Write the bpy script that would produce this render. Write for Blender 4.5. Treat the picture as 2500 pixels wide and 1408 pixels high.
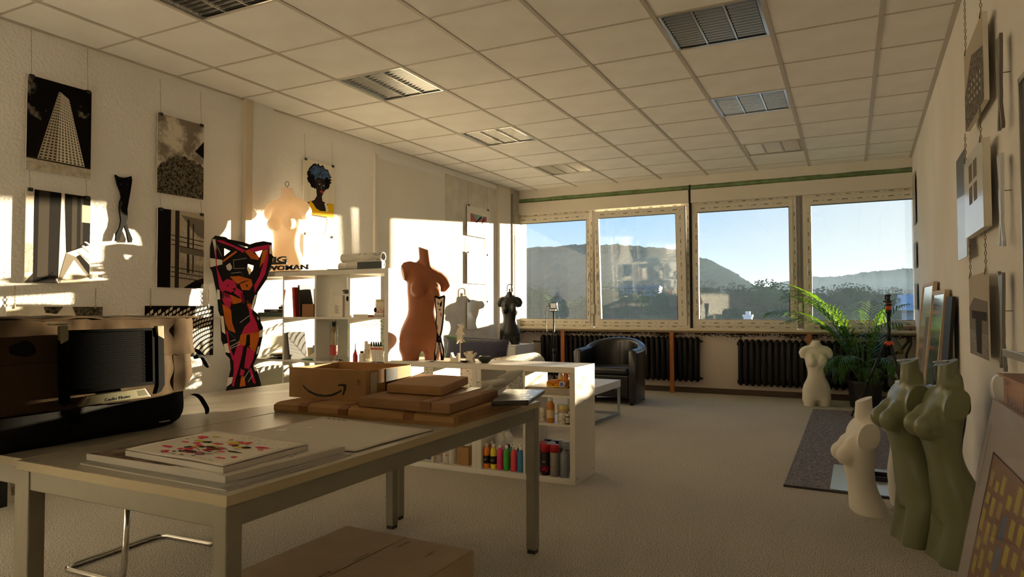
import bpy, bmesh, math, random
from math import sin, cos, pi, radians, atan2, hypot, sqrt
from mathutils import Vector, Matrix, Euler, noise as mnoise
SC = bpy.context.scene
COL = SC.collection
for _o in list(bpy.data.objects): bpy.data.objects.remove(_o)

# ------------------------------------------------------------------ camera
CH = 1.16                       # eye height (table top 0.715 m, shelf unit 1.47 m)
FPX = 1652.0                    # focal length in pixels of the 2500 px frame
_y, _p, _r = radians(26.47), radians(1.69), radians(-0.17)
_f = Vector((-sin(_y)*cos(_p), cos(_y)*cos(_p), sin(_p)))
_rt = Vector((cos(_y), sin(_y), 0)); _up = _rt.cross(_f)
_rt, _up = cos(_r)*_rt + sin(_r)*_up, -sin(_r)*_rt + cos(_r)*_up
CAMP = Vector((0, 0, CH))
_cd = bpy.data.cameras.new('camera'); CAM = bpy.data.objects.new('camera', _cd); COL.objects.link(CAM)
_cd.sensor_width = 36; _cd.sensor_fit = 'HORIZONTAL'; _cd.lens = 36*FPX/2500; _cd.clip_start = .05; _cd.clip_end = 9000
CAM.matrix_world = Matrix(((_rt.x, _up.x, -_f.x, 0), (_rt.y, _up.y, -_f.y, 0), (_rt.z, _up.z, -_f.z, CH), (0, 0, 0, 1)))
SC.camera = CAM

# ------------------------------------------------------------------ light
SUN_DIR = Vector((-.355, -1.0, -.088)).normalized()      # low morning sun through the far windows
_ld = bpy.data.lights.new('sun', 'SUN'); SUN = bpy.data.objects.new('sun', _ld); COL.objects.link(SUN)
_ld.energy = 12.5; _ld.color = (1.0, .80, .53); _ld.angle = radians(.6)
SUN.rotation_euler = SUN_DIR.to_track_quat('-Z', 'Y').to_euler()
W = bpy.data.worlds.new('sky'); SC.world = W; W.use_nodes = True
_n = W.node_tree.nodes; _l = W.node_tree.links; _n.clear()
_out = _n.new('ShaderNodeOutputWorld'); _bg = _n.new('ShaderNodeBackground'); _bg.inputs[1].default_value = .365
_tc = _n.new('ShaderNodeTexCoord'); _sep = _n.new('ShaderNodeSeparateXYZ'); _l.new(_tc.outputs['Generated'], _sep.inputs[0])
_cr = _n.new('ShaderNodeValToRGB'); _l.new(_sep.outputs[2], _cr.inputs[0])
_e = _cr.color_ramp.elements
_e[0].position = 0.0; _e[0].color = (.88, .94, .93, 1)
_e[1].position = .07; _e[1].color = (.66, .86, 1.0, 1)
for _pos, _c in ((.16, (.36, .66, 1.05)), (.40, (.26, .54, 1.0)), (1.0, (.16, .36, .80))):
    _k = _e.new(_pos); _k.color = (*_c, 1)
# broad glow of the hazy morning sky around the sun
_vd = _n.new('ShaderNodeVectorMath'); _vd.operation = 'DOT_PRODUCT'; _l.new(_tc.outputs['Generated'], _vd.inputs[0]); _vd.inputs[1].default_value = tuple(-SUN_DIR)
_mr = _n.new('ShaderNodeMapRange'); _l.new(_vd.outputs['Value'], _mr.inputs[0]); _mr.inputs[1].default_value = .80; _mr.inputs[2].default_value = 1.0
_mr.inputs[3].default_value = 0.0; _mr.inputs[4].default_value = .7; _mr.interpolation_type = 'SMOOTHSTEP'
_mx = _n.new('ShaderNodeMix'); _mx.data_type = 'RGBA'; _l.new(_mr.outputs[0], _mx.inputs['Factor']); _l.new(_cr.outputs[0], _mx.inputs[6]); _mx.inputs[7].default_value = (1.0, .98, .90, 1)
_l.new(_mx.outputs[2], _bg.inputs[0]); _l.new(_bg.outputs[0], _out.inputs[0])
SC.view_settings.view_transform = 'Standard'; SC.view_settings.look = 'None'; SC.view_settings.gamma = 1.0
SC.view_settings.use_curve_mapping = False; SC.view_settings.exposure = 1.45
SC.cycles.max_bounces = 9; SC.cycles.diffuse_bounces = 7; SC.cycles.glossy_bounces = 4
SC.cycles.transmission_bounces = 6; SC.cycles.transparent_max_bounces = 12; SC.cycles.volume_bounces = 0; SC.cycles.use_light_tree = False; SC.cycles.adaptive_threshold = .02

# ------------------------------------------------------------------ pixel -> place helpers (distance always from a real surface)
def ray(x, y): return _f + _rt*((x-1250)/FPX) + _up*((704-y)/FPX)
def onz(x, y, z=0.0): d = ray(x, y); return CAMP + d*((z-CH)/d.z)
def ony(x, y, Y): d = ray(x, y); return CAMP + d*(Y/d.y)
def onx(x, y, X): d = ray(x, y); return CAMP + d*(X/d.x)
def xl(y): return -4.70 + (y-2.3)*.0147          # left wall face (very slightly out of square)
WL_ANG = math.atan(.0147)
def onl(px, py):
    X = -4.65
    for _ in range(6): p = onx(px, py, X); X = xl(p.y)
    return p

# ------------------------------------------------------------------ mesh helpers
def lin(c):
    if isinstance(c, str):
        c = c.lstrip('#'); c = [int(c[i:i+2], 16)/255 for i in (0, 2, 4)]
        return tuple(x/12.92 if x <= .04045 else ((x+.055)/1.055)**2.4 for x in c)
    return tuple(c)
MATS = {}
def mat(name, col='#cccccc', rough=.5, metal=0.0, var=0.0, vscale=8.0, bump=0.0, bscale=60.0, bdist=.002, spec=.5, trans=0.0, coat=0.0, sheen=0.0, sss=0.0, alpha=1.0, emit=None, estr=0.0, detail=2.0, col2=None, stretch=None):
    if name in MATS: return MATS[name]
    m = bpy.data.materials.new(name); m.use_nodes = True; MATS[name] = m
    nt = m.node_tree; n = nt.nodes; l = nt.links; b = n['Principled BSDF']
    c = lin(col)
    b.inputs['Base Color'].default_value = (*c, 1); b.inputs['Roughness'].default_value = rough; b.inputs['Metallic'].default_value = metal
    b.inputs['Specular IOR Level'].default_value = spec
    if trans: b.inputs['Transmission Weight'].default_value = trans
    if coat: b.inputs['Coat Weight'].default_value = coat; b.inputs['Coat Roughness'].default_value = .1
    if sheen: b.inputs['Sheen Weight'].default_value = sheen
    if sss: b.inputs['Subsurface Weight'].default_value = sss; b.inputs['Subsurface Radius'].default_value = (.02, .012, .006)
    if alpha < 1: b.inputs['Alpha'].default_value = alpha
    if emit is not None: b.inputs['Emission Color'].default_value = (*lin(emit), 1); b.inputs['Emission Strength'].default_value = estr
    if var or bump or col2 is not None:
        tc = n.new('ShaderNodeTexCoord'); src = tc.outputs['Object']
        if stretch:
            mp = n.new('ShaderNodeMapping'); mp.inputs['Scale'].default_value = stretch; l.new(src, mp.inputs[0]); src = mp.outputs[0]
    if var or col2 is not None:
        t = n.new('ShaderNodeTexNoise'); t.inputs['Scale'].default_value = vscale; t.inputs['Detail'].default_value = detail; l.new(src, t.inputs['Vector'])
        cr = n.new('ShaderNodeValToRGB'); l.new(t.outputs['Fac'], cr.inputs[0]); cr.color_ramp.elements[0].position = .35; cr.color_ramp.elements[1].position = .65
        c2 = lin(col2) if col2 is not None else tuple(max(0, x*(1-var)) for x in c)
        cr.color_ramp.elements[0].color = (*c2, 1); cr.color_ramp.elements[1].color = (*c, 1); l.new(cr.outputs[0], b.inputs['Base Color'])
    if bump:
        t2 = n.new('ShaderNodeTexNoise'); t2.inputs['Scale'].default_value = bscale; t2.inputs["Detail"].default_value = 1.5; l.new(src, t2.inputs['Vector'])
        bp = n.new('ShaderNodeBump'); bp.inputs['Strength'].default_value = bump; bp.inputs['Distance'].default_value = bdist
        l.new(t2.outputs['Fac'], bp.inputs['Height']); l.new(bp.outputs[0], b.inputs['Normal'])
    return m

def schlick(nt, f0, k=1.0):
    """angle-dependent mirror share of a clear surface, the same from both sides"""
    n = nt.nodes; l = nt.links; lw = n.new('ShaderNodeLayerWeight'); lw.inputs[0].default_value = .5
    p = n.new('ShaderNodeMath'); p.operation = 'POWER'; l.new(lw.outputs['Facing'], p.inputs[0]); p.inputs[1].default_value = 5.0
    m = n.new('ShaderNodeMath'); m.operation = 'MULTIPLY_ADD'; l.new(p.outputs[0], m.inputs[0]); m.inputs[1].default_value = (1-f0)*k; m.inputs[2].default_value = f0
    return m.outputs[0]

class MB:
    """collects geometry; build() links it as ONE mesh object"""
    def __init__(s): s.v = []; s.f = []; s.m = []; s.cur = 0; s.M = None
    def _add(s, vs, fs):
        o = len(s.v)
        s.v += [tuple(s.M @ Vector(v)) if s.M is not None else tuple(v) for v in vs]
        s.f += [tuple(i+o for i in f) for f in fs]; s.m += [s.cur]*len(fs); return s
    def box(s, x0, x1, y0, y1, z0, z1):
        return s._add([(x0,y0,z0),(x1,y0,z0),(x1,y1,z0),(x0,y1,z0),(x0,y0,z1),(x1,y0,z1),(x1,y1,z1),(x0,y1,z1)],
            [(0,3,2,1),(4,5,6,7),(0,1,5,4),(1,2,6,5),(2,3,7,6),(3,0,4,7)])
    def cbox(s, c, d, rz=0, R=None):
        R = R or Matrix.Rotation(rz, 3, 'Z'); c = Vector(c); hx, hy, hz = d[0]/2, d[1]/2, d[2]/2
        vs = [c + R @ Vector(p) for p in ((-hx,-hy,-hz),(hx,-hy,-hz),(hx,hy,-hz),(-hx,hy,-hz),(-hx,-hy,hz),(hx,-hy,hz),(hx,hy,hz),(-hx,hy,hz))]
        return s._add(vs, [(0,3,2,1),(4,5,6,7),(0,1,5,4),(1,2,6,5),(2,3,7,6),(3,0,4,7)])
    def bar(s, p0, p1, w, h=None, up=(0,0,1)):
        p0 = Vector(p0); p1 = Vector(p1); d = (p1-p0).normalized(); h = h or w
        u = Vector(up); u = Vector((1,0,0)) if abs(d.dot(u)) > .98 else u
        a = d.cross(u).normalized(); b = a.cross(d)
        vs = []
        for p in (p0, p1):
            for sa, sb in ((-1,-1),(1,-1),(1,1),(-1,1)): vs.append(p + a*(sa*w/2) + b*(sb*h/2))
        return s._add(vs, [(0,1,2,3),(7,6,5,4),(0,4,5,1),(1,5,6,2),(2,6,7,3),(3,7,4,0)])
    def tube(s, pts, r, n=8, closed=False, caps=True):
        pts = [Vector(p) for p in pts]; N = len(pts); rr = r if isinstance(r, (list, tuple)) else [r]*N
        vs = []; prev = None
        for i, p in enumerate(pts):
            if closed: d = (pts[(i+1) % N] - pts[i-1])
            else: d = pts[min(i+1, N-1)] - pts[max(i-1, 0)]
            d.normalize()
            if prev is None:
                u = Vector((0,0,1)) if abs(d.z) < .9 else Vector((1,0,0)); a = d.cross(u).normalized()
            else:
                a = prev - d*prev.dot(d)
                a = a.normalized() if a.length > 1e-6 else d.orthogonal().normalized()
            prev = a; b = d.cross(a)
            for k in range(n): t = 2*pi*k/n; vs.append(p + (a*cos(t) + b*sin(t))*rr[i])
        fs = []
        for i in range(N if closed else N-1):
            j = (i+1) % N
            for k in range(n): k2 = (k+1) % n; fs.append((i*n+k, i*n+k2, j*n+k2, j*n+k))
        if caps and not closed: fs.append(tuple(range(n))[::-1]); fs.append(tuple((N-1)*n+k for k in range(n)))
        return s._add(vs, fs)
    def lathe(s, prof, c=(0,0,0), n=20, caps=True, sx=1, sy=1):
        c = Vector(c); vs = []
        for r, z in prof:
            for k in range(n): t = 2*pi*k/n; vs.append((c.x + r*cos(t)*sx, c.y + r*sin(t)*sy, c.z + z))
        fs = []
        for i in range(len(prof)-1):
            for k in range(n): k2 = (k+1) % n; fs.append((i*n+k, i*n+k2, (i+1)*n+k2, (i+1)*n+k))
        if caps: fs.append(tuple(range(n))[::-1]); fs.append(tuple((len(prof)-1)*n+k for k in range(n)))
        return s._add(vs, fs)
    def loft(s, rings, caps=True):
        n = len(rings[0]); vs = [p for r in rings for p in r]; fs = []
        for i in range(len(rings)-1):
            for k in range(n): k2 = (k+1) % n; fs.append((i*n+k, i*n+k2, (i+1)*n+k2, (i+1)*n+k))
        if caps: fs.append(tuple(range(n))[::-1]); fs.append(tuple((len(rings)-1)*n+k for k in range(n)))
        return s._add(vs, fs)
    def ball(s, c, r, nu=14, nv=9):
        c = Vector(c); r = (r, r, r) if not isinstance(r, (tuple, list)) else r; rings = []
        for i in range(1, nv):
            th = pi*i/nv; rings.append([(c.x + r[0]*sin(th)*cos(2*pi*k/nu), c.y + r[1]*sin(th)*sin(2*pi*k/nu), c.z - r[2]*cos(th)) for k in range(nu)])
        return s.loft(rings)
    def grid(s, P):
        """P[i][j] -> open sheet"""
        a = len(P); b = len(P[0]); vs = [p for r in P for p in r]
        return s._add(vs, [(i*b+j, i*b+j+1, (i+1)*b+j+1, (i+1)*b+j) for i in range(a-1) for j in range(b-1)])
    def poly(s, pts): return s._add(pts, [tuple(range(len(pts)))])
    def prism(s, poly, O, U, V, Nn, t0, t1, holes=()):
        """extruded 2-D outline (with holes) : point = O + U*x + V*y + N*t"""
        bm = bmesh.new(); O, U, V, Nn = Vector(O), Vector(U), Vector(V), Vector(Nn)
        ed = []
        for lp in [poly] + list(holes):
            vs = [bm.verts.new(O + U*p[0] + V*p[1] + Nn*t0) for p in lp]
            for i in range(len(vs)): ed.append(bm.edges.new((vs[i], vs[(i+1) % len(vs)])))
        bmesh.ops.triangle_fill(bm, use_beauty=True, use_dissolve=False, edges=ed, normal=Nn)
        r = bmesh.ops.extrude_face_region(bm, geom=bm.faces[:])
        bmesh.ops.translate(bm, vec=Nn*(t1-t0), verts=[g for g in r['geom'] if isinstance(g, bmesh.types.BMVert)])
        bmesh.ops.recalc_face_normals(bm, faces=bm.faces[:])
        bm.verts.index_update()
        s._add([v.co[:] for v in bm.verts], [tuple(v.index for v in f.verts) for f in bm.faces]); bm.free(); return s
    def mesh(s, name, mats, smooth=False):
        me = bpy.data.meshes.new(name); me.from_pydata(s.v, [], s.f)
        for m in (mats if isinstance(mats, (list, tuple)) else [mats]): me.materials.append(m)
        if len(set(s.m)) > 1 or s.cur: me.polygons.foreach_set('material_index', s.m)
        if smooth: me.polygons.foreach_set('use_smooth', [True]*len(me.polygons))
        me.update(); return me
    def build(s, name, mats, parent=None, smooth=False, bevel=0.0, seg=2, fix=False, sub=0, solid=0.0):
        me = s.mesh(name, mats, smooth)
        if fix:
            bm = bmesh.new(); bm.from_mesh(me); bmesh.ops.recalc_face_normals(bm, faces=bm.faces[:]); bm.to_mesh(me); bm.free()
        return put(name, me, parent, bevel, seg, sub, solid)

def put(name, me, parent=None, bevel=0.0, seg=2, sub=0, solid=0.0):
    o = bpy.data.objects.new(name, me); COL.objects.link(o)
    if parent is not None:
        o.parent = parent
        o.matrix_parent_inverse = parent.matrix_basis.inverted()   # geometry is given in world metres
    if solid: md = o.modifiers.new('solid', 'SOLIDIFY'); md.thickness = solid; md.offset = 0
    if bevel:
        md = o.modifiers.new('bevel', 'BEVEL'); md.width = bevel; md.segments = seg; md.limit_method = 'ANGLE'; md.angle_limit = radians(40)
    if sub: md = o.modifiers.new('sub', 'SUBSURF'); md.levels = sub; md.render_levels = sub
    return o
def tag(o, label, cat, group=None):
    o['label'] = label; o['category'] = cat
    if group: o['group'] = group
    return o
def thing(name, label, cat, loc=(0,0,0), rz=0.0, group=None):
    o = bpy.data.objects.new(name, None); COL.objects.link(o); o.location = loc; o.rotation_euler = (0, 0, rz); o.empty_display_size = .1
    return tag(o, label, cat, group)
def struct(o): o['kind'] = 'structure'; return o
def local(o, parent):
    """part whose geometry is given in the thing's own frame"""
    o.parent = parent; o.matrix_parent_inverse = Matrix.Identity(4); return o
def part(mb, name, mats, parent, **k): return local(mb.build(name, mats, None, **k), parent)
def copy_tree(o, parent=None, loc=None, rz=None, label=None):
    c = o.copy(); COL.objects.link(c)
    if parent is not None: c.parent = parent
    if loc is not None: c.location = loc
    if rz is not None: c.rotation_euler = (0, 0, rz)
    if label: c['label'] = label
    for ch in o.children: copy_tree(ch, c)
    return c
def lerp(a, b, t): return a + (b-a)*t
def arc(c, r, a0, a1, n): return [(c[0] + r*cos(a0+(a1-a0)*i/n), c[1] + r*sin(a0+(a1-a0)*i/n)) for i in range(n+1)]
RNG = random.Random(7)
# ================================================================== ROOM SHELL
def xr(y): return .645 + (y-5.86)*.018
Y0, YB, ZC = -0.9, 9.44, 2.98
def wall_mat(name, col, col2, bump, bscale, bdist, vs=1.2):
    return mat(name, col, .85, var=.0, col2=col2, vscale=vs, bump=bump, bscale=bscale, bdist=bdist, spec=.2, detail=2)
M_wallL = wall_mat('wall_woodchip', '#efece8', '#eae7e2', .8, 46, .007)
M_wallR = wall_mat('wall_paper', '#ebe7e2', '#e2ddd6', .25, 90, .003)
M_smooth = wall_mat('wall_paint_smooth', '#e4dfd6', '#ded8ce', .08, 120, .002)
M_bare = wall_mat('bare_plaster', '#d9d2c6', '#cbc4b8', .5, 70, .004, 6)
M_white = mat('white_paint', '#ddd8ce', .55, var=.04, vscale=3)
M_dark = mat('dark_gap', '#1b1916', .9)

# carpet: short loop pile in two browns
def carpet():
    m = bpy.data.materials.new('carpet'); m.use_nodes = True; nt = m.node_tree; n = nt.nodes; l = nt.links; b = n['Principled BSDF']
    tc = n.new('ShaderNodeTexCoord'); a = n.new('ShaderNodeTexNoise'); a.inputs['Scale'].default_value = 165; a.inputs['Detail'].default_value = 2
    v = n.new('ShaderNodeTexVoronoi'); v.inputs['Scale'].default_value = 210
    g = n.new('ShaderNodeTexNoise'); g.inputs['Scale'].default_value = 1.1; g.inputs['Detail'].default_value = 2
    for t in (a, v, g): l.new(tc.outputs['Object'], t.inputs['Vector'])
    cr = n.new('ShaderNodeValToRGB'); l.new(a.outputs['Fac'], cr.inputs[0]); e = cr.color_ramp.elements
    e[0].position = .36; e[0].color = (*lin('#8a8172'), 1); e[1].position = .62; e[1].color = (*lin('#efe9dd'), 1)
    mx = n.new('ShaderNodeMix'); mx.data_type = 'RGBA'; mx.blend_type = 'MULTIPLY'; mx.inputs['Factor'].default_value = .2
    l.new(cr.outputs[0], mx.inputs[6]); l.new(g.outputs['Fac'], mx.inputs[7]); l.new(mx.outputs[2], b.inputs['Base Color'])
    b.inputs['Roughness'].default_value = .95; b.inputs['Specular IOR Level'].default_value = .15; b.inputs['Sheen Weight'].default_value = .15
    ad = n.new('ShaderNodeMath'); ad.operation = 'ADD'; l.new(a.outputs['Fac'], ad.inputs[0]); l.new(v.outputs['Distance'], ad.inputs[1])
    bp = n.new('ShaderNodeBump'); bp.inputs['Strength'].default_value = .8; bp.inputs['Distance'].default_value = .006; l.new(ad.outputs[0], bp.inputs['Height']); l.new(bp.outputs[0], b.inputs['Normal'])
    return m
struct(MB().box(-5.1, .95, Y0-.2, YB+.3, -.15, 0).build('floor', carpet()))

# ---- left wall with its pilaster, conduit, smooth panel and bare plaster field
Fl = [(xl(Y0), Y0), (xl(YB+.3), YB+.3), (-5.05, YB+.3), (-5.05, Y0)]
wl = struct(MB().loft([[(x, y, 0) for x, y in Fl], [(x, y, ZC+.2) for x, y in Fl]]).build('wall_left', M_wallL, fix=True))
def on_left(mb, y0, y1, z0, z1, t0, t1):
    """slab lying on the left wall between thicknesses t0..t1"""
    P = lambda y, t, z: (xl(y)+t, y, z)
    return mb._add([P(y0,t0,z0),P(y0,t1,z0),P(y1,t1,z0),P(y1,t0,z0),P(y0,t0,z1),P(y0,t1,z1),P(y1,t1,z1),P(y1,t0,z1)],
        [(0,3,2,1),(4,5,6,7),(0,1,5,4),(1,2,6,5),(2,3,7,6),(3,0,4,7)])
on_left(MB(), 4.255, 4.49, 0, ZC, -.02, .022).build('pilaster', M_wallL, wl)
on_left(MB(), 5.985, 7.36, .0, 2.83, -.02, .008).build('panel', M_smooth, wl, bevel=.002)
on_left(MB(), 7.37, 8.74, .0, 2.90, -.02, .004).build('bare_field', M_bare, wl)
struct(on_left(MB(), 4.165, 4.238, 0, ZC, -.02, .04).build('trim_1', mat('trim_beige', '#cfc2ac', .6), bevel=.004))
struct(on_left(MB(), 5.925, 5.975, 0, 2.86, -.02, .03).build('trim_2', M_white, bevel=.004))
struct(on_left(MB(), 8.76, 9.11, 0, ZC, -.02, .045).build('trim_3', mat('pillar_paint', '#d8cfc0', .8, bump=.3, bscale=60, bdist=.003), bevel=.003))
t4 = struct(on_left(MB(), 9.11, YB+.02, 0, ZC, -.02, .03).build('trim_4', mat('reveal_grey', '#b9b3a6', .8, var=.2, vscale=5)))
on_left(MB(), 9.16, 9.20, .9, 2.9, .02, .055).build('cable_duct', mat('duct_grey', '#8f8a80', .6), t4)
on_left(MB(), 9.24, 9.42, .88, 2.28, .02, .05).build('reveal_board', mat('reveal_cream', '#ddd0b0', .6), t4, bevel=.002)
on_left(MB(), 9.24, 9.42, 2.30, 2.58, .02, .042).build('reveal_board', mat('reveal_tan', '#b8ab92', .6), t4, bevel=.002)

# ---- right wall, wall behind the viewer
Fr = [(xr(Y0), Y0), (1.0, Y0), (1.0, YB+.3), (xr(YB+.3), YB+.3)]
wr = struct(MB().loft([[(x, y, 0) for x, y in Fr], [(x, y, ZC+.2) for x, y in Fr]]).build('wall_right', M_wallR, fix=True))
struct(MB().box(-5.05, .95, Y0-.2, Y0, 0, ZC+.2).build('wall_near', mat('wall_near_paint', '#f6f4f0', .85)))

# ---- ceiling: lay-in tiles in a metal grid
cl = struct(MB().box(-5.05, 1.0, Y0-.2, YB+.3, 2.998, 3.2).build('ceiling', mat('void', '#3a3530', .9)))
M_tile = mat('mineral_tile', '#efedea', .9, col2='#e9e6e2', vscale=3, bump=.25, bscale=160, bdist=.0015, spec=.1, detail=2)
M_grid = mat('grid_metal', '#bdb4a8', .5)
GX = [.209-.638*k for k in range(8)][::-1]          # lines running to the windows
GY = [4.761+.6206*k for k in range(-5, 8)]          # lines running across
xs = [None] + GX + [None]; ys = GY + [YB]
LAMPS = [(GX[1]-0*.638, gy) for gy in (GY[1], GY[4], GY[7], GY[10])] + [(GX[5], gy) for gy in (GY[4], GY[7], GY[10])]
LAMPS = [(a+.638*.0, b) for a, b in LAMPS]
def is_lamp(x, y): return any(abs(x-a) < .05 and abs(y-b) < .05 for a, b in LAMPS)
tile_cache = {}
for j in range(len(ys)-1):
    y0, y1 = ys[j]+.004, ys[j+1]-.004
    for i in range(len(xs)-1):
        x0 = xs[i] if xs[i] is not None else xl(y0)-.03
        x1 = xs[i+1] if xs[i+1] is not None else xr(y0)+.02
        if xs[i] is not None and is_lamp(xs[i], ys[j]): continue
        w, h = x1-x0-.024, y1-y0
        key = (round(w, 2), round(h, 2))
        if key not in tile_cache: tile_cache[key] = MB().box(-w/2, w/2, -h/2, h/2, 0, .018).mesh('ceiling_tile', M_tile)
        o = put('ceiling_tile', tile_cache[key], cl); o.location = ((x0+x1)/2, (y0+y1)/2, ZC + RNG.uniform(-.0008, .0008))
MB().box(-5.0, 1.0, Y0, GY[0]-.004, ZC, ZC+.018).build('ceiling_tile', M_tile, cl)
for gx in GX: MB().box(gx-.015, gx+.015, Y0, YB, ZC-.006, ZC+.004).build('grid_bar', M_grid, cl, bevel=.002)
for gy in GY: MB().box(xl(gy), xr(gy), gy-.008, gy+.008, ZC-.004, ZC+.004).build('grid_bar', M_grid, cl)
gt = on_left(MB(), GY[0], YB, ZC-.010, ZC+.003, -.01, .018); gt.build('edge_angle', M_grid, cl)
MB()._add([(xr(GY[0])-.03, GY[0], ZC-.01), (xr(GY[0])+.02, GY[0], ZC-.01), (xr(YB)+.02, YB, ZC-.01), (xr(YB)-.03, YB, ZC-.01),
           (xr(GY[0])-.03, GY[0], ZC+.003), (xr(GY[0])+.02, GY[0], ZC+.003), (xr(YB)+.02, YB, ZC+.003), (xr(YB)-.03, YB, ZC+.003)],
          [(0,3,2,1),(4,5,6,7),(0,1,5,4),(1,2,6,5),(2,3,7,6),(3,0,4,7)]).build('edge_angle', M_grid, cl)

# ---- recessed louvre lamps
M_alu = mat('polished_aluminium', '#d8d8d6', .16, 1.0)
M_house = mat('lamp_housing', '#b9b6ae', .35, .6)
M_tube = mat('lamp_tube', '#e8e8e4', .3)
lw, lh = .638-.03, .6206-.016
def lamp_meshes():
    fr = MB(); t = .012
    fr.box(-lw/2, lw/2, -lh/2, -lh/2+t, -.004, .01).box(-lw/2, lw/2, lh/2-t, lh/2, -.004, .01).box(-lw/2, -lw/2+t, -lh/2+t, lh/2-t, -.004, .01).box(lw/2-t, lw/2, -lh/2+t, lh/2-t, -.004, .01)
    ho = MB(); ho._add([(-lw/2,-lh/2,0),(lw/2,-lh/2,0),(lw/2,lh/2,0),(-lw/2,lh/2,0),(-lw/2,-lh/2,.085),(lw/2,-lh/2,.085),(lw/2,lh/2,.085),(-lw/2,lh/2,.085)],
        [(4,7,6,5),(0,4,5,1),(1,5,6,2),(2,6,7,3),(3,7,4,0)])
    sp = MB(); hl = lh/2-t      # long parabolic profile
    sp.loft([[( -.006, y, .002), (.006, y, .002), (.010, y, .022), (.022, y, .05), (-.022, y, .05), (-.010, y, .022)] for y in (-hl, hl)])
    bw = (lw-.03)/3/2-.012
    bl = MB(); bl.loft([[(x, -.0015, .004 + k*.0), (x, .0015, .004), (x, .009, .040), (x, -.009, .040)] for k, x in enumerate((-bw, bw))])
    tb = MB(); tb.tube([(0, -hl+.01, 0), (0, hl-.01, 0)], .013, 10)
    return fr.mesh('frame', M_alu), ho.mesh('housing', M_house), sp.mesh('louvre_rail', M_alu), bl.mesh('louvre_blade', M_alu), tb.mesh('tube', M_tube, True)
LM = lamp_meshes()
lamp_lbl = ['at the near left, cut off by the picture edge', 'in the left row above the tall white shelf', 'in the left row, third from the windows side... ']
def ceiling_lamp(x, y, label):
    t = thing('ceiling_lamp', label, 'lamp', (x+.319, y+.3103, ZC-.002), 0, 'louvred ceiling lamps')
    local(put('frame', LM[0]), t); local(put('housing', LM[1]), t)
    for k in range(4):
        o = local(put('louvre_rail', LM[2]), t); o.location.x = -lw/2+.015 + (lw-.03)*k/3
    for c in range(3):
        cx = -lw/2+.015 + (lw-.03)*(c+.5)/3
        o = local(put('tube', LM[4]), t); o.location = (cx, 0, .062)
        for k in range(13):
            b = local(put('louvre_blade', LM[3]), t); b.location = (cx, -lh/2+.04 + (lh-.08)*k/12, 0)
LL = ['silver louvred ceiling lamp at the near left, cut by the top edge of the photo', 'silver louvred ceiling lamp in the left row, the biggest one seen whole there', 'silver louvred ceiling lamp in the left row, middle one of its row',
      'silver louvred ceiling lamp in the left row, closest to the windows', 'silver louvred ceiling lamp in the right row, largest and nearest of that row', 'silver louvred ceiling lamp in the right row, the middle of that row', 'silver louvred ceiling lamp in the right row, closest to the windows']
for (a, b), lb in zip(LAMPS, LL): ceiling_lamp(a, b, lb)

# ---- window wall
def parapet_mat():
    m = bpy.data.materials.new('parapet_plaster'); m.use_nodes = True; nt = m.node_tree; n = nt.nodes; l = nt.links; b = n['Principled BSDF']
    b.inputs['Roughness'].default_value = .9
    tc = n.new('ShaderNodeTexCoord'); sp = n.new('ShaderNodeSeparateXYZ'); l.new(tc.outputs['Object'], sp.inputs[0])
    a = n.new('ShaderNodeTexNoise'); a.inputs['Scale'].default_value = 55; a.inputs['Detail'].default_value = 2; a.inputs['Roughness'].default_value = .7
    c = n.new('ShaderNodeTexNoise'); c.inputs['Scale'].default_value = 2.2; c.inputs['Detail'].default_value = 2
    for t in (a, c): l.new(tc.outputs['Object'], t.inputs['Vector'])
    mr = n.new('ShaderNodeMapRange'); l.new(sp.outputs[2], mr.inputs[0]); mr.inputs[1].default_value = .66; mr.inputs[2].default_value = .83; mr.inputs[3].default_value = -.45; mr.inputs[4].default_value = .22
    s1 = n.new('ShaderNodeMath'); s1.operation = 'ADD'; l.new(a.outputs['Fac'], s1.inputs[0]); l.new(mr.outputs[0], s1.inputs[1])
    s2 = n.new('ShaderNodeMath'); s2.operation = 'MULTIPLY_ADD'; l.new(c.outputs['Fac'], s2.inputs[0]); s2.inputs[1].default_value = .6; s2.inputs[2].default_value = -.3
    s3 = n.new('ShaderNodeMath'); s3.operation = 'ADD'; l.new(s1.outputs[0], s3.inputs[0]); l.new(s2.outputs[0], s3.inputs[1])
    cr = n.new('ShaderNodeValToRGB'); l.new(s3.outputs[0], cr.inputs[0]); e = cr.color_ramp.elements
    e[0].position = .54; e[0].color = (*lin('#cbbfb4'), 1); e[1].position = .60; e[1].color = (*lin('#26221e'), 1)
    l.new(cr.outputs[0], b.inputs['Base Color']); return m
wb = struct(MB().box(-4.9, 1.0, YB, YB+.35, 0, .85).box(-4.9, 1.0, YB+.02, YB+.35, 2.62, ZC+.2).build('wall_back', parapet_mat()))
MB().box(-4.62, 1.0, YB-.005, YB+.03, 2.850, ZC).build('plaster_band', M_white, wb)
M_foam = mat('green_foam', '#7d9566', .9, var=.35, vscale=9, bump=.5, bscale=40, bdist=.01)
fm = MB(); N = 90; rows = []
for i in range(N+1):
    x = lerp(-4.60, .98, i/N); w = .008*mnoise.noise((x*3, 0, 0)) + .004*mnoise.noise((x*11, 3, 0))
    rows.append([(x, YB-.004+w*.4, 2.795+w*.6), (x, YB-.012+w, 2.822), (x, YB-.004, 2.853+w)])
fm.grid(rows).build('foam_strip', M_foam, wb, True, solid=.006)
M_box = mat('shutter_box_white', '#d9d2c6', .5, var=.03, vscale=2)
MB().box(-4.60, -1.962, YB-.035, YB+.05, 2.605, 2.788).build('shutter_cover', M_box, wb, bevel=.004)
MB().box(-1.932, .98, YB-.035, YB+.05, 2.605, 2.788).build('shutter_cover', M_box, wb, bevel=.004)
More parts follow.
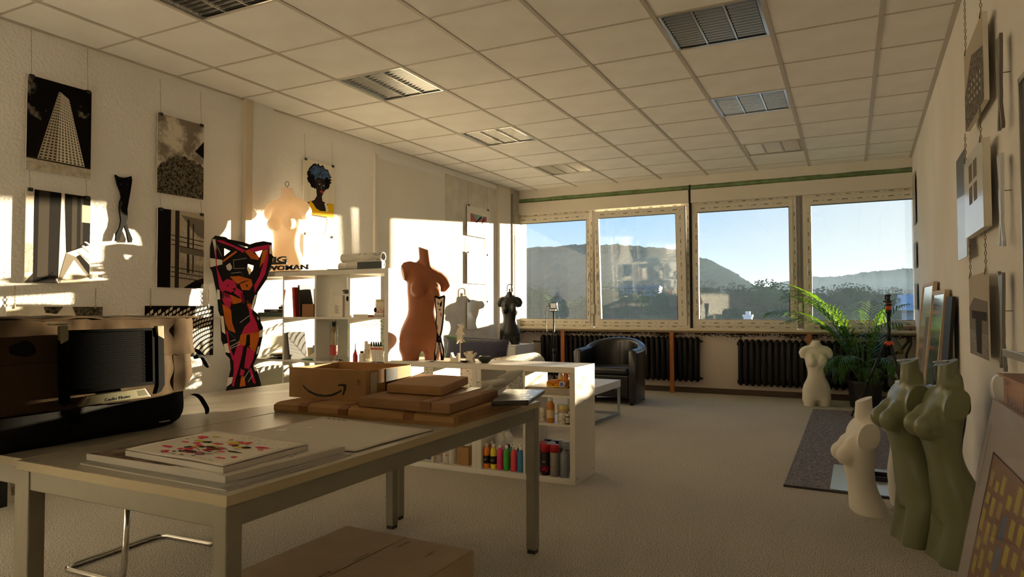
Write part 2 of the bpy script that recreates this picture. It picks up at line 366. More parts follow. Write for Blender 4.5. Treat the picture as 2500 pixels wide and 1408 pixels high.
MB().box(-1.958, -1.936, YB-.015, YB+.12, .86, 2.86).build('dark_joint', M_dark, wb)
struct(MB().box(-4.62, .74, YB-.012, YB+.01, 0, .075).build('baseboard_back', mat('baseboard_brown', '#4a3b2b', .6), bevel=.003))
sl = struct(MB().box(-4.62, .74, YB-.165, YB+.08, .850, .882).build('window_sill', mat('sill_cream', '#d9cdb2', .45, var=.06, vscale=4), bevel=.006))
MB().box(-4.62, .74, YB-.15, YB-.12, .825, .850).build('sill_batten', mat('batten_wood', '#8f7c5e', .7, var=.2, vscale=12), sl)

# panes: clear double glazing, with a bluish haze veil mixed into the glass
def glass_mat():
    m = bpy.data.materials.new('window_glass'); m.use_nodes = True; nt = m.node_tree; n = nt.nodes; l = nt.links; n.clear()
    o = n.new('ShaderNodeOutputMaterial'); tr = n.new('ShaderNodeBsdfTransparent'); tr.inputs[0].default_value = (.95, .97, .97, 1)
    gl = n.new('ShaderNodeBsdfGlossy'); gl.inputs['Roughness'].default_value = .0; gl.inputs[0].default_value = (1, 1, 1, 1)
    fr = schlick(nt, .028)
    mx = n.new('ShaderNodeMixShader'); l.new(fr, mx.inputs[0]); l.new(tr.outputs[0], mx.inputs[1]); l.new(gl.outputs[0], mx.inputs[2])
    dd = n.new('ShaderNodeBsdfTranslucent'); dd.inputs[0].default_value = (.5, .7, 1.0, 1)
    tc = n.new('ShaderNodeTexCoord'); t = n.new('ShaderNodeTexNoise'); t.inputs['Scale'].default_value = 3; t.inputs['Detail'].default_value = 2; l.new(tc.outputs['Object'], t.inputs['Vector'])
    mr = n.new('ShaderNodeMapRange'); l.new(t.outputs['Fac'], mr.inputs[0]); mr.inputs[3].default_value = .006; mr.inputs[4].default_value = .012
    m2 = n.new('ShaderNodeMixShader'); l.new(mr.outputs[0], m2.inputs[0]); l.new(mx.outputs[0], m2.inputs[1]); l.new(dd.outputs[0], m2.inputs[2]); l.new(m2.outputs[0], o.inputs[0]); return m
M_glass = glass_mat()
M_pvc = mat('window_pvc', '#d8d2c4', .4, var=.03, vscale=3)
M_ink = mat('film_ink', '#2a2622', .8)
M_hand = mat('handle_white', '#e4e0d8', .35)
M_gask = mat('gasket', '#4a4a48', .7)
def marks(mb, p, d, u, nrm, L, step, s):
    """printed protective film: short runs of squiggle lettering along a frame bar"""
    d, u, nrm, p = Vector(d), Vector(u), Vector(nrm), Vector(p); t = step*.35
    while t < L-.08:
        q = p + d*t + nrm*.0012; x = 0
        for k in range(7):
            w = s*RNG.uniform(.5, .9); h = s*RNG.uniform(.7, 1.25); y = RNG.uniform(-.25, .25)*s
            mb.poly([q + d*x + u*(y-h/2), q + d*(x+w) + u*(y-h/2), q + d*(x+w*.9) + u*(y+h/2), q + d*(x+w*.2) + u*(y+h/2)]); x += w*1.12
        q2 = q + d*(x + step*.28)
        mb.poly([q2, q2 + d*s*2.6, q2 + d*s*2.6 + u*s*.3, q2 + u*s*.3]); t += step*RNG.uniform(.9, 1.1)
def window(n, x0, x1, gx0, gx1, tilt=0.0, handle=None, film=True):
    z0, z1, g0, g1 = .882, 2.612, 1.0, 2.475; yf = YB+.015; ob = .045
    fr = MB()
    fr.box(x0, x1, yf, yf+.075, z0, z0+ob).box(x0, x1, yf, yf+.075, z1-ob, z1).box(x0, x0+ob, yf, yf+.075, z0+ob, z1-ob).box(x1-ob, x1, yf, yf+.075, z0+ob, z1-ob)
    w = struct(fr.build('window_%d' % n, M_pvc, bevel=.003))
    a = MB(); ys0, ys1 = yf-.012, yf+.06; X0, X1, Z0, Z1 = x0+ob-.006, x1-ob+.006, z0+ob-.006, z1-ob+.006
    piv = Vector((0, ys1, Z0)); R = Matrix.Translation(piv) @ Matrix.Rotation(tilt, 4, 'X') @ Matrix.Translation(-piv)
    for mbx in (a,): mbx.M = R
    a.box(X0, X1, ys0, ys1, Z0, g0).box(X0, X1, ys0, ys1, g1, Z1).box(X0, gx0, ys0, ys1, g0, g1).box(gx1, X1, ys0, ys1, g0, g1)
    s = a.build('sash', M_pvc, w, bevel=.004)
    g = MB(); g.M = R
    for q in ((gx0, gx1, g0, g0+.006), (gx0, gx1, g1-.006, g1), (gx0, gx0+.006, g0, g1), (gx1-.006, gx1, g0, g1)): g.box(q[0], q[1], ys0+.006, ys1-.006, q[2], q[3])
    g.build('gasket', M_gask, s)
    p = MB(); p.M = R; p.box(gx0+.003, gx1-.003, ys0+.03, ys0+.05, g0+.003, g1-.003).build('pane', M_glass, s)
    if film:
        k = MB(); k.M = R; st = .17; sz = .011
        marks(k, (X0+.03, ys0, (Z0+g0)/2-.005), (1,0,0), (0,0,1), (0,-1,0), X1-X0, st, sz)
        marks(k, (X0+.03, ys0, (Z1+g1)/2), (1,0,0), (0,0,1), (0,-1,0), X1-X0, st, sz)
        marks(k, ((X0+gx0)/2, ys0, g0), (0,0,1), (-1,0,0), (0,-1,0), g1-g0, st, sz); 
        if film != 'half': marks(k, ((X1+gx1)/2, ys0, g0), (0,0,1), (-1,0,0), (0,-1,0), g1-g0, st, sz)
        k.build('film_print', M_ink, s)
        k = MB()
        marks(k, (x0+.06, yf, z0+.02), (1,0,0), (0,0,1), (0,-1,0), x1-x0-.1, st, sz*.9); marks(k, (x0+.1, yf, z1-.02), (1,0,0), (0,0,1), (0,-1,0), x1-x0-.1, st, sz*.9)
        marks(k, (x1-.02, yf, z0+.1), (0,0,1), (-1,0,0), (0,-1,0), z1-z0-.2, st, sz*.9)
        k.build('film_print', M_ink, w)
    if handle is not None:
        hm = MB(); hm.M = R; hx = handle; hy = ys0
        hm.cbox((hx, hy-.006, 1.66), (.028, .014, .07)); hm.tube([(hx, hy-.01, 1.66), (hx, hy-.045, 1.66), (hx, hy-.05, 1.64), (hx, hy-.05, 1.55)], .010, 8)
        hm.build('handle', M_hand, s, True)
    return w
window(1, -4.66, -3.375, -4.58, -3.47, handle=-3.43)
window(2, -3.345, -1.965, -3.255, -2.125, tilt=radians(4.0), handle=-3.29)
window(3, -1.930, -.598, -1.850, -.680, handle=-.645, film='half')
window(4, -.520, .86, -.425, .78, handle=-.465)
# roller-shutter strap channels with their winders
def strap(x, w, zwin, label):
    t = thing('shutter_strap', label, 'shutter strap', (x, YB+.0, zwin), 0, 'roller shutter straps')
    part(MB().box(-w/2, w/2, .02, .06, .888-zwin, 2.61-zwin), 'channel', mat('channel_grey', '#8e8a8a', .5, var=.25, vscale=20, stretch=(30, 1, .5)), t)
    part(MB().box(-.007, .007, .008, .014, 0, 2.60-zwin), 'band', mat('strap_web', '#9b958c', .8), t)
    part(MB().box(-.022, .022, -.02, .022, -.085, .06), 'winder', mat('winder_plastic', '#c9c6c0', .4), t, bevel=.012, seg=3)
strap(-3.360, .028, 1.16, 'grey webbing shutter strap with winder between the two left windows')
strap(-.559, .074, 1.16, 'white shutter strap winder in the grey channel between the two right windows')
# ================================================================== OUTSIDE
ZG = -9.0
M_grass = mat('meadow', '#5d6a3c', .95, var=.4, vscale=.05)
struct(MB().box(-900, 900, 12, 3000, ZG-1, ZG).build('ground_outside', M_grass))
M_forest = mat('forest', '#1c2a22', 1.0, spec=.0, col2='#141d19', vscale=.06, bump=.4, bscale=.12, bdist=3.0, detail=3)
def ridge(name, Yc, prof, depth, seed, label, fine=1.0):
    """a wooded hill: crest line given by (pixel x, pixel y) at distance Yc, falling away to both sides"""
    pts = [ony(px, py, Yc) for px, py in prof]; N = 260; M = 14; P = []
    for j in range(M+1):
        t = j/M; row = []
        for i in range(N+1):
            x = lerp(pts[0].x, pts[-1].x, i/N)
            k = max(q for q in range(len(pts)-1) if pts[q].x <= x + 1e-6); a, b = pts[k], pts[k+1]
            zt = lerp(a.z, b.z, (x-a.x)/(b.x-a.x))
            s = t/.7 if t < .7 else 1-(t-.7)/.3*.6
            s = s*s*(3-2*s) if t < .7 else s
            z = lerp(ZG, zt, s) + s*Yc*.0022*fine*mnoise.noise((x*30/Yc*3, t*20, seed)) + s*Yc*.0034*fine*mnoise.noise((x*420/Yc, t*60, seed+5))
            row.append((x, Yc + depth*(t-.7), z))
        P.append(row)
    return tag(MB().grid(P).build(name, M_forest, None, False), label, 'hill')
ridge('wooded_hill', 800, [(900, 650), (1270, 616), (1350, 606), (1440, 601), (1530, 600), (1640, 608), (1700, 622), (1760, 645), (1800, 668), (1850, 700), (1900, 745), (1960, 762)], 620, 1, 'long wooded hill outside behind the two left windows')
ridge('far_hill', 2300, [(1700, 762), (1860, 710), (1920, 688), (1980, 678), (2050, 676), (2120, 664), (2237, 655), (2400, 640), (2700, 640)], 1500, 3, 'pale distant hill beyond the rightmost window', .5)
ridge('low_hill', 1300, [(1800, 762), (1980, 716), (2060, 705), (2160, 700), (2300, 715), (2500, 740)], 500, 8, 'low hazy wooded rise in front of the distant hill', .5)
# trees: trunk and a crown of leaf sprays
M_leaf = [mat('leaf_dark', '#2c4426', .9, var=.35, vscale=.9, spec=.0), mat('leaf_mid', '#3c552c', .9, var=.35, vscale=.9, spec=.0)]
M_bark = mat('bark', '#4b3d30', .9)
def crown_mesh(seed, n=5200):
    r = random.Random(seed); mb = MB()
    blobs = [(r.uniform(-2.1, 2.1), r.uniform(-2.1, 2.1), r.uniform(5, 11.2), r.uniform(1.1, 2.1)) for _ in range(13)] + [(0, 0, 11.5, 1.5), (0, 0, 7.5, 2.6)]
    for _ in range(n):
        bx, by, bz, br = r.choice(blobs); a = r.uniform(0, 2*pi); c = r.uniform(-1, 1); q = sqrt(1-c*c)*br*r.uniform(.75, 1.08); z = c*br*r.uniform(.75, 1.08)
        p = Vector((bx+q*cos(a), by+q*sin(a), bz+z)); s = r.uniform(.07, .17)
        u = Vector((r.gauss(0,1), r.gauss(0,1), r.gauss(0,1))).normalized(); v = u.orthogonal().normalized()
        mb.poly([p-u*s*.9, p+v*s*.55, p+u*s, p-v*s*.55])
    for bx, by, bz, br in blobs: mb.ball((bx, by, bz), br*.72, 8, 6)
    return mb
CM = [crown_mesh(40+k).mesh('crown', M_leaf[k % 2]) for k in range(5)]
TM = MB().tube([(0,0,0), (.1,0,3), (0,.1,7), (.1,.1,10)], [.35, .28, .2, .08], 7).mesh('trunk', M_bark, True)
def tree(x, y, h, k, rz, w=1.0, label='dark leafy tree in the treeline outside the windows'):
    t = thing('tree', label, 'tree', (x, y, ZG), rz, 'trees outside the windows'); s = h/13.0
    t.scale = (s*w, s*w, s)
    local(put('crown', CM[k % 5]), t); local(put('trunk', TM), t)
r_ = random.Random(11)
for i, (px, ytop, Yd) in enumerate([(1285, 700, 62), (1320, 705, 58), (1360, 722, 50), (1400, 730, 66), (1440, 712, 60), (1478, 690, 52), (1505, 720, 56), (1540, 700, 46), (1580, 706, 50), (1625, 700, 58), (1660, 706, 52), (1700, 700, 56), (1725, 684, 50),
        (1765, 700, 60), (1795, 690, 54), (1835, 706, 58), (1872, 682, 50), (1905, 708, 62), (1935, 700, 56), (1965, 705, 52), (2000, 700, 60), (2035, 708, 66), (2072, 690, 74), (2105, 696, 70), (2145, 706, 78), (2185, 704, 84), (2215, 730, 80),
        (1300, 748, 40), (1380, 756, 38), (1460, 752, 40), (1540, 756, 36), (1600, 752, 40), (1680, 748, 38), (1750, 752, 40), (1820, 750, 38), (1890, 748, 40), (1950, 752, 42), (2010, 748, 46), (2080, 744, 50), (2150, 742, 54), (2230, 750, 56)]):
    p = ony(px, ytop, Yd); tree(p.x, p.y, p.z-ZG, i, r_.uniform(0, 6.28), r_.uniform(.85, 1.15))
# neighbouring buildings glimpsed over the sill
def house(name, x, y, w, d, z1, roof, rz, label, cols):
    t = thing(name, label, 'building', (x, y, ZG), rz); h = z1-ZG
    part(MB().box(-w/2, w/2, -d/2, d/2, 0, h), 'wall', mat('house_'+cols[0], cols[0], .8), t)
    if roof: part(MB()._add([(-w/2-.4,-d/2-.4,h),(w/2+.4,-d/2-.4,h),(w/2+.4,d/2+.4,h),(-w/2-.4,d/2+.4,h),(-w/2-.4,0,h+roof),(w/2+.4,0,h+roof)], [(0,3,2,1),(0,1,5,4),(2,3,4,5),(1,2,5),(3,0,4)]), 'roof', mat('roof_'+cols[1], cols[1], .8, var=.3, vscale=3), t)
    else: part(MB().box(-w/2-.2, w/2+.2, -d/2-.2, d/2+.2, h, h+.4), 'roof', mat('roof_'+cols[1], cols[1], .8), t)
    k = int(w//3) if roof else 0
    for i in range(k):
        xx = -w/2 + (i+.5)*w/k
        part(MB().box(xx-.6, xx+.6, -d/2-.03, -d/2+.05, h-2.6, h-1.1), 'window', mat('far_window', '#39424a', .2), t)
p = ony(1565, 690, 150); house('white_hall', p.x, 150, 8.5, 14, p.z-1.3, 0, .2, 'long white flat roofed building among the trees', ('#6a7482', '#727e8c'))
p = ony(2236, 728, 40); house('grey_house', p.x+2.6, 40, 6.0, 8, p.z-.6, .8, 0, 'pale grey gabled house at the right end of the windows', ('#c9cdd2', '#b9bcc2'))
p = ony(1900, 776, 26); house('tiled_house', p.x, 26, 7, 5, p.z-1.0, .9, .05, 'low house roof with tiles just above the sill', ('#d8d2c8', '#7d6a66'))
p = ony(1826, 768, 26); c = thing('chimney', 'small white chimney poking up behind the third window', 'chimney', (p.x, 26, ZG))
part(MB().box(-.14, .14, -.14, .14, 0, p.z-ZG).box(-.17, .17, -.17, .17, p.z-ZG-.08, p.z-ZG), 'stack', mat('chimney_white', '#e4e4e6', .8), c)
part(MB().box(-.08, .08, -.08, .08, p.z-ZG, p.z-ZG+.12), 'cap', mat('chimney_white', '#e4e4e6', .8), c)

# morning haze lying in the valley: a real, thin scattering volume
hz = bpy.data.materials.new('valley_haze'); hz.use_nodes = True; _hn = hz.node_tree.nodes; _hn.clear(); _ho = _hn.new('ShaderNodeOutputMaterial'); _hv = _hn.new('ShaderNodeVolumeScatter')
_hv.inputs['Color'].default_value = (.52, .76, 1.0, 1); _hv.inputs['Density'].default_value = .00013; _hv.inputs['Anisotropy'].default_value = .2; hz.node_tree.links.new(_hv.outputs[0], _ho.inputs['Volume'])
_hb = MB().box(-1500, 1500, 260, 2980, ZG+.5, 48).build('morning_haze', hz); tag(_hb, 'thin blue morning haze over the valley outside the windows', 'haze'); _hb['kind'] = 'stuff'
# ================================================================== FURNITURE
M_lam = mat('white_laminate', '#d8d3c9', .42, var=.02, vscale=5)
M_edge = M_lam
SY, SD = 4.177, .39
def cube_shelf(name, label, x0, cols, rows, W, H, skip=()):
    t = thing(name, label, 'shelf', (x0, SY, 0)); ob, ib = .038, .016
    part(MB().box(0, W, 0, SD, H-ob, H), 'top', M_lam, t, bevel=.002); part(MB().box(0, W, 0, SD, 0, ob), 'bottom', M_lam, t, bevel=.002)
    part(MB().box(0, ob, 0, SD, ob, H-ob), 'side', M_lam, t, bevel=.002); part(MB().box(W-ob, W, 0, SD, ob, H-ob), 'side', M_lam, t, bevel=.002)
    cw = (W-2*ob-(cols-1)*ib)/cols; rh = (H-2*ob-(rows-1)*ib)/rows
    for c in range(1, cols):
        x = ob + c*cw + (c-1)*ib
        part(MB().box(x, x+ib, .002, SD-.002, ob, H-ob), 'divider', M_lam, t)
    for r in range(1, rows):
        z = ob + r*rh + (r-1)*ib
        for c in range(cols):
            if (r, c) in skip: continue
            x = ob + c*(cw+ib)
            part(MB().box(x, x+cw, .002, SD-.002, z, z+ib), 'shelf_board', M_lam, t)
    t['cw'] = cw; t['rh'] = rh
    return t, (lambda c: x0 + ob + c*(cw+ib)), (lambda r: ob + r*(rh+ib)), cw, rh
TS, tsx, tsz, TCW, TRH = cube_shelf('cube_shelf', 'tall white open cube shelf of four by four cells', -4.575, 4, 4, 1.446, 1.47)
L1, l1x, l1z, LCW, LRH = cube_shelf('cube_shelf', 'low white cube shelf joined to the tall shelf, brown torso on top', -3.105, 2, 2, .742, .77, skip=((1, 0), (1, 1)))
L2, l2x, l2z, _a, _b = cube_shelf('cube_shelf', 'low white cube shelf at the free end, full of paint bottles and spray cans', -2.363, 2, 2, .742, .77, skip=((1, 0), (1, 1)))
# two extra boards in the right bay of the end unit, screws on its flank
xr0 = l2x(1)
for z in (.565, .375): part(MB().box(xr0+2.363, xr0+2.363+LCW, .01, SD-.01, z, z+.016), 'insert_board', M_lam, L2)
part(MB().box(xr0+2.363+.0, xr0+2.363+LCW, .03, SD-.02, .581, .628), 'drawer_tray', mat('tray_grey', '#a59c8c', .5), L2, bevel=.003)
for zz in (.04, .73):
    for yy in (.03, .36): part(MB().tube([(.742, yy, zz), (.7435, yy, zz)], .005, 10), 'screw', mat('screw_dark', '#4a4640', .4, .8), L2)

# ---- work tables: grey laminate tops on square steel legs
M_top = mat('table_laminate', '#a39c8c', .32, var=.05, vscale=40, bump=.05, bscale=300, bdist=.0005)
M_rim = mat('table_edge', '#b3a482', .5, var=.05, vscale=6)
M_steel = mat('table_steel', '#8b8575', .42, .25, var=.04, vscale=20)
M_foot = mat('black_plastic', '#161514', .5)
def work_table(label, x0, x1, y0, y1):
    t = thing('work_table', label, 'table', (x0, y0, 0)); w, d, H = x1-x0, y1-y0, .715; g = .048
    part(MB().box(.004, w-.004, .004, d-.004, H-.026, H), 'table_top', M_top, t, bevel=.001)
    part(MB().box(0, w, 0, .004, H-.026, H-.0005).box(0, w, d-.004, d, H-.026, H-.0005).box(0, .004, .004, d-.004, H-.026, H-.0005).box(w-.004, w, .004, d-.004, H-.026, H-.0005), 'edge_band', M_rim, t)
    for q in ((.01, w-.01, .01, .04), (.01, w-.01, d-.04, d-.01), (.01, .04, .04, d-.04), (w-.04, w-.01, .04, d-.04)): part(MB().box(*q, H-.085, H-.026), 'apron', M_steel, t, bevel=.003)
    for lx in (.006, w-.006-g):
        for ly in (.006, d-.006-g):
            l = part(MB().box(lx, lx+g, ly, ly+g, .018, H-.026), 'leg', M_steel, t, bevel=.004)
            f = MB().box(lx+.004, lx+g-.004, ly+.004, ly+g-.004, 0, .018).build('foot', M_foot); local(f, l)
    return t
work_table('grey steel-legged work table in front, with papers and cardboard parcels on it', -2.216, -1.335, 1.152, 2.985)
work_table('grey steel-legged work table further left, under the big grey bag', -3.060, -2.220, 1.172, 3.130)

# ---- chrome cantilever chair pushed under the table (only its frame shows)
M_chrome = mat('chrome', '#c9c6c0', .12, 1.0)
def fillet(pts, r, n=5, closed=False):
    pts = [Vector(p) for p in pts]; out = []; N = len(pts)
    for i, p in enumerate(pts):
        if not closed and i in (0, N-1): out.append(p); continue
        a = (pts[i-1]-p); b = (pts[(i+1) % N]-p); ra = min(r, a.length/2.1); rb = min(r, b.length/2.1)
        A = p + a.normalized()*ra; B = p + b.normalized()*rb
        for k in range(n+1): s = k/n; out.append(A*(1-s)**2 + p*2*s*(1-s) + B*s*s)
    return out
ca, cb, cc = onz(152, 1388, .0125), onz(392, 1305, .0125), onz(540, 1331, .0125)
cz = .0125; ux = (cb-ca).normalized(); vx = (cc-cb); vx = (vx - ux*vx.dot(ux)).normalized()
cd = cb + vx*.40; ce = ca + vx*.40
t = thing('cantilever_chair', 'chrome tube chair frame standing under the front work table', 'chair', (cb+cd)/2)
t.location.z = 0
up1, up2 = ca+Vector((0,0,.42)), ce+Vector((0,0,.42))
post = onz(302, 1225, .5); 
part_pts = fillet([ce + vx*.03 + Vector((0,0,.44)), ce, ca, cb, cd, cd + vx*.03 + Vector((0,0,.44))], .06)
MB().tube([ (p.x, p.y, max(p.z, .0125)) for p in part_pts], .0125, 12).build('tube_frame', M_chrome, t, True)
sA, sB, sC, sD = [p + Vector((0,0,.0)) for p in (ca+ux*.03-vx*.02, cb-ux*.03-vx*.02, cd-ux*.03+vx*.02, ce+ux*.03+vx*.02)]
sm = MB(); sm.loft([[(p.x, p.y, .455) for p in (sA, sB, sC, sD)], [(p.x, p.y, .49) for p in (sA, sB, sC, sD)]]).build('seat', mat('chair_seat_black', '#1c1b1a', .6), t, bevel=.008, fix=True)
bk = MB(); e1 = ca - vx*.02
bk.loft([[(p.x, p.y, z) for p in (e1+ux*.03, e1+ux*.46, e1+ux*.46+vx*.02, e1+ux*.03+vx*.02)] for z in (.49, .61)]).build('backrest', mat('chair_seat_black', '#1c1b1a', .6), t, bevel=.006, fix=True)
# upright tube that shows below the table edge
pu = onz(302, 1400, 0.02); pu = onz(301, 1340, .2)

# ---- tub armchair
def armchair():
    M_le = mat('black_leather', '#0e0f12', .30, bump=.15, bscale=220, bdist=.001, spec=.6, coat=.2)
    t = thing('tub_armchair', 'black leather tub armchair in front of the radiator', 'armchair', (-2.665, 8.22, 0), radians(0))
    # U-shaped shell: outer and inner outline swept in height
    def outline(R, w, front, n=18):
        pts = [(-w, -front)] ; pts += [(-w*cos(a)*1.0, R*sin(a)) for a in [pi*k/n for k in range(n+1)]]; pts.append((w, -front)); return pts
    def top(a): return .70 + .075*sin(max(0, min(pi, a)))
    n = 18; ow, R, fr = .385, .36, .37; th = .085
    O = outline(R, ow, fr, n); I = outline(R-th, ow-th, fr, n)
    angs = [0] + [pi*k/n for k in range(n+1)] + [pi]
    rings = []
    for k, (o, i) in enumerate(zip(O, I)):
        zt = .665 + .11*sin(angs[k])**.8 if sin(angs[k]) > 0 else .665
        if k in (0, len(O)-1): zt = .655
        o = Vector((*o, 0)); i = Vector((*i, 0)); m = (o+i)/2; d = (o-i).normalized()*.012
        fl = .012
        rings.append([o*1.0 + Vector((0,0,.03)), o + d*.6 + Vector((0,0,.35)), o + d*1.6 + Vector((0,0,zt-.03)), o*.985 + Vector((0,0,zt-.006)), m + Vector((0,0,zt+.012)), i*1.01 + Vector((0,0,zt-.006)), i - d*.2 + Vector((0,0,zt-.04)), i + Vector((0,0,.35)), i + Vector((0,0,.03))])
    sh = part(MB().loft(rings), 'shell', M_le, t, smooth=True, fix=True, bevel=.01)
    # welt seams on the inner back
    for a in (pi*.28, pi*.5, pi*.72):
        w = ow-th-.004; R2 = R-th-.004
        local(MB().tube([(-w*cos(a), R2*sin(a), z) for z in (.40, .55, .72)], .003, 6).build('seam', mat('seam_black', '#0c0c0d', .5), None, True), sh)
    part(MB().box(-ow+th, ow-th, -fr+.01, .22, .09, .36), 'seat_base', M_le, t, bevel=.02, seg=3)
    part(MB().box(-ow+th+.002, ow-th-.002, -fr-.012, .24, .36, .445), 'seat_cushion', M_le, t, bevel=.03, seg=4)
    for sx in (-1, 1):
        for yy in (-.32, .2): part(MB().lathe([(.02, 0), (.024, .032)], (sx*.32, yy, 0), 12), 'foot', M_foot, t)
armchair()

# ---- coffee table
t = thing('coffee_table', 'low white coffee table on square metal frame legs by the armchair', 'table', (-2.56, 6.62, 0))
M_sat = mat('satin_metal', '#b0b4b8', .3, .9)
part(MB().box(-.32, .30, -.36, .59, .30, .375), 'table_top', mat('coffee_white', '#d5d8dc', .3), t, bevel=.003)
part(MB().tube([(.05, .30, .3752), (.05, .30, .377)], .03, 16), 'cable_hole', M_foot, t)
for yy in (.565, -.335):
    part(MB().bar((-.29, yy, .013), (.275, yy, .013), .025), 'leg_frame', M_sat, t); part(MB().bar((-.29, yy, .287), (.275, yy, .287), .025), 'leg_frame', M_sat, t)
    for xx in (-.30, .285): part(MB().bar((xx, yy, 0), (xx, yy, .30), .025), 'leg', M_sat, t)
part(MB().bar((.285, -.32, .013), (.285, .55, .013), .025), 'rail', M_sat, t); part(MB().bar((-.30, -.32, .013), (-.30, .55, .013), .025), 'rail', M_sat, t)

# ---- sofa with speckled cover, navy cushion lying along its back
def speckle(name, base, spot):
    m = bpy.data.materials.new(name); m.use_nodes = True; n = m.node_tree.nodes; l = m.node_tree.links; b = n['Principled BSDF']; b.inputs['Roughness'].default_value = .9
    tc = n.new('ShaderNodeTexCoord'); v = n.new('ShaderNodeTexVoronoi'); v.inputs['Scale'].default_value = 48; l.new(tc.outputs['Object'], v.inputs['Vector'])
    cr = n.new('ShaderNodeValToRGB'); l.new(v.outputs['Distance'], cr.inputs[0]); e = cr.color_ramp.elements; e[0].position = .28; e[0].color = (*lin(spot), 1); e[1].position = .34; e[1].color = (*lin(base), 1)
    l.new(cr.outputs[0], b.inputs['Base Color']); return m
M_spk = speckle('speckled_fabric', '#d6cfc4', '#6d6a60')
M_navy = mat('navy_fabric', '#262a42', .9, bump=.4, bscale=14, bdist=.02, sheen=.3)
t = thing('sofa', 'small sofa with a pale speckled cover behind the low shelves', 'sofa', (-3.42, 5.62, 0))
part(MB().box(-.66, .50, -.10, .52, .10, .40), 'seat_base', M_spk, t, bevel=.04, seg=3)
part(MB().box(-.62, .46, -.05, .56, .40, .50), 'seat_cushion', mat('sofa_stripe', '#a9b0bc', .9, col2='#e6e6e6', vscale=30, stretch=(1, 12, 1)), t, bevel=.04, seg=3)
part(MB().box(-.66, .50, -.32, -.10, .10, .70), 'backrest', M_spk, t, bevel=.06, seg=4)
for x0, x1 in ((.50, .74), (-.90, -.66)):
    a = MB(); rings = []
    for yy in (-.30, -.28, .50, .52):
        s = .93 if yy in (-.30, .52) else 1.0; cx = (x0+x1)/2
        rings.append([(cx + .12*s*cos(q)*1.0, yy, (.60 + .125*s*sin(q)) if sin(q) > 0 else .60 + .5*sin(q)*s*.98 ) for q in [2*pi*k/20 for k in range(20)]])
    part(a.loft(rings), 'armrest', M_spk, t, smooth=True)
for xx in (-.6, .6):
    for yy in (-.25, .42): part(MB().lathe([(.025, 0), (.03, .10)], (xx, yy, 0), 10), 'foot', M_foot, t)
def pillow(name, label, c, w, h, th, R, m, n=14):
    t = thing(name, label, 'cushion', c); mb = MB(); P = {0: [], 1: []}
    for s in (0, 1):
        G = []
        for i in range(n+1):
            row = []
            for j in range(n+1):
                u, v = 2*i/n-1, 2*j/n-1
                e = max(0, (1-u*u)*(1-v*v))**.42; pin = 1-.06*(u*u*v*v) 
                sx = 1 - .05*(1-v*v)*(abs(u) > .99); 
                z = (1 if s else -1)*th/2*e + .006*mnoise.noise((u*3, v*3, s*4.0))
                row.append(R @ Vector((u*w/2*(1.0+.05*abs(v)**6), v*h/2*(1.0+.05*abs(u)**6), z)))
            G.append(row)
        if not s: G = [r[::-1] for r in G]
        mb.grid(G)
    part(mb, 'cover', m, t, smooth=True); 
    part(MB().tube([R @ Vector((u*w/2*1.03, v*h/2*1.03, 0)) for u, v in [(-1,-1),(-.5,-1),(0,-1),(.5,-1),(1,-1),(1,-.5),(1,0),(1,.5),(1,1),(.5,1),(0,1),(-.5,1),(-1,1),(-1,.5),(-1,0),(-1,-.5)]], .004, 6, closed=True), 'piping', m, t, smooth=True)
    return t
pillow('cushion', 'long navy blue cushion lying along the back of the sofa', (-3.215, 5.665, .690), .66, .36, .22, Matrix.Rotation(radians(78), 3, 'X') @ Matrix.Rotation(radians(-2), 3, 'Z'), M_navy)

# ---- white cabinet in the corner
t = thing('corner_cabinet', 'white cabinet in the window corner carrying the black torso', 'cabinet', (-4.56, 8.35, 0))
M_cab = mat('cabinet_white', '#d3d1cc', .4)
part(MB().box(0, .45, .018, .60, 0, .632), 'body', M_cab, t, bevel=.002); part(MB().box(-.0, .452, .0, .602, .632, .652), 'top', M_cab, t, bevel=.002)
d = part(MB().box(.004, .446, 0, .018, .05, .628), 'door', M_cab, t, bevel=.003)
local(MB().bar((.06, -.012, .30), (.06, -.012, .42), .010).bar((.06, 0, .31), (.06, -.012, .31), .008).bar((.06, 0, .41), (.06, -.012, .41), .008).build('handle', M_sat), d)

# ---- cast-iron radiators, sections one by one
M_rad = mat('radiator_black', '#0d0c0c', .5, spec=.3)
def radiator(label, x0, n, pitch, z0, z1, group):
    t = thing('radiator', label, 'radiator', (x0, YB-.058, z0), 0, group); H = z1-z0
    s = MB()
    def ringz(z, k, w): return [(-w, -.040*k, z), (0, -.048*k, z), (w, -.040*k, z), (w*1.1, 0, z), (w, .040*k, z), (0, .048*k, z), (-w, .040*k, z), (-w*1.1, 0, z)]
    w = pitch*.36
    s.loft([ringz(.0, .25, w*.4), ringz(.02, .8, w*.9), ringz(.06, 1.0, w), ringz(H-.06, 1.0, w), ringz(H-.02, .8, w*.9), ringz(H, .25, w*.4)])
    me = s.mesh('section', M_rad, True)
    for k in range(n): o = local(put('section', me), t); o.location.x = k*pitch
    for z in (.05, H-.06):
        part(MB().tube([(-.04, 0, z), ((n-1)*pitch+.04, 0, z)], .026, 10), 'header', M_rad, t)
        part(MB().lathe([(.030, -.012), (.034, 0), (.030, .012)], ((n-1)*pitch+.045, 0, z), 12), 'plug', M_rad, t)
    for k in (3, n-4): part(MB().bar((k*pitch, .03, H*.7), (k*pitch, .056, H*.7), .02), 'bracket', M_rad, t)
    return t
ra = ony(1327, 880, YB-.06).x; rb = ony(1702, 880, YB-.06).x
R1 = radiator('black cast-iron radiator below the two left windows', ra, 31, (rb-ra)/30, .155, .765, 'black radiators under the windows')
rc = ony(1808, 880, YB-.06).x
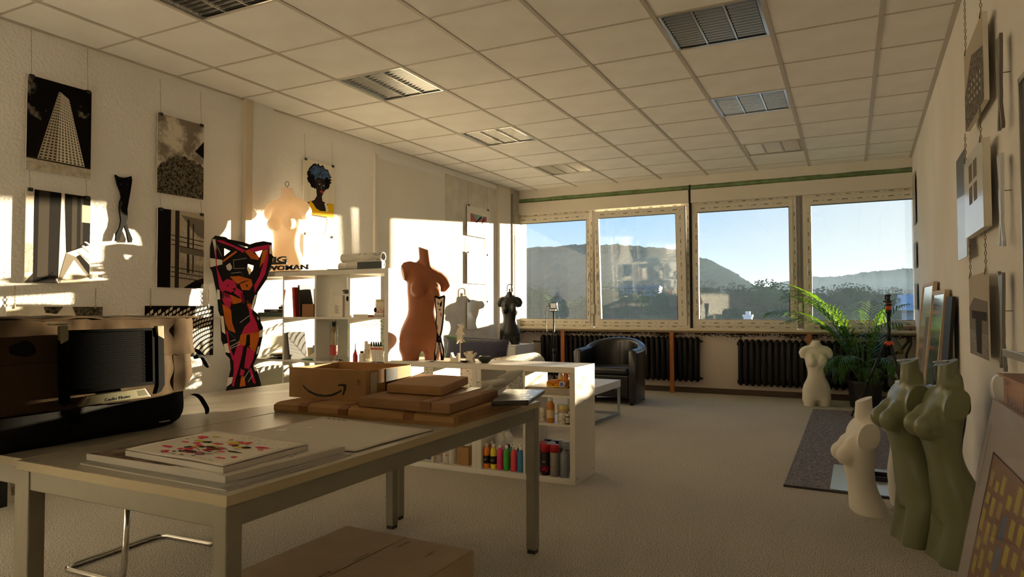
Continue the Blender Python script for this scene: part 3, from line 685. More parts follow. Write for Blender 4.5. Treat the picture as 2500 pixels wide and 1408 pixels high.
R2 = radiator('black cast-iron radiator below the two right windows, behind the palm', rc, 23, (rb-ra)/30, .135, .745, 'black radiators under the windows')
part(MB().cbox(((rb-ra)*.69, -.056, .41), (.045, .022, .10)), 'heat_meter', mat('meter_white', '#dcdad2', .4), R1, bevel=.004)
part(MB().cbox(((rb-ra)*.44, -.056, .40), (.045, .022, .10)), 'heat_meter', mat('meter_white', '#dcdad2', .4), R2, bevel=.004)
t = thing('radiator_valve', 'metal radiator valve with white head at the left end of the left radiator', 'valve', (ra-.15, YB-.10, .60))
part(MB().tube([(0, .1, .06), (0, 0, .06), (.12, 0, .06)], .012, 8), 'pipe', mat('pipe_dark', '#39342e', .5, .5), t, smooth=True)
part(MB().lathe([(.018, -.09), (.026, -.08), (.026, -.02), (.02, 0), (.014, .05)], (0, 0, 0), 14), 'valve_head', mat('meter_white', '#dcdad2', .4), t, smooth=True)

# ---- raw wooden props under the sill
M_pine = mat('raw_pine', '#b5713f', .7, col2='#9a5a30', vscale=5, stretch=(14, 14, 1))
for px, lb in ((1375, 'orange-brown wooden prop under the sill, leftmost of three'), (1641, 'orange-brown wooden prop under the sill beside the black armchair'), (1977, 'orange-brown wooden prop under the sill above the white stone torso')):
    x = ony(px, 900, YB-.13).x
    o = MB().box(x-.028, x+.028, YB-.155, YB-.112, 0, .826).build('wooden_prop', M_pine, bevel=.002); tag(o, lb, 'wooden prop', 'wooden props under the window sill')
    o.location.z = 0
# ---- heating pipes in the right corner
t = thing('heating_pipe', 'bundle of old pipes with brass valve in the right window corner', 'pipe', (.60, YB-.10, .3))
part(MB().tube([(.02, 0, .55), (.02, -.02, .45), (-.05, -.03, .35), (-.12, 0, .30), (-.20, 0, .29)], .016, 8), 'pipe', mat('pipe_dark', '#39342e', .5, .5), t, smooth=True)
part(MB().tube([(.05, 0, .60), (.05, -.03, .42), (0, -.03, .30), (0, 0, .0)], .013, 8), 'pipe', mat('pipe_dark', '#39342e', .5, .5), t, smooth=True)
part(MB().lathe([(.015, 0), (.03, .01), (.03, .05), (.015, .06)], (-.06, -.04, .30), 12), 'valve_head', mat('brass', '#8f7a48', .4, .7), t, smooth=True)
tag(MB().box(.47, .70, YB-.13, YB-.012, .09, .52).build('pipe_cover', mat('pipe_cover_white', '#c8c2b8', .6), bevel=.003), 'white boxed pipe cover low in the right window corner', 'pipe cover')

# ---- rug
def rug_mat():
    m = mat('rug_grey', '#a5a1ab', .95, col2='#4a474f', vscale=55, bump=.9, bscale=70, bdist=.012, stretch=(1, 5, 1)); return m
c = [onz(1985, 1000), onz(1913, 1187), Vector((.42, 4.70, 0)), Vector((.42, 8.46, 0))]
RM = rug_mat()
for nd in RM.node_tree.nodes:
    if nd.type == 'VALTORGB': nd.color_ramp.elements[0].position = .44; nd.color_ramp.elements[1].position = .57
t = thing('rug', 'dark grey woven rug runner on the carpet by the right wall', 'rug', (0, 6.6, 0))
MB().loft([[(p.x, p.y, 0.0005) for p in (c[1], c[2], c[3], c[0])], [(p.x, p.y, .012) for p in (c[1], c[2], c[3], c[0])]]).build('pile', rug_mat(), t, bevel=.004, fix=True)
MB().bar((c[1].x, c[1].y, .006), (c[2].x, c[2].y, .006), .012, .014).build('binding', mat('rug_binding', '#3c3a3c', .9), t)
# ================================================================== TORSO MANNEQUINS
# one continuous surface each: overlapping body masses fused by voxel remeshing, smoothed, then sawn flat
def sec(z, hw, yf, yb, n=28, e=2.4, cx=0.0):
    r = []
    for k in range(n):
        a = 2*pi*k/n; c, s = cos(a), sin(a)
        x = hw*(abs(c)**(2/e))*(1 if c >= 0 else -1); d = yb if s >= 0 else yf
        r.append((cx + x, d*(abs(s)**(2/e))*(1 if s >= 0 else -1), z))
    return r
def torso_mesh(name, m, leg=.0, split=True, arms='stub', neck=.95, voxel=.008, bust=1.0, shoulder=.178, hip=1.0, waist=1.0, twist=0.0, neck_tilt=(0, 0), bottom=None, smooth_it=12, armcut=.0, lean=0.0, tilt=0.0, curve=0.0, neckcut=.12):
    mb = MB()
    T = [(.10, .150*hip, .085, .115), (.16, .166*hip, .098, .125), (.22, .172*hip, .105, .128), (.28, .163*hip, .104, .108), (.34, .144*hip*.98, .098, .085), (.40, .126*waist, .090, .072), (.455, .118*waist, .085, .068),
         (.52, .124*waist, .088, .074), (.58, .135, .092, .084), (.64, .143, .090, .092), (.70, .146, .078, .096), (.75, .142, .062, .092), (.79, .118, .048, .078), (.82, .075, .045, .062), (.85, .050, .042, .052)]
    mb.loft([sec(*q) for q in T])
    for s in (-1, 1):
        if arms != 'none':
            # shoulder cap and stub of the upper arm
            pts = [(s*.07, .012, .800), (s*.115, .012, .790), (s*.152, .012, .765), (s*.176, .012, .725), (s*.196, .012, .67)]
            if arms == 'flat': pts = [(s*.06, .012, .79), (s*.11, .012, .775), (s*.15, .012, .745), (s*.18, .012, .70)]; mb.tube(pts, [.042, .056, .064, .064], 16)
            else: mb.tube(pts, [.040, .050, .054, .050, .044], 14)
        mb.tube([(s*.105, .022, .800), (s*.055, .024, .825), (s*.02, .018, .885)], [.022, .034, .030], 10)
        mb.ball((s*.068, -.088, .614), (.062*bust, .062*bust, .064*bust), 16, 10)
        mb.ball((s*.066, -.062, .665), (.055*bust, .045*bust, .065), 14, 9)
        mb.ball((s*.078*hip, .062 + (.020 if arms == 'flat' else 0), .195), (.088*hip, .085 + (.012 if arms == 'flat' else 0), .098), 16, 10)
        # collar bones
        mb.tube([(s*.02, -.036, .812), (s*.07, -.036, .815), (s*.13, -.018, .812)], [.010, .011, .012], 8)
        # thighs
        gx = .088 if split else .078
        L = []
        for z, rx, ry, yc in ((leg-.06, .066, .074, .004), (leg, .068, .078, .004), (lerp(leg, .10, .5), .078, .088, .004), (.10, .088*hip, .098, .006), (.17, .086*hip, .10, .008)):
            rx2 = rx if split else rx*1.12
            L.append([(s*gx*hip + rx2*cos(2*pi*k/20), yc + ry*sin(2*pi*k/20), z) for k in range(20)])
        mb.loft(L)
    if not split: mb.loft([[(x*.9, y*.85, z) for x, y, z in sec(zz, .10, .075, .07)] for zz in (leg-.06, .05, .16)])
    # neck
    nx, ny = neck_tilt
    mb.tube([(0, .020, .77), (0, .012, .82), (nx*.4, ny*.4, .87), (nx, ny, neck), (nx*1.2, ny*1.2, neck+.06)], [.068, .060, .052, .048, .047], 18)
    me = mb.mesh(name, m)
    o = bpy.data.objects.new(name, me); COL.objects.link(o)
    md = o.modifiers.new('rm', 'REMESH'); md.mode = 'VOXEL'; md.voxel_size = voxel
    dg = bpy.context.evaluated_depsgraph_get(); ev = o.evaluated_get(dg); m2 = bpy.data.meshes.new_from_object(ev)
    bpy.data.objects.remove(o)
    bm = bmesh.new(); bm.from_mesh(m2)
    for _ in range(smooth_it): bmesh.ops.smooth_vert(bm, verts=bm.verts[:], factor=.5, use_axis_x=True, use_axis_y=True, use_axis_z=True)
    def cut(co, no, flt=None):
        F = [f for f in bm.faces if flt is None or flt(f.calc_center_median())]
        g = list({v for f in F for v in f.verts}) + list({e for f in F for e in f.edges}) + F
        r = bmesh.ops.bisect_plane(bm, geom=g, plane_co=co, plane_no=no, clear_outer=True)
        e = [x for x in r['geom_cut'] if isinstance(x, bmesh.types.BMEdge)]
        if e: bmesh.ops.holes_fill(bm, edges=e, sides=0)
    b0 = leg if bottom is None else bottom
    cut((0, 0, b0), (0, 0, -1))
    cut((nx, ny, neck), (nx*1.5, ny*1.5 - neckcut, 1.0))
    if arms != 'none':
        for s in (-1, 1):
            if arms == 'flat': cut((s*.142, 0, .72), (s*1.0, 0, .10), lambda c, s=s: c.z > .56 and c.x*s > .10)
            else: cut((s*(shoulder+armcut), 0, .72), (s*1.0, 0, -.42), lambda c, s=s: c.z > .60 and c.x*s > .11)
    for v in bm.verts:
        z = v.co.z
        if tilt: q = min(1, max(0, (z-.40)/.36)); v.co.z = z - v.co.x*tilt*q*q*(3-2*q); v.co.x += tilt*.10*q*q
        if curve: v.co.y += curve*cos(2*pi*(z-.18)/.86)
    if twist or lean:
        for v in bm.verts:
            h = v.co.z - b0; a = twist*h; x, y = v.co.x, v.co.y; v.co.x = x*cos(a) - y*sin(a); v.co.y = x*sin(a) + y*cos(a)
            v.co.y += lean*h*h
    for v in bm.verts: v.co.z -= b0
    for f in bm.faces: f.smooth = len(f.verts) <= 4
    bmesh.ops.recalc_face_normals(bm, faces=bm.faces[:])
    out = bpy.data.meshes.new(name); bm.to_mesh(out); bm.free(); out.materials.append(m)
    bpy.data.meshes.remove(m2)
    return out, (neck - b0), (nx, ny)
def torso(label, loc, rz, H, mesh, hook=None, sx=1.0, sy=1.0, tilt=0.0, capm=None):
    me, nz, nn = mesh; t = thing('torso_mannequin', label, 'mannequin', loc, rz, 'torso mannequins'); s = H/nz
    t.scale = (s*sx, s*sy, s)
    if tilt: t.rotation_euler = (tilt, 0, rz)
    local(put('body', me), t)
    if hook is not None:
        r, hh = hook
        if hh == 'ring':
            part(MB().tube([(nn[0] + .034*cos(a), nn[1] + .034*sin(a), nz + .004 + .12*.034*sin(a)) for a in [2*pi*k/22 for k in range(22)]], .004, 6, closed=True), 'neck_ring', M_sat, t, smooth=True)
            part(MB().tube([(nn[0]+.0, nn[1]-.0, nz-.004), (nn[0], nn[1], nz+.01)], .006, 8), 'screw', M_sat, t)
        elif hh == 'wire':
            part(MB().tube([(nn[0], nn[1], nz-.01), (nn[0], nn[1], nz+.012)] + [(nn[0] - .0 + r*sin(a)*.8, nn[1], nz+.012+r - r*cos(a)) for a in [2*pi*k/16*.9 for k in range(17)]], .003, 6), 'hook', mat('wire', '#7c776c', .4, .8), t, smooth=True)
        elif hh == 'hanger':
            part(MB().tube([(nn[0], nn[1], nz-.01), (nn[0], nn[1], nz+.05)] , .014, 10), 'hook_stem', M_foot, t, smooth=True)
            part(MB().tube([(nn[0]+r, nn[1], nz+.0), (nn[0]+r, nn[1], nz+.085)] + [(nn[0] + r*cos(a), nn[1], nz+.085 + r*sin(a)) for a in [pi*k/14 for k in range(15)]] + [(nn[0]-r, nn[1], nz+.02), (nn[0]-r-.02, nn[1], nz+.015)], .007, 8), 'hook', M_foot, t, smooth=True)
    return t
# 1 cream plastic torso standing on the tall shelf
M_cream = mat('cream_plastic', '#e6d3b4', .38, sss=.0, spec=.4)
def translucent(name, col):
    m = mat(name, col, .4); n = m.node_tree.nodes; l = m.node_tree.links; b = n['Principled BSDF']; o = n['Material Output']
    tl = n.new('ShaderNodeBsdfTranslucent'); tl.inputs[0].default_value = (*lin('#ffe6c4'), 1); mx = n.new('ShaderNodeMixShader'); mx.inputs[0].default_value = .22
    l.new(b.outputs[0], mx.inputs[1]); l.new(tl.outputs[0], mx.inputs[2]); l.new(mx.outputs[0], o.inputs[0]); return m
torso('cream plastic torso with small wire hook standing on the tall shelf', (-4.392, 4.405, 1.4705), radians(12), .750, torso_mesh('body', translucent('cream_shell', '#f1e8da'), leg=.10, split=False, bottom=.20, neck=.93, shoulder=.19, armcut=.02, bust=.92, waist=.92), hook=(.022, 'wire'), sx=1.0)
# 2 terracotta torso on the low shelf
torso('terracotta brown life-size torso with thighs standing on the low shelf', (-2.935, 4.345, .7705), radians(47), .845, torso_mesh('body', mat('terracotta', '#a3623d', .5, var=.06, vscale=7), leg=.015, split=True, neck=.985, shoulder=.182, armcut=.012, neck_tilt=(-.02, -.012), tilt=.36, hip=1.08, curve=.012), sx=1.06)
# 3 small black torso with hanger hook on the corner cabinet
torso('glossy black torso with a hanging hook on the white corner cabinet', (-4.318, 8.60, .6525), radians(22), .745, torso_mesh('body', mat('black_gloss', '#151617', .3, spec=.5), leg=.04, split=True, neck=.915, shoulder=.19, armcut=.02, bust=.92, waist=.92), hook=(.040, 'hanger'))
# 4 white stone torso by the radiator
torso('white plaster torso with short thighs standing in front of the radiator', (-.36, 8.80, 0), radians(14), .765, torso_mesh('body', mat('plaster_white', '#e0dacc', .55, bump=.1, bscale=80), leg=.02, split=True, neck=.90, shoulder=.195, armcut=.015, hip=1.05, waist=.92, bust=.95))
# 5 white torso seen from the side
torso('smooth white torso in profile on the carpet, nearest to the rug', (.062, 4.40, 0), radians(-76), .632, torso_mesh('body', mat('white_foam', '#e6e0d4', .6), leg=.10, split=False, bottom=.265, neck=.955, curve=.030, neckcut=.40, neck_tilt=(0, -.02), shoulder=.165, bust=1.0, arms='flat', armcut=.0), sx=1.0, sy=1.0)
# 6,7 olive torsos, 8 black one behind, 9 white one behind
OL = torso_mesh('body', mat('olive_plastic', '#767a58', .33, spec=.5), leg=-.10, split=False, neck=.955, shoulder=.165, bust=1.12, arms='flat', hip=1.06, curve=.040, neckcut=.45, neck_tilt=(0, -.03))
torso('olive green torso with metal neck ring, left one of the pair by the wall', (.265, 3.93, 0), radians(-72), .892, OL, hook=(0, 'ring'))
torso('olive green torso with metal neck ring, right one partly behind the wrapped painting', (.400, 3.70, 0), radians(-74), .905, OL, hook=(0, 'ring'))
torso('black torso half hidden behind the right olive torso', (.425, 4.14, 0), radians(-60), .86, torso_mesh('body', mat('black_satin', '#17181b', .3), leg=-.05, split=False, neck=.955, shoulder=.17, arms='flat'), hook=(0, 'ring'))
torso('small white torso hidden behind the left olive torso, only its neck showing', (.27, 4.55, 0), radians(-80), .735, torso_mesh('body', mat('white_foam', '#e3dccb', .6), leg=.0, split=False, neck=.95, shoulder=.165, arms='flat'))
# ================================================================== THINGS ON THE WALLS
def text_mesh(s, size, extrude, m, align='CENTER', bold=0.0, shear=0.0):
    cu = bpy.data.curves.new('lettering', 'FONT'); cu.body = s; cu.size = size; cu.extrude = extrude; cu.align_x = align; cu.align_y = 'CENTER'; cu.offset = bold; cu.shear = shear; cu.resolution_u = 3
    o = bpy.data.objects.new('lettering', cu); COL.objects.link(o); dg = bpy.context.evaluated_depsgraph_get()
    me = bpy.data.meshes.new_from_object(o.evaluated_get(dg)); bpy.data.objects.remove(o); me.materials.clear(); me.materials.append(m); return me
def text_on(s, size, m, parent, P, U, V, extrude=.0004, bold=0.0, align='CENTER', name='lettering', shear=0.0):
    o = put(name, text_mesh(s, size, extrude, m, align, bold, shear)); U = Vector(U).normalized(); V = Vector(V); V = (V - U*U.dot(V)).normalized(); N = U.cross(V)
    W_ = Matrix(((U.x, V.x, N.x, P[0]), (U.y, V.y, N.y, P[1]), (U.z, V.z, N.z, P[2]), (0, 0, 0, 1)))
    o.parent = parent; o.matrix_parent_inverse = parent.matrix_basis.inverted(); o.matrix_basis = W_
    return o
def noise_mat(name, c1, c2, scale, p0=.4, p1=.6, rough=.5, detail=4.0, stretch=None, dist=0.0):
    if name in MATS: return MATS[name]
    m = mat(name, c1, max(rough, .7), col2=c2, vscale=scale, detail=detail, stretch=stretch, spec=.08)
    for nd in m.node_tree.nodes:
        if nd.type == 'VALTORGB': nd.color_ramp.elements[0].position = p0; nd.color_ramp.elements[1].position = p1
        if nd.type == 'TEX_NOISE': nd.inputs['Distortion'].default_value = dist; nd.inputs['Roughness'].default_value = .65
    return m
M_card = mat('poster_board', '#dcd6c8', .7, spec=.1)
M_clip = mat('clip_black', '#151413', .4)
M_wire = mat('hang_wire', '#8d8474', .5, .5)
M_chain = mat('chain_brass', '#7a6b4c', .4, .8)
class Plane:
    def __init__(s, O, U, V, N): s.O, s.U, s.V, s.N = Vector(O), Vector(U), Vector(V), Vector(N)
    def p(s, u, v, t=0.0): return s.O + s.U*u + s.V*v + s.N*t
def layers(pl, w, h, prints, parent, name='print', t0=.0006):
    mb = MB(); ms = []
    for k, (m, polys) in enumerate(prints):
        if m not in ms: ms.append(m)
        mb.cur = ms.index(m); t = t0 + k*.00018
        for q in polys: mb.poly([pl.p(u*w, v*h, t) for u, v in q])
    return mb.build(name, ms, parent)
def poster(name, label, pl, w, h, prints, t=.006, wires=None, clips=True, cat='poster', chain=None, m=None, group=None):
    th = thing(name, label, cat, pl.p(w/2, 0), 0, group)
    b = MB(); b.loft([[pl.p(0, 0, -t), pl.p(w, 0, -t), pl.p(w, h, -t), pl.p(0, h, -t)], [pl.p(0, 0), pl.p(w, 0), pl.p(w, h), pl.p(0, h)]])
    b.build('board', m or M_card, th, fix=True)
    if prints: layers(pl, w, h, prints, th)
    if wires:
        for u in (.06, .94):
            MB().tube([pl.p(u*w, h-.005, .003), pl.p(u*w, h+.02, -.002), pl.p(u*w, h+wires, -t-.008)], .0013, 5).build('wire', M_wire, th)
            if clips: MB().cbox(pl.p(u*w, h-.006, .001), (.018, .026, .022)).build('clip', M_clip, th)
    if chain:
        for u in (.08, .92):
            mb = MB(); n = int(chain/.018)
            for k in range(n):
                c = pl.p(u*w, h+.012+k*.018, -.002); a = pl.U*.004 if k % 2 else pl.N*.004
                mb.tube([c + a*cos(q) + pl.V*.0105*sin(q) for q in [2*pi*j/8 for j in range(8)]], .0014, 4, closed=True)
            mb.build('chain', M_chain, th); MB().tube([pl.p(u*w, h+.014, 0), pl.p(u*w, h-.012, .004)], .003, 5).build('clip', M_chain, th)
    return th
def left_plane(y0, z0, off): return Plane((xl(y0)+off, y0, z0), (.0147, 1, 0), (0, 0, 1), (1, -.0147, 0))
def bil(A, B, C, D, s, t): # A-B bottom, D-C top
    return (lerp(lerp(A[0], B[0], s), lerp(D[0], C[0], s), t), lerp(lerp(A[1], B[1], s), lerp(D[1], C[1], s), t))
def cells(A, B, C, D, nx, ny, fx=.6, fy=.55):
    out = []
    for i in range(nx):
        for j in range(ny):
            s0, s1 = (i+(1-fx)/2)/nx, (i+(1+fx)/2)/nx; t0, t1 = (j+(1-fy)/2)/ny, (j+(1+fy)/2)/ny
            out.append([bil(A, B, C, D, s, t) for s, t in ((s0, t0), (s1, t0), (s1, t1), (s0, t1))])
    return out
FULL = [[(0, 0), (1, 0), (1, 1), (0, 1)]]
K_blk, K_dk, K_md, K_lt, K_wh = [mat('ink_'+n, c, .75, spec=.08) for n, c in (('black', '#14110f'), ('dark', '#3a342d'), ('mid', '#7d7466'), ('light', '#b9ae9b'), ('white', '#e0d8c8'))]
sky_d = noise_mat('print_night_clouds', '#0f0d0b', '#a89d8c', 5.0, .30, .46); sky_l = noise_mat('print_pale_clouds', '#857b6d', '#d8cfbf', 6.5, .40, .56); tre = noise_mat('print_foliage', '#13110e', '#7a7060', 60, .38, .62)
stone = noise_mat('print_stone', '#d8cfbd', '#a89d8b', 30, .3, .7)
# A: tower photograph
twr = [(sky_d, FULL), (K_blk, [[(0, .1), (1, .1), (1, .52), (.6, .60), (.3, .52), (0, .60)]]), (stone, [[(0, 0), (1, 0), (1, .115), (0, .125)]]), (K_dk, [[(0, .118), (1, .108), (1, .122), (0, .135)]]),
       (K_lt, [[(.16, .13), (.455, .13), (.50, .90), (.47, .90)]]), (K_wh, [[(.455, .13), (.90, .125), (.63, .845), (.50, .90)]]),
       (K_dk, cells((.16, .13), (.455, .13), (.50, .90), (.47, .90), 4, 24, .6, .5) + cells((.455, .13), (.90, .125), (.63, .845), (.50, .90), 7, 24, .52, .5)), (K_md, cells((.455, .13), (.90, .125), (.63, .845), (.50, .90), 7, 1, .12, 1.0))]
poster('photo_print', 'black and white photo print of a tall tower, upper left of the wall group', left_plane(2.455, 2.06, .022), .405, .605, twr, wires=.30, group='photo prints on the left wall')
# B: colonnade
colo = [(K_wh, FULL), (noise_mat('print_grass', '#9b917f', '#d4cab8', 70, .4, .6), [[(0, .10), (.14, .12), (.14, .42), (0, .42)]]), (K_dk, [[(0, 0), (.5, 0), (.42, .10), (.12, .10)]]), (K_blk, [[(.12, 0), (.50, .06), (.53, 1), (.12, 1)]]), (K_dk, [[(.18, .06), (.34, .07), (.35, 1), (.19, 1)]]),
        (K_blk, [[(.62, .34), (1, .45), (1, 1), (.58, 1)]]), (K_dk, [[(.70, .37), (.78, .40), (.78, .98), (.70, .98)], [(.84, .44), (.88, .45), (.88, .98), (.84, .98)]]), (K_lt, [[(.86, .70), (1, .70), (1, .90), (.86, .90)]]),
        (K_md, [[(.50, .02), (.62, 0), (1, 0), (1, .10), (.78, .30), (.62, .34)]]), (K_wh, [[(.52, 0), (.74, .27), (1, .06), (1, 0)], [(.80, .36), (.85, .37), (1, .30), (1, .26)], [(.86, .43), (.90, .44), (1, .39), (1, .36)], [(.90, .48), (.94, .485), (1, .46), (1, .44)]]), (K_blk, [[(.78, .30), (.84, .33), (1, .22), (1, .10)]]), (K_blk, [[(.14, 0), (.46, .0), (.44, .13), (.30, .05)]])]
poster('photo_print', 'black and white photo print of dark columns with steps, lower left of the wall group', left_plane(2.458, 1.335, .022), .405, .60, colo, wires=.12, group='photo prints on the left wall')
# C: clouds over tree
tr = random.Random(3); edge = [(0, .36)] + [(u, .30 + .16*sin(u*3.1) + .05*tr.random()) for u in [k/16 for k in range(1, 16)]] + [(1, .40)]
poster('photo_print', 'photo print of clouds over a dark leafy tree, upper right of the wall group', left_plane(3.358, 2.045, .02), .405, .605, [(sky_l, FULL), (tre, [[(0, 0), (1, 0), (1, .42), (.92, .47), (.84, .45), (.76, .50), (.66, .49), (.58, .53), (.48, .50), (.40, .52), (.30, .47), (.22, .46), (.16, .40), (.08, .39), (0, .30)]]), (K_blk, [[(.80, .62), (1, .78), (1, .55)]])], wires=.27, group='photo prints on the left wall')
# D: facade with railings
rail = [[(.28, v), (.98, v-.05), (.98, v-.038), (.28, v+.012)] for v in (.14, .20, .26, .55, .61, .67)]
poster('photo_print', 'black and white photo print of a facade with railings, lower right of the wall group', left_plane(3.368, 1.328, .02), .405, .60,
       [(K_lt, FULL), (stone, [[(.5, .1), (1, .05), (1, .7), (.5, .8)]]), (K_md, [[(.48, .95), (1, .92), (1, .66), (.85, .70)]]), (K_blk, [[(0, 0), (.27, 0), (.27, 1), (0, 1)]]), (K_dk, [[(.36, 0), (.45, 0), (.45, 1), (.36, 1)], [(.62, .2), (.67, .2), (.67, .9), (.62, .9)], [(.74, .2), (.77, .2), (.77, .85), (.74, .85)]]), (K_blk, [[(.55, .0), (1, .0), (1, .14), (.8, .10)]]), (K_md, [[(.46, .46), (1, .42), (1, .50), (.46, .54)]]), (K_dk, rail + cells((.48, .10), (1, .05), (1, .30), (.48, .35), 14, 1, .2, 1.0))], wires=.11, group='photo prints on the left wall')
# E: cloud print behind the bag, F: lattice dome
poster('photo_print', 'wide photo print of pale clouds and a tree top behind the bag', left_plane(2.36, .78, .018), .60, .40, [(noise_mat('print_soft_clouds', '#cfc5b3', '#efe6d5', 6, .35, .65), FULL), (tre, [[(.62, .5), (1, .4), (1, 1), (.66, 1), (.70, .85), (.60, .7)]]), (tre, [[(.38, .9), (.5, .88), (.56, 1), (.36, 1)]])], chain=.13, group='photo prints on the left wall')
def dome():
    fx = lambda s, t: (min(1, max(0, s)), min(1, max(0, t))); out = []; NR, NA = 16, 26
    for i in range(NR):
        for j in range(NA):
            a0, a1 = .15 + (j+.1)/NA*1.55, .15 + (j+.82)/NA*1.55; r0, r1 = .25 + (i+.14)/NR*1.1, .25 + (i+.72)/NR*1.1
            q = [(1.12 - r*cos(a)*1.05, -.12 + r*sin(a)*1.15) for r, a in ((r0, a0), (r1, a0+.03), (r1, a1+.03), (r0, a1))]
            if all(0 <= x <= 1 and 0 <= y <= 1 for x, y in q): out.append(q)
    return out
poster('photo_print', 'wide photo print of a dark lattice dome between bag and red artwork', left_plane(3.272, .788, .018), .60, .40, [(K_blk, FULL), (K_wh, dome()[::1])], chain=.13, group='photo prints on the left wall')

# black cut-out figure on the wall
FIG = [(540,835),(558,846),(575,850),(597,848),(618,842),(621,862),(615,905),(605,960),(598,1000),(600,1040),(592,1065),(605,1100),(622,1140),(620,1158),(604,1158),(595,1112),(583,1077),(572,1105),(558,1150),(541,1152),(545,1120),(562,1085),(568,1050),(560,1000),(562,965),(570,945),(566,920),(550,880)]
FIGH = [[(553,848),(564,853),(556,858)], [(612,850),(600,856),(608,862)], [(566,874),(574,878),(571,887),(565,884)], [(603,877),(598,884),(603,890),(607,884)]]
fw = [onl(x/1.956, y/1.956) for x, y in FIG]; fo = Vector((fw[0].x, fw[0].y, 0))
def wallfig(pts): return [(onl(x/1.956, y/1.956).y, onl(x/1.956, y/1.956).z) for x, y in pts]
o = MB().prism(wallfig(FIG), (xl(3.1)+.012, 0, 0), (0, 1, 0), (0, 0, 1), (1, 0, 0), 0, .014, [wallfig(h) for h in FIGH]).build('cutout_figure', mat('cutout_black', '#0d0c0b', .7, spec=.08))
tag(o, 'black cut-out of a female figure with crossed legs on the left wall', 'cut-out')
o2 = MB().tube([(xl(3.1)-.002, 3.1, 2.0), (xl(3.1)+.013, 3.1, 2.0)], .006, 8).build('spacer', M_clip, o); o2.parent = o

# G: portrait, G2: line drawing
def blob(cx, cy, rx, ry, n=26, amp=.1, seed=0, a0=0, a1=2*pi):
    r = random.Random(seed); return [(cx + rx*(1+amp*r.uniform(-1, 1))*cos(a0+(a1-a0)*k/n), cy + ry*(1+amp*r.uniform(-1, 1))*sin(a0+(a1-a0)*k/n)) for k in range(n)]
K_blue = noise_mat('ink_blue_hair', '#4f6c96', '#232a3a', 30, .35, .6); K_face = mat('ink_face', '#2c2320', .7, spec=.08); K_yel = mat('ink_yellow', '#e0b21c', .7, spec=.08); K_lip = mat('ink_lip', '#b0484e', .7, spec=.08); K_gray = mat('ink_greyblue', '#5d6672', .7, spec=.08)
port = [(K_wh, FULL), (K_lt, [[(x, .25+.03*(k % 3)), (x+.006, .25), (x+.006, .8), (x, .78)] for k, x in enumerate([.12, .16, .19, .80, .84, .88, .91])]), (K_blk, [blob(.50, .71, .38, .245, 60, .10, 2)]), (K_blue, [blob(.52, .76, .32, .17, 44, .13, 5)]), (K_blk, [blob(.28, .62, .10, .12, 20, .25, 8), blob(.74, .64, .10, .11, 20, .25, 9)]),
        (K_face, [[(.36, .62), (.42, .70), (.60, .71), (.70, .62), (.69, .50), (.62, .42), (.58, .36), (.60, .28), (.80, .24), (.95, .14), (.62, .06), (.30, .06), (.10, .20), (.34, .27), (.42, .36), (.40, .46)]]),
        (K_yel, [[(.02, .0), (.98, .0), (.98, .26), (.84, .27), (.74, .20), (.70, .10), (.55, .09), (.40, .12), (.30, .20), (.20, .26), (.14, .12), (.02, .10)]]), (K_wh, [[(.66, .24), (.74, .28), (.80, .10), (.74, .08)]]), (K_face, [[(.34, .24), (.44, .24), (.58, .10), (.50, .09)]]),
        (K_gray, [[(.46, .60), (.56, .61), (.56, .60), (.46, .59)], [(.60, .60), (.68, .585), (.68, .575), (.60, .59)], [(.55, .58), (.57, .58), (.58, .50), (.55, .49)], [(.44, .64), (.54, .655), (.54, .645), (.44, .63)]]), (K_wh, [[(.47, .585), (.52, .59), (.52, .578), (.47, .574)], [(.61, .582), (.66, .576), (.66, .565), (.61, .572)]]), (K_lip, [[(.50, .455), (.56, .475), (.62, .46), (.66, .465), (.62, .43), (.55, .43)]])]
poster('art_print', 'portrait print of a woman with blue hair and yellow top', left_plane(4.855, 2.075, .03), .425, .525, port, wires=.24)
ln = random.Random(5); lines = []
for k in range(70):
    u = .18 + .64*ln.random(); v0 = .15 + .5*ln.random(); L = .10 + .22*ln.random(); du = (u-.5)*.35*ln.random()
    lines.append([(u, v0), (u+.006, v0), (u+du+.006, v0+L), (u+du, v0+L)])
K_pale = mat('ink_pale_yellow', '#d8c188', .55); K_lg = mat('ink_palegrey', '#b8ad98', .55)
poster('art_print', 'pale yellow line drawing of a figure with braids, below the portrait', left_plane(4.862, 1.36, .03), .425, .525, [(K_wh, FULL), (K_pale, lines + [blob(.5, .80, .22, .12, 20, .12, 4)]), (K_lg, [blob(.5, .55, .17, .20, 20, .04, 4), blob(.16, .72, .12, .10, 14, .3, 6), blob(.84, .72, .12, .10, 14, .3, 7)]), (K_wh, [blob(.5, .52, .14, .16, 20, .05, 4)]), (K_lg, [blob(.5, .50, .05, .03, 12, .05, 4), [(.38, .60), (.46, .61), (.46, .60), (.38, .59)], [(.54, .61), (.62, .60), (.62, .59), (.54, .60)]])], wires=.19)
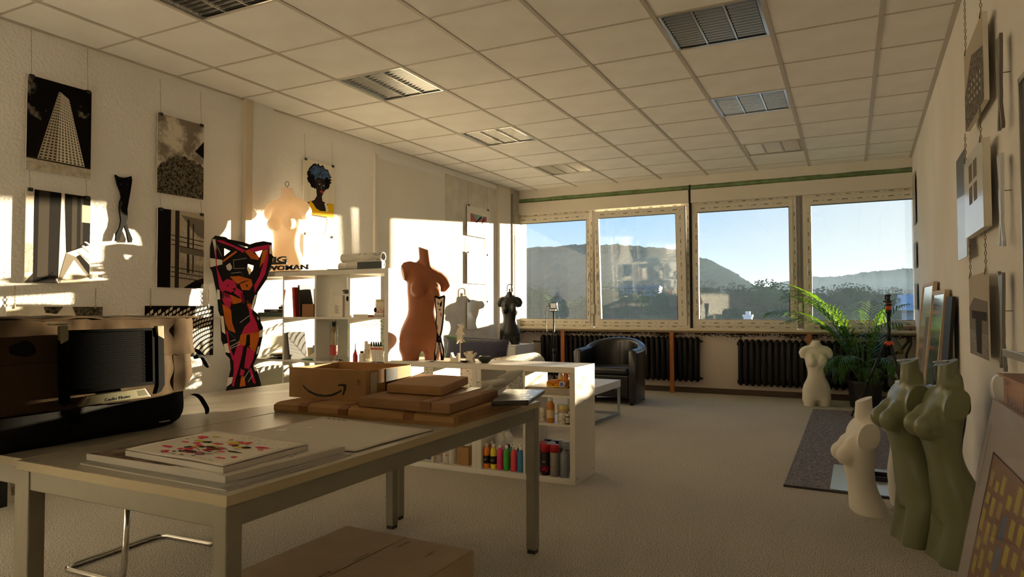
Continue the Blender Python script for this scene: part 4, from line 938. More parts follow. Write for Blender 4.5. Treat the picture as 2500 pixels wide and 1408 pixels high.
# H1-3: three small prints in plastic sleeves near the window
K_red = mat('ink_red', '#b04a4e', .5); K_grn = mat('ink_mint', '#7fa896', .5); M_slv = mat('sleeve_white', '#e2ddd2', .18, coat=.6)
poster('small_print', 'small print with red and mint shapes, top of the three by the window', left_plane(7.87, 2.15, .03), .60, .415, [(K_wh, [[(.10, .42), (.92, .42), (.92, .78), (.10, .78)]]), (K_red, [[(.14, .44), (.88, .44), (.88, .74), (.14, .74)]]), (K_grn, [[(.22, .74), (.40, .55), (.58, .58), (.80, .74)]]), (K_dk, [[(.34, .46), (.42, .46), (.66, .68), (.60, .70)], [(.62, .46), (.68, .46), (.80, .66), (.76, .68)]])], wires=.31, m=M_slv)
poster('small_print', 'faint pale print in a plastic sleeve, middle of the three by the window', left_plane(7.87, 1.50, .03), .60, .425, [(mat('ink_faint', '#d9cdbb', .4), [blob(.5, .5, .3, .3, 24, .15, 3)])], wires=.21, m=M_slv)
poster('small_print', 'faint tan print in a plastic sleeve, lowest of the three by the window', left_plane(7.87, .88, .03), .60, .385, [(mat('ink_faint2', '#d3c2a4', .4), [blob(.5, .55, .26, .32, 24, .3, 4), blob(.4, .3, .1, .2, 14, .3, 4)])], wires=.21, m=M_slv)

# ---- right wall
def right_plane(y0, z0, off): return Plane((xr(y0)-off, y0, z0), (-.018, -1, 0), (0, 0, 1), (-1, .018, 0))
def onr(px, py, off=0.0):
    X = .65
    for _ in range(6): p = onx(px, py, X); X = xr(p.y)-off
    return p
bldg = noise_mat('print_roof', '#4a443e', '#8d857a', 18, .35, .65, stretch=(1, 1, 4))
a, b = onr(2402, 72, .03), onr(2358, 250, .03)
poster('photo_print', 'grey photo print of a pointed roof hanging high on the right wall', right_plane(4.245, 2.085, .05), .62, .40, [(K_lt, FULL), (bldg, [[(0, 0), (1, 0), (1, .62), (.42, .80), (0, .45)]]), (K_wh, cells((.2, .25), (.9, .15), (.9, .45), (.2, .5), 5, 3, .25, .4))], chain=.42, cat='poster', t=.02)
poster('photo_print', 'white print with four dark panes in a deep frame on the right wall', right_plane(4.255, 1.52, .06), .62, .40, [(mat('ink_bluewhite', '#d9dde0', .2), FULL), (K_md, cells((.25, .35), (.75, .35), (.75, .9), (.25, .9), 2, 2, .75, .8))], chain=.15, t=.03)
poster('photo_print', 'narrow pale blue print curling off the right wall', right_plane(4.68, 1.43, .05), .38, .58, [(mat('ink_haze', '#c8d0d8', .25), FULL), (mat('ink_slate', '#545c68', .4), [[(0, .62), (1, .58), (1, 1), (0, 1)]])], wires=None, t=.004)
poster('photo_print', 'grey photo print of a T-shaped concrete pillar low on the right wall', right_plane(4.255, .92, .05), .60, .40, [(K_lt, FULL), (noise_mat('print_gravel', '#6a645c', '#a49c90', 120, .4, .6), [[(0, 0), (1, 0), (1, .28), (0, .32)]]), (K_md, [[(0, .32), (1, .28), (1, .66), (.3, .72), (0, .6)]]), (K_dk, [[(.15, .46), (.95, .44), (.95, .54), (.15, .56)], [(.40, .05), (.66, .04), (.70, .45), (.36, .46)]])], chain=.19, t=.006)
# cut-out figures on the right wall, seen nearly edge-on
fy = [(x-580)/325 for x, y in FIG]; fz = [(1160-y)/325 for x, y in FIG]
for (py0, py1, px, mcol, lb) in ((78, 322, 2446, '#6d675f', 'grey cut-out figure on the right wall, highest of three'), (370, 605, 2449, '#cfd3d6', 'white cut-out figure on the right wall, middle of three'), (660, 905, 2452, '#7d7a76', 'grey cut-out figure on the right wall, lowest of three')):
    a, b = onr(px, py0, .03), onr(px, py1, .03); H = a.z-b.z; yc = (a.y+b.y)/2
    o = MB().prism([(-u*H*1.0, v*H) for u, v in zip(fy, fz)], (xr(yc)-.03, yc, b.z), (.018, 1, 0), (0, 0, 1), (-1, .018, 0), 0, .012).build('cutout_figure', mat('cutout_'+mcol, mcol, .35)); tag(o, lb, 'cut-out', 'cut-out figures on the right wall')
    MB().tube([(xr(yc)-.03, yc, b.z+H*.6), (xr(yc)+.01, yc, b.z+H*.6)], .002, 6).build('spacer', M_wire, o)
# staples / thin papers close to the window
for k, (px, y0, y1, lb) in enumerate(((2239, 405, 540, 'thin paper strip edge-on at the window end of the right wall, highest'), (2241, 585, 650, 'thin paper strip edge-on at the window end of the right wall, middle'), (2243, 690, 755, 'thin paper strip edge-on at the window end of the right wall, lowest'))):
    a, b = onr(px, y0, .01), onr(px, y1, .01)
    poster('paper_sheet', lb, right_plane(9.15, b.z, .02), .42, a.z-b.z, [], wires=None, cat='paper', t=.003, m=mat('paper_grey', '#a8a29a', .6), group='papers at the end of the right wall')
# chalk board with aluminium tray at the right edge
t = thing('chalk_board', 'dark green grid board with aluminium tray at the right edge', 'board', (.58, 2.7, 1.0))
M_bd = mat('board_green', '#2f3b33', .3, var=.1, vscale=4)
yb1 = 2.93; X = xr(yb1)
MB().box(X-.035, X-.012, 1.7, yb1, 1.03, 1.96).build('panel', M_bd, t)
for q in ((1.69, yb1+.012, 1.02, 1.04), (1.69, yb1+.012, 1.95, 1.97), (yb1, yb1+.014, 1.02, 1.97)): MB().box(X-.042, X-.006, q[0], q[1], q[2], q[3]).build('rail', mat('board_alu', '#b8b4aa', .35, .8), t)
g = MB()
for k in range(1, 11): g.box(X-.0358, X-.035, 1.7, yb1, 1.03+k*.085, 1.032+k*.085)
for k in range(1, 12): g.box(X-.0358, X-.035, yb1-k*.1, yb1-k*.1+.002, 1.03, 1.95)
g.build('grid_lines', mat('board_line', '#8a938a', .5), t)
MB().box(X-.10, X-.03, 2.0, yb1+.02, .985, 1.0).box(X-.105, X-.10, 2.0, yb1+.02, .985, 1.012).build('tray', mat('board_alu', '#b8b4aa', .35, .8), t, bevel=.002)
# ================================================================== RED ARTWORK PANEL, LETTERS
PA_, PB_ = Vector((-4.605, 3.852, 0)), Vector((-4.285, 4.122, 0)); PD_ = (PB_-PA_).normalized(); PN_ = Vector((PD_.y, -PD_.x, 0))
def pp(x, y, s=3.5222):            # crop pixel of the panel -> (x, z) on its plane
    d = ray(500+x/s, 560+y/s); p = CAMP + d*((PA_-CAMP).dot(PN_)/d.dot(PN_)); return ((p-PA_).dot(PD_), p.z)
OUTL = [(62,80),(90,52),(180,65),(200,82),(330,108),(385,128),(440,110),(505,100),(575,112),(580,220),(590,232),(575,300),(530,430),(455,540),(432,640),(412,690),(470,740),(482,800),(500,840),(495,925),(465,1060),(442,1110),(415,1170),(450,1215),(482,1325)]
OUTR = [(185,1365),(198,1300),(222,1200),(215,1110),(180,1075),(165,1010),(140,950),(132,740),(116,700),(104,560),(62,360),(42,330),(45,150)]
lowz = [(.0)]
base_r, base_l = pp(482, 1325), pp(185, 1365)
outline = [pp(*q) for q in OUTL] + [(base_r[0]+.03, .30), (base_r[0]-.02, .0), (base_l[0]-.02, .0), (base_l[0]-.05, .30)] + [pp(*q) for q in OUTR]
holes = [[(165,160),(220,185),(165,230)], [(425,185),(495,178),(470,245)], [(180,310),(215,285),(230,312),(236,332),(215,355),(190,345)], [(360,332),(370,295),(420,310),(415,345),(382,392)], [(282,128),(330,140),(370,150),(368,158),(330,152)], [(452,745),(466,765),(462,782),(448,765)]]
t = thing('artwork_panel', 'red, orange and black cut-out artwork of a female figure leaning by the shelf', 'artwork', tuple(PA_ + PD_*((base_r[0]+base_l[0])/2)))
hp = [[pp(*q) for q in h] for h in holes]
MB().prism(outline, PA_, PD_, (0, 0, 1), PN_, -.012, 0, hp).build('panel', mat('panel_black', '#0e0c0d', .6, spec=.15), t)
A_red, A_org, A_wht, A_ln = mat('panel_crimson', '#c0234f', .6, var=.08, vscale=6, spec=.15), mat('panel_orange', '#c8641e', .6, var=.25, vscale=9, spec=.15), mat('panel_white', '#ddd5c5', .6, spec=.15), mat('panel_line', '#cfc6b4', .6)
AP = [(A_wht, [[(45,245),(150,262),(152,300),(45,325)], [(104,515),(126,520),(132,600),(108,602)], [(134,742),(160,745),(178,900),(148,880)], [(430,565),(447,560),(412,690),(395,682)], [(163,985),(206,975),(216,1062),(176,1055)], [(200,1272),(242,1268),(232,1320),(188,1352)], [(468,872),(500,860),(496,920),(462,928)], [(558,132),(578,140),(576,215),(556,205)], [(455,1010),(470,1000),(462,1060),(440,1075)], [(415,1170),(440,1185),(452,1220),(430,1215)], [(64,84),(90,82),(100,150),(92,250),(84,180)]]),
      (A_red, [[(95,90),(150,95),(345,175),(332,202),(240,150),(130,112)], [(345,180),(440,150),(552,128),(554,162),(400,202),(350,202)], [(85,110),(100,200),(106,330),(160,470),(172,520),(152,560),(126,500),(95,300)], [(548,162),(546,260),(520,380),(462,480),(430,545),(424,480),(470,400),(500,300),(520,200)],
               [(135,470),(190,425),(250,440),(275,480),(265,520),(225,542),(170,522)], [(165,540),(220,560),(240,600),(225,640),(212,700),(186,722),(170,650),(150,600)], [(275,500),(330,540),(345,620),(330,640),(300,580),(250,545)], [(360,640),(410,690),(406,720),(446,800),(466,870),(400,890),(310,912),(340,840),(390,790),(380,700)],
               [(290,960),(332,1000),(320,1080),(290,1200),(262,1290),(250,1352),(234,1342),(250,1210),(246,1100)], [(365,1010),(432,1050),(412,1130),(380,1200),(338,1192),(350,1100)], [(180,860),(200,880),(215,1000),(250,1100),(240,1130),(205,1020)], [(380,1200),(402,1190),(440,1325),(415,1318)], [(310,1195),(345,1215),(330,1260),(300,1250)]]),
      (A_org, [[(350,180),(390,180),(472,240),(460,262),(400,252),(360,206)], [(150,270),(270,180),(276,196),(160,282)], [(215,405),(300,400),(402,430),(332,446),(280,472),(250,440)], [(300,470),(400,430),(412,480),(382,522),(320,520)], [(220,560),(290,590),(322,602),(310,640),(240,640)], [(150,640),(225,690),(236,800),(266,890),(200,862),(176,800)], [(310,902),(400,890),(470,875),(466,940),(432,1058),(392,1022),(362,972),(340,1002),(290,980)], [(312,1262),(340,1262),(352,1345),(300,1352)], [(500,180),(540,170),(520,260),(470,330),(480,270)], [(355,600),(400,640),(395,690),(362,640)]]),
      (mat('panel_black', '#0e0c0d', .6, spec=.15), [[(185,480),(205,470),(200,495)], [(235,510),(262,500),(268,528)], [(262,455),(300,480),(280,500)], [(350,480),(365,470),(372,500)], [(225,690),(260,640),(320,625),(370,690),(360,720),(240,740)], [(250,695),(330,700),(290,712),(240,730)], [(360,905),(388,900),(390,1000),(352,990)]] + [[(310+k*14, 540), (318+k*14, 545), (330+k*12, 640), (322+k*12, 640)] for k in range(7)] + [[(140+k*16, 530), (148+k*16, 530), (150+k*14, 590), (144+k*14, 590)] for k in range(5)]),
      (A_ln, [[(a[0], a[1]), (b[0], b[1]), (b[0]+3, b[1]+3), (a[0]+3, a[1]+3)] for a, b in (((105,130),(145,230)), ((145,230),(105,150)), ((245,262),(360,245)), ((245,262),(250,335)), ((250,335),(345,330)), ((225,375),(310,365)), ((310,365),(330,395)), ((205,870),(265,945)), ((265,945),(220,960)), ((210,1010),(300,960)), ((215,1025),(300,985)), ((300,800),(380,740)), ((330,1290),(380,1210)), ((370,1310),(410,1250)), ((150,565),(225,610)), ((45,272),(150,285)), ((45,285),(150,298)))])]
mb = MB(); ms = []
for k, (m, polys) in enumerate(AP):
    if m not in ms: ms.append(m)
    mb.cur = ms.index(m)
    for q in polys: P2 = [pp(*c) for c in q]; mb.poly([tuple(PA_ + PD_*x + PN_*(.0008+k*.0003) + Vector((0, 0, z))) for x, z in P2])
mb.build('print', ms, t)
# black cut letters on the shelf top
M_let = mat('letter_black', '#121110', .45)
t = thing('letter_sign', 'black cut-out letter sign standing on the left end of the tall shelf', 'sign', (-4.12, 4.225, 1.4705))
def word(s, px0, px1, py0, py1, Y, boldness=.004):
    a, b = ony(px0, py1, Y), ony(px1, py0, Y); me = text_mesh(s, 1.0, .0, M_let, 'LEFT', 0.0)
    xs_ = [v.co.x for v in me.vertices]; ys_ = [v.co.y for v in me.vertices]; W0, H0 = max(xs_)-min(xs_), max(ys_)-min(ys_)
    bpy.data.meshes.remove(me); H = b.z-a.z; Wd = b.x-a.x
    me = text_mesh(s, 1.0, .006/(H/H0), M_let, 'LEFT', .025)
    xs_ = [v.co.x for v in me.vertices]; ys_ = [v.co.y for v in me.vertices]; W0, H0 = max(xs_)-min(xs_), max(ys_)-min(ys_)
    for v in me.vertices: v.co = Vector((a.x + (v.co.x-min(xs_))/W0*Wd, Y + v.co.z*H/H0*-1, a.z + (v.co.y-min(ys_))/H0*H))
    return me
a = ony(640, 661, 4.225).z
for s, q in (('BIG', (648, 701, 625, 643)), ('WOMAN', (650, 752, 645, 661))):
    o = put('letters', word(s, *q, 4.225), t)
MB().box(ony(648, 650, 4.225).x, ony(752, 650, 4.225).x, 4.218, 4.232, 1.4705, 1.4785).build('base_bar', M_let, t)
MB().box(ony(655, 650, 4.225).x, ony(700, 650, 4.225).x, 4.221, 4.229, ony(660, 645, 4.225).z-.004, ony(660, 642, 4.225).z+.004).build('tie_bar', M_let, t)

# ================================================================== ON THE WORK TABLES
ZT = .7152
# ---- large fabric bag on the left table
def bag():
    x0, x1, y0, y1, z0, z1 = -2.80, -2.315, .86, 1.845, ZT, 1.125
    t = thing('carrier_bag', 'large dark grey fabric carrier bag on the left work table', 'bag', ((x0+x1)/2, (y0+y1)/2, ZT))
    M_bag = mat('bag_fabric', '#3d2f1e', .9, var=.25, vscale=400, bump=.35, bscale=9, bdist=.03, spec=.1); M_blk = mat('bag_black', '#12110e', .8, bump=.3, bscale=10, bdist=.02, spec=.15)
    def blk(x0, x1, y0, y1, z0, z1, nx, ny, nz, amp, seed):
        bm = bmesh.new(); bmesh.ops.create_cube(bm, size=1.0); bmesh.ops.subdivide_edges(bm, edges=bm.edges[:], cuts=18, use_grid_fill=True)
        for v in bm.verts:
            q = v.co.copy(); e = .5; r = .06
            p = Vector((lerp(x0, x1, q.x+.5), lerp(y0, y1, q.y+.5), lerp(z0, z1, q.z+.5)))
            n = mnoise.noise(p*5 + Vector((seed, 0, 0)))*amp + mnoise.noise(p*14 + Vector((0, seed, 0)))*amp*.4
            k = min(1, (p.z-z0)*8)
            bul = .018*(1-(2*q.y)**2)*(1-(2*q.z)**2)
            tx, ty, tz = abs(2*q.x), abs(2*q.y), abs(2*q.z)
            p.y -= (1 if q.y > 0 else -1)*(.035*tx**10 + .03*tz**10); p.x -= (1 if q.x > 0 else -1)*(.03*ty**10 + .025*tz**10); p.z -= (.03*ty**10 + .02*tx**10)*(q.z+.5)
            p.x += (n*1.0)*k*(1 if q.x > 0 else -1) + bul*(2*q.x); p.y += n*.6*k; p.z += (n*.9 - .012*(1-(2*q.y)**2)*0)*(q.z+.5)
            v.co = p
        bm.verts.index_update(); m = MB(); m._add([v.co[:] for v in bm.verts], [tuple(v.index for v in f.verts) for f in bm.faces]); bm.free(); return m
    b = blk(x0, x1, y0, y1, z0, z1, 1, 1, 1, .014, 3).build('body', M_blk, t, True)
    # front flap that hangs down from the top over the face, rounded lower corners
    def flap(y0, y1, zt, zb, off, seed, m, name, rr=.06):
        G = []; n = 26; k = 16
        for i in range(n+1):
            y = lerp(y0, y1, i/n); row = []
            d = min(y-y0, y1-y); zb2 = zb + (rr - sqrt(max(0, rr*rr-(rr-d)**2)) if d < rr else 0) + .03*(1-(y-y0)/(y1-y0))*0
            for j in range(k+1):
                z = lerp(zt, zb2, j/k)
                w = .016*mnoise.noise((y*7, z*9, seed)) + .010*mnoise.noise((y*20, z*11, seed+3)) + .006*mnoise.noise((y*45, z*18, seed+8))
                w += .012*sin(y*38 + z*9)*max(0, min(1, (y-1.55)*6)) + .010*sin(y*26 - z*7)*max(0, min(1, (1.12-y)*8)); w -= .03*max(0, (abs(y-1.36)-.40)/.12)**2
                row.append((x1 + off + .018*sin(pi*min(1, max(0, (y-.86)/.985)))*sin(pi*min(1, (z-z0)/(z1-z0))) + w, y, z + .006*mnoise.noise((y*8, 2, seed))))
            G.append(row)
        return MB().grid(G).build(name, m, t, True, solid=.004)
    flap(.95, 1.84, 1.128, .985, .010, 4, M_bag, 'upper_panel', .01)
    flap(.93, 1.80, .99, .838, .020, 9, M_bag, 'front_flap', .07)
    tp = MB(); G = []
    for i in range(21):
        y = lerp(.90, 1.845, i/20); G.append([(lerp(x0-.005, x1+.016, j/10), y, 1.126 + .012*mnoise.noise((y*9, j*.5, 2)) + .004) for j in range(11)])
    tp.grid(G).build('lid', M_bag, t, True, solid=.006)
    MB().tube(fillet([onx(475, 872, -2.36), onx(492, 868, -2.36), onx(500, 880, -2.36), onx(509, 895, -2.36)], .02), [.010, .011, .010, .008]+[.008]*9 if 0 else .008, 6).build('strap', M_blk, t, True)
    def ribbon(pts, w, name):
        P = [onx(x, y, X) for x, y, X in pts]; G = [[p + Vector((w/2, -.0, w*.15)), p - Vector((w/2, 0, w*.15))] for p in P]
        MB().grid(G).build(name, M_blk, t, True, solid=.003, sub=1)
    ribbon([(466, 852, -2.42), (478, 853, -2.42), (490, 862, -2.42), (498, 878, -2.42), (503, 888, -2.42), (509, 897, -2.42)], .03, 'strap')
    ribbon([(466, 962, -2.40), (480, 962, -2.40), (492, 972, -2.40), (500, 988, -2.40), (507, 998, -2.40), (505, 1012, -2.40)], .03, 'strap')
    # carrying handle on the lid
    MB().tube(fillet([onx(285, 797, -2.45), onx(305, 782, -2.45), onx(330, 779, -2.45), onx(345, 795, -2.45)], .03), .010, 8).build('handle', M_blk, t, True)
    MB().cbox(onx(402, 1028, -2.312), (.001, .045, .003)).build('label_stripe', mat('stripe_grey', '#b9b5a8', .5), t)
    return t
bag()
# ---- mesh laptop stand leaning on the bag
def stand():
    X = -2.232; P = lambda x, y, d=0.0: onx(x, y, X) + Vector((d, 0, 0))
    t = thing('laptop_stand', 'black mesh laptop cooling stand leaning against the bag', 'laptop stand', P(280, 990)); M_b = mat('stand_black', '#060606', .8, spec=.06); M_s = mat('stand_olive_metal', '#7d7961', .4, .5)
    t.location.z = ZT
    def plate(pts, name, m, d0, d1, **k):
        MB().loft([[P(x, y, d0) for x, y in pts], [P(x, y, d1) for x, y in pts]]).build(name, m, t, fix=True, **k)
    plate([(140, 830), (160, 828), (166, 975), (178, 982), (150, 992), (143, 985)], 'side_rail', M_b, -.004, .016, bevel=.004)
    plate([(376, 795), (394, 800), (397, 938), (388, 955), (372, 962), (378, 940)], 'side_rail', M_b, -.004, .016, bevel=.004)
    plate([(140, 796), (160, 794), (160, 830), (141, 840)], 'bracket', M_s, -.002, .018, bevel=.003); plate([(375, 795), (392, 794), (393, 828), (377, 820)], 'bracket', M_s, -.002, .018, bevel=.003)
    plate([(120, 790), (152, 789), (152, 793), (120, 794)], 'hinge_knob', M_s, -.01, .03)
    plate([(162, 806), (372, 800), (372, 806), (162, 812)], 'frame_top', M_b, 0, .012); plate([(162, 952), (372, 930), (372, 938), (162, 962)], 'frame_bottom', M_b, 0, .012)
    plate([(161, 806), (168, 806), (168, 960), (162, 962)], 'frame_side', M_b, 0, .012); plate([(366, 800), (374, 800), (376, 936), (368, 938)], 'frame_side', M_b, 0, .012)
    plate([(206, 966), (346, 946), (362, 968), (186, 992)], 'front_bar', M_s, -.002, .018, bevel=.003)
    # honeycomb panel
    mb = MB(); nx, ny = 44, 27; A, B, C, D = (166, 956), (370, 934), (370, 804), (166, 810)
    for i in range(nx):
        for j in range(ny):
            s, q = (i+.5+(.5 if j % 2 else 0))/(nx+.5), (j+.5)/ny
            def W2(ds, dq): x, y = bil(A, B, C, D, s+ds, q+dq); return P(x, y, .004)
            R1, R2 = .62, .36; o = []; n_ = []
            for k in range(6):
                a = pi/6 + k*pi/3; o.append(W2(R1/nx*cos(a)*.98, R1/ny*sin(a)*1.08)); n_.append(W2(R2/nx*cos(a), R2/ny*sin(a)))
            for k in range(6): k2 = (k+1) % 6; mb.poly([o[k], o[k2], n_[k2], n_[k]])
    mb.build('mesh_panel', M_b, t)
    plate([(160, 806), (374, 800), (376, 938), (162, 960)], 'base_plate', mat('stand_inner', '#060504', .9, spec=.03), -.0005, .0)
    for Q in (((190, 989), (205, 987), (215, 972), (204, 973)), ((330, 966), (352, 963), (346, 950), (326, 953))):
        m2 = MB()
        for c in cells(*[Q[0], Q[1], Q[2], Q[3]], 6, 5, .5, .5): m2.poly([P(x, y, .0186) for x, y in c])
        m2.build('grille_dots', M_b, t)
    a, b = P(258, 975, .0186), P(302, 968, .0186); c = (a+b)/2
    text_on('Cooler Master', .0150, mat('ink_black_txt', '#17140e', .5), t, c + Vector((.0, 0, .001)), (b-a), Vector((0, .15, 1)), bold=.0)
stand()

# ---- cardboard
M_kr = mat('kraft_card', '#a57d4e', .8, var=.10, vscale=14, bump=.12, bscale=120, bdist=.0008); M_kr2 = mat('kraft_card_brown', '#8f6a44', .8, var=.15, vscale=10, bump=.2, bscale=60, bdist=.001); M_tape = mat('brown_tape', '#7c4f2c', .3); M_smile = mat('print_black', '#17130f', .7)
def slab(mb, pts, z0, z1):
    mb.loft([[(p[0], p[1], z0) for p in pts], [(p[0], p[1], z1) for p in pts]]); return mb
def gp(x, y, z): p = onz(x, y, z); return (p.x, p.y)
# long flat parcel (bottom)
fl, fr = gp(668, 1006, ZT), gp(1108, 1043, ZT); rr = gp(1320, 985, ZT)
fl, fr = Vector(fl), Vector(fr); dU = (fr-fl).normalized(); dV = Vector((-dU.y, dU.x)); Lr = (Vector(rr)-fr).dot(dV)
def R2(o, u, v): p = o + dU*u + dV*v; return (p.x, p.y)
W0 = (fr-fl).length; D0 = max(.42, min(.62, Lr))
t = thing('cardboard_parcel', 'long flat taped cardboard parcel lying directly on the table', 'parcel', (*R2(fl, W0/2, D0/2), ZT)); zp = ZT+.047
b = MB(); rings = []
for u in (0.0, .02, W0*.33, W0*.66, W0-.0):
    hh = .9 if u == 0 else 1.0
    rings.append([(*R2(fl, u, v), z) for v, z in ((.006, ZT), (0, ZT+.015), (.002, ZT+.036*hh), (.02, zp*1.0 if hh == 1 else zp-.006), (D0-.02, zp), (D0, ZT+.02), (D0-.004, ZT))])
b.loft(rings).build('carton', M_kr, t, fix=True)
for u in (.155*W0, .39*W0, .745*W0):
    MB().loft([[(*R2(fl, uu, v), z) for v, z in ((-.0008, ZT+.012), (-.0006, ZT+.036), (.018, zp+.0012), (D0-.02, zp+.0012), (D0-.02, zp), (.02, zp-.002), (.004, ZT+.03))] for uu in (u, u+.05)]).build('tape', M_tape, t, fix=True)
MB().loft([[(*R2(fl, W0+.0005, v), z) for v, z in ((.03, ZT+.006), (.04, ZT+.04), (D0-.05, ZT+.038), (D0-.05, ZT+.012))], [(*R2(fl, W0-.03, v), z) for v, z in ((.05, ZT+.015), (.06, ZT+.035), (D0-.08, ZT+.03), (D0-.08, ZT+.018))]]).build('open_end', M_kr2, t, fix=True)
# open carton with the curved arrow print
bx = thing('open_carton', 'open cardboard box printed with a black curved arrow', 'box', (-2.10, 2.52, zp)); z0, z1 = zp+.0015, zp+.134
A_ = Vector(gp(706, 968, z0)); B_ = Vector(gp(893, 981, z0)); eu = (B_-A_).normalized(); ev = Vector((-eu.y, eu.x)); BW = (B_-A_).length; BD = .34
def Bp(u, v, z=None): p = A_ + eu*u + ev*v; return (p.x, p.y) if z is None else (p.x, p.y, z)
for q in ((0, BW, 0, .005), (0, BW, BD-.005, BD), (0, .005, .005, BD-.005), (BW-.005, BW, .005, BD-.005)):
    slab(MB(), [Bp(q[0], q[2]), Bp(q[1], q[2]), Bp(q[1], q[3]), Bp(q[0], q[3])], z0, z1 + RNG.uniform(-.003, .003)).build('side_wall', M_kr, bx, fix=True)
slab(MB(), [Bp(.005, .005), Bp(BW-.005, .005), Bp(BW-.005, BD-.005), Bp(.005, BD-.005)], z0, z0+.005).build('bottom', M_kr2, bx, fix=True)
slab(MB(), [Bp(BW+.001, .14), Bp(BW+.004, .14), Bp(BW+.004, .23), Bp(BW+.001, .23)], z0+.03, z1-.004).build('tape', mat('black_tape_print', '#2b2c30', .3, var=.6, vscale=60), bx, fix=True)
slab(MB(), [Bp(BW+.0005, .03), Bp(BW+.0025, .03), Bp(BW+.0025, .075), Bp(BW+.0005, .075)], z0+.005, z1-.012).build('paper_strip', mat('strip_paper', '#b9a98d', .6), bx, fix=True)
def fp(cx, cy, off=.0012): # face pixel in the zoomed crop (500..1000 x 380..980 at 2.346) -> point on the front face
    px, py = 500+cx/2.346, 380+cy/2.346
    d = ray(px, py); n = Vector((-ev.x, -ev.y, 0)); o = Vector((A_.x, A_.y, 0)); s = (o-CAMP).dot(n)/d.dot(n); return CAMP + d*s + n*off
lo = [(558, 1305), (590, 1338), (640, 1362), (690, 1370), (730, 1364), (762, 1350), (786, 1336)]; hi = [(786, 1348), (760, 1364), (728, 1377), (688, 1381), (640, 1376), (596, 1354), (566, 1324)]
sm = MB(); pts = [fp(*q) for q in lo + hi]
for k in range(len(lo)-1): sm.poly([pts[k], pts[k+1], pts[len(pts)-2-k], pts[len(pts)-1-k]])
arw = [(762, 1318), (768, 1310), (800, 1306), (812, 1312), (810, 1338), (796, 1372), (788, 1370), (796, 1342), (796, 1322), (784, 1318)]
ap = [fp(*q) for q in arw]
for k in range(1, len(ap)//2): pass
sm.poly([ap[0], ap[1], ap[2], ap[9]]); sm.poly([ap[9], ap[2], ap[3], ap[8]]); sm.poly([ap[8], ap[3], ap[4], ap[7]]); sm.poly([ap[7], ap[4], ap[5], ap[6]])
sm2 = MB()
for cx in (878, 889):
    sm2.poly([fp(cx-1.2, 1308), fp(cx+1.2, 1308), fp(cx+1.2, 1286), fp(cx-1.2, 1286)]); sm2.poly([fp(cx-4, 1290), fp(cx+4, 1290), fp(cx, 1281)])
sm2.poly([fp(872, 1313), fp(895, 1313), fp(895, 1311), fp(872, 1311)])
sm2.build('handling_mark', M_smile, bx); sm.build('logo_print', M_smile, bx)
# middle parcel, small parcel on it
zm = zp+.0015
def parcel(name, label, P, z0, h, m, tapes=(), lip=0.0, rough_end=None):
    c = sum((Vector(p) for p in P), Vector((0, 0)))/4; t = thing(name, label, 'parcel', (c.x, c.y, z0))
    b = MB(); G = [[(p[0], p[1], z0) for p in P], [(c.x+(p[0]-c.x)*1.004, c.y+(p[1]-c.y)*1.004, z0+h*.5) for p in P], [(p[0], p[1], z0+h*(1+.04*RNG.uniform(-1, 1))) for p in P]]
    b.loft(G).build('carton', m, t, fix=True, bevel=.004)
    a, bb, cc, dd = [Vector(p) for p in P]
    for s in tapes:
        q0, q1 = a.lerp(bb, s), dd.lerp(cc, s); w = (bb-a).normalized()*.025
        slab(MB(), [tuple(q0-w), tuple(q0+w), tuple(q1+w), tuple(q1-w)], z0+h+.0005, z0+h+.0014).build('tape', M_tape, t, fix=True)
        slab(MB(), [tuple(q0-w-(q1-q0).normalized()*.004), tuple(q0+w-(q1-q0).normalized()*.004), tuple(q0+w-(q1-q0).normalized()*.0025), tuple(q0-w-(q1-q0).normalized()*.0025)], z0+h*.2, z0+h).build('tape', M_tape, t, fix=True)
    return t
P_ = [gp(874, 992, zm), gp(1098, 1012, zm), gp(1216, 972, zm), None]; P_[3] = tuple(Vector(P_[0]) + Vector(P_[2]) - Vector(P_[1]))
parcel('cardboard_parcel', 'flat brown cardboard parcel in the middle of the pile', P_, zm, .040, M_kr2, (.75,))
zs = zm + .042
P_ = [gp(944, 958, zs), gp(1078, 967, zs), gp(1143, 938, zs), None]; P_[3] = tuple(Vector(P_[0]) + Vector(P_[2]) - Vector(P_[1]))
parcel('cardboard_parcel', 'small thick cardboard parcel on top of the pile', P_, zs, .038, M_kr, ())
# black film wrapped parcel at the right end
P_ = [gp(1200, 992, zm), gp(1290, 990, zm), gp(1330, 962, zm), gp(1235, 960, zm)]
parcel('film_parcel', 'parcel wrapped in glossy dark film at the far right table corner', P_, zm-.0, .022, mat('film_black', '#1c1510', .25, bump=.5, bscale=24, bdist=.01, coat=.2), ())
# curled white sheets behind the pile
t = thing('paper_sheet', 'large white paper sheet curling up behind the parcels', 'paper', (*gp(1180, 950, ZT+.06), ZT)); G = []
for i in range(13):
    s = i/12; row = []
    for j in range(9):
        q = j/8; p = onz(lerp(1120, 1225, s), lerp(962, 938, s)-8*q, ZT+.10 + .0*s); lift = .012 + .075*s**2.2
        row.append((p.x + q*.05, p.y - .02 + q*.16, zm+.005 + lift + .01*sin(q*3)))
    G.append(row)
MB().grid(G).build('sheet', mat('paper_white', '#e0dccf', .6), t, True, solid=.0008)
t = thing('paper_wrap', 'folded translucent white wrapping beside the small parcel', 'paper', (*gp(1165, 948, zm), zm)); G = []
pw = Vector(gp(1140, 952, zm+.045))
for i in range(17):
    a = -1.2 + 3.6*i/16; r = .016
    G.append([(pw.x + .03 + r*cos(a) + q*.04, pw.y + .05 + q*.16, zm+.046 + r + r*sin(a)) for q in (0, .5, 1)])
MB().grid(G).build('sheet', mat('paper_white', '#e0dccf', .6), t, True, solid=.0008)

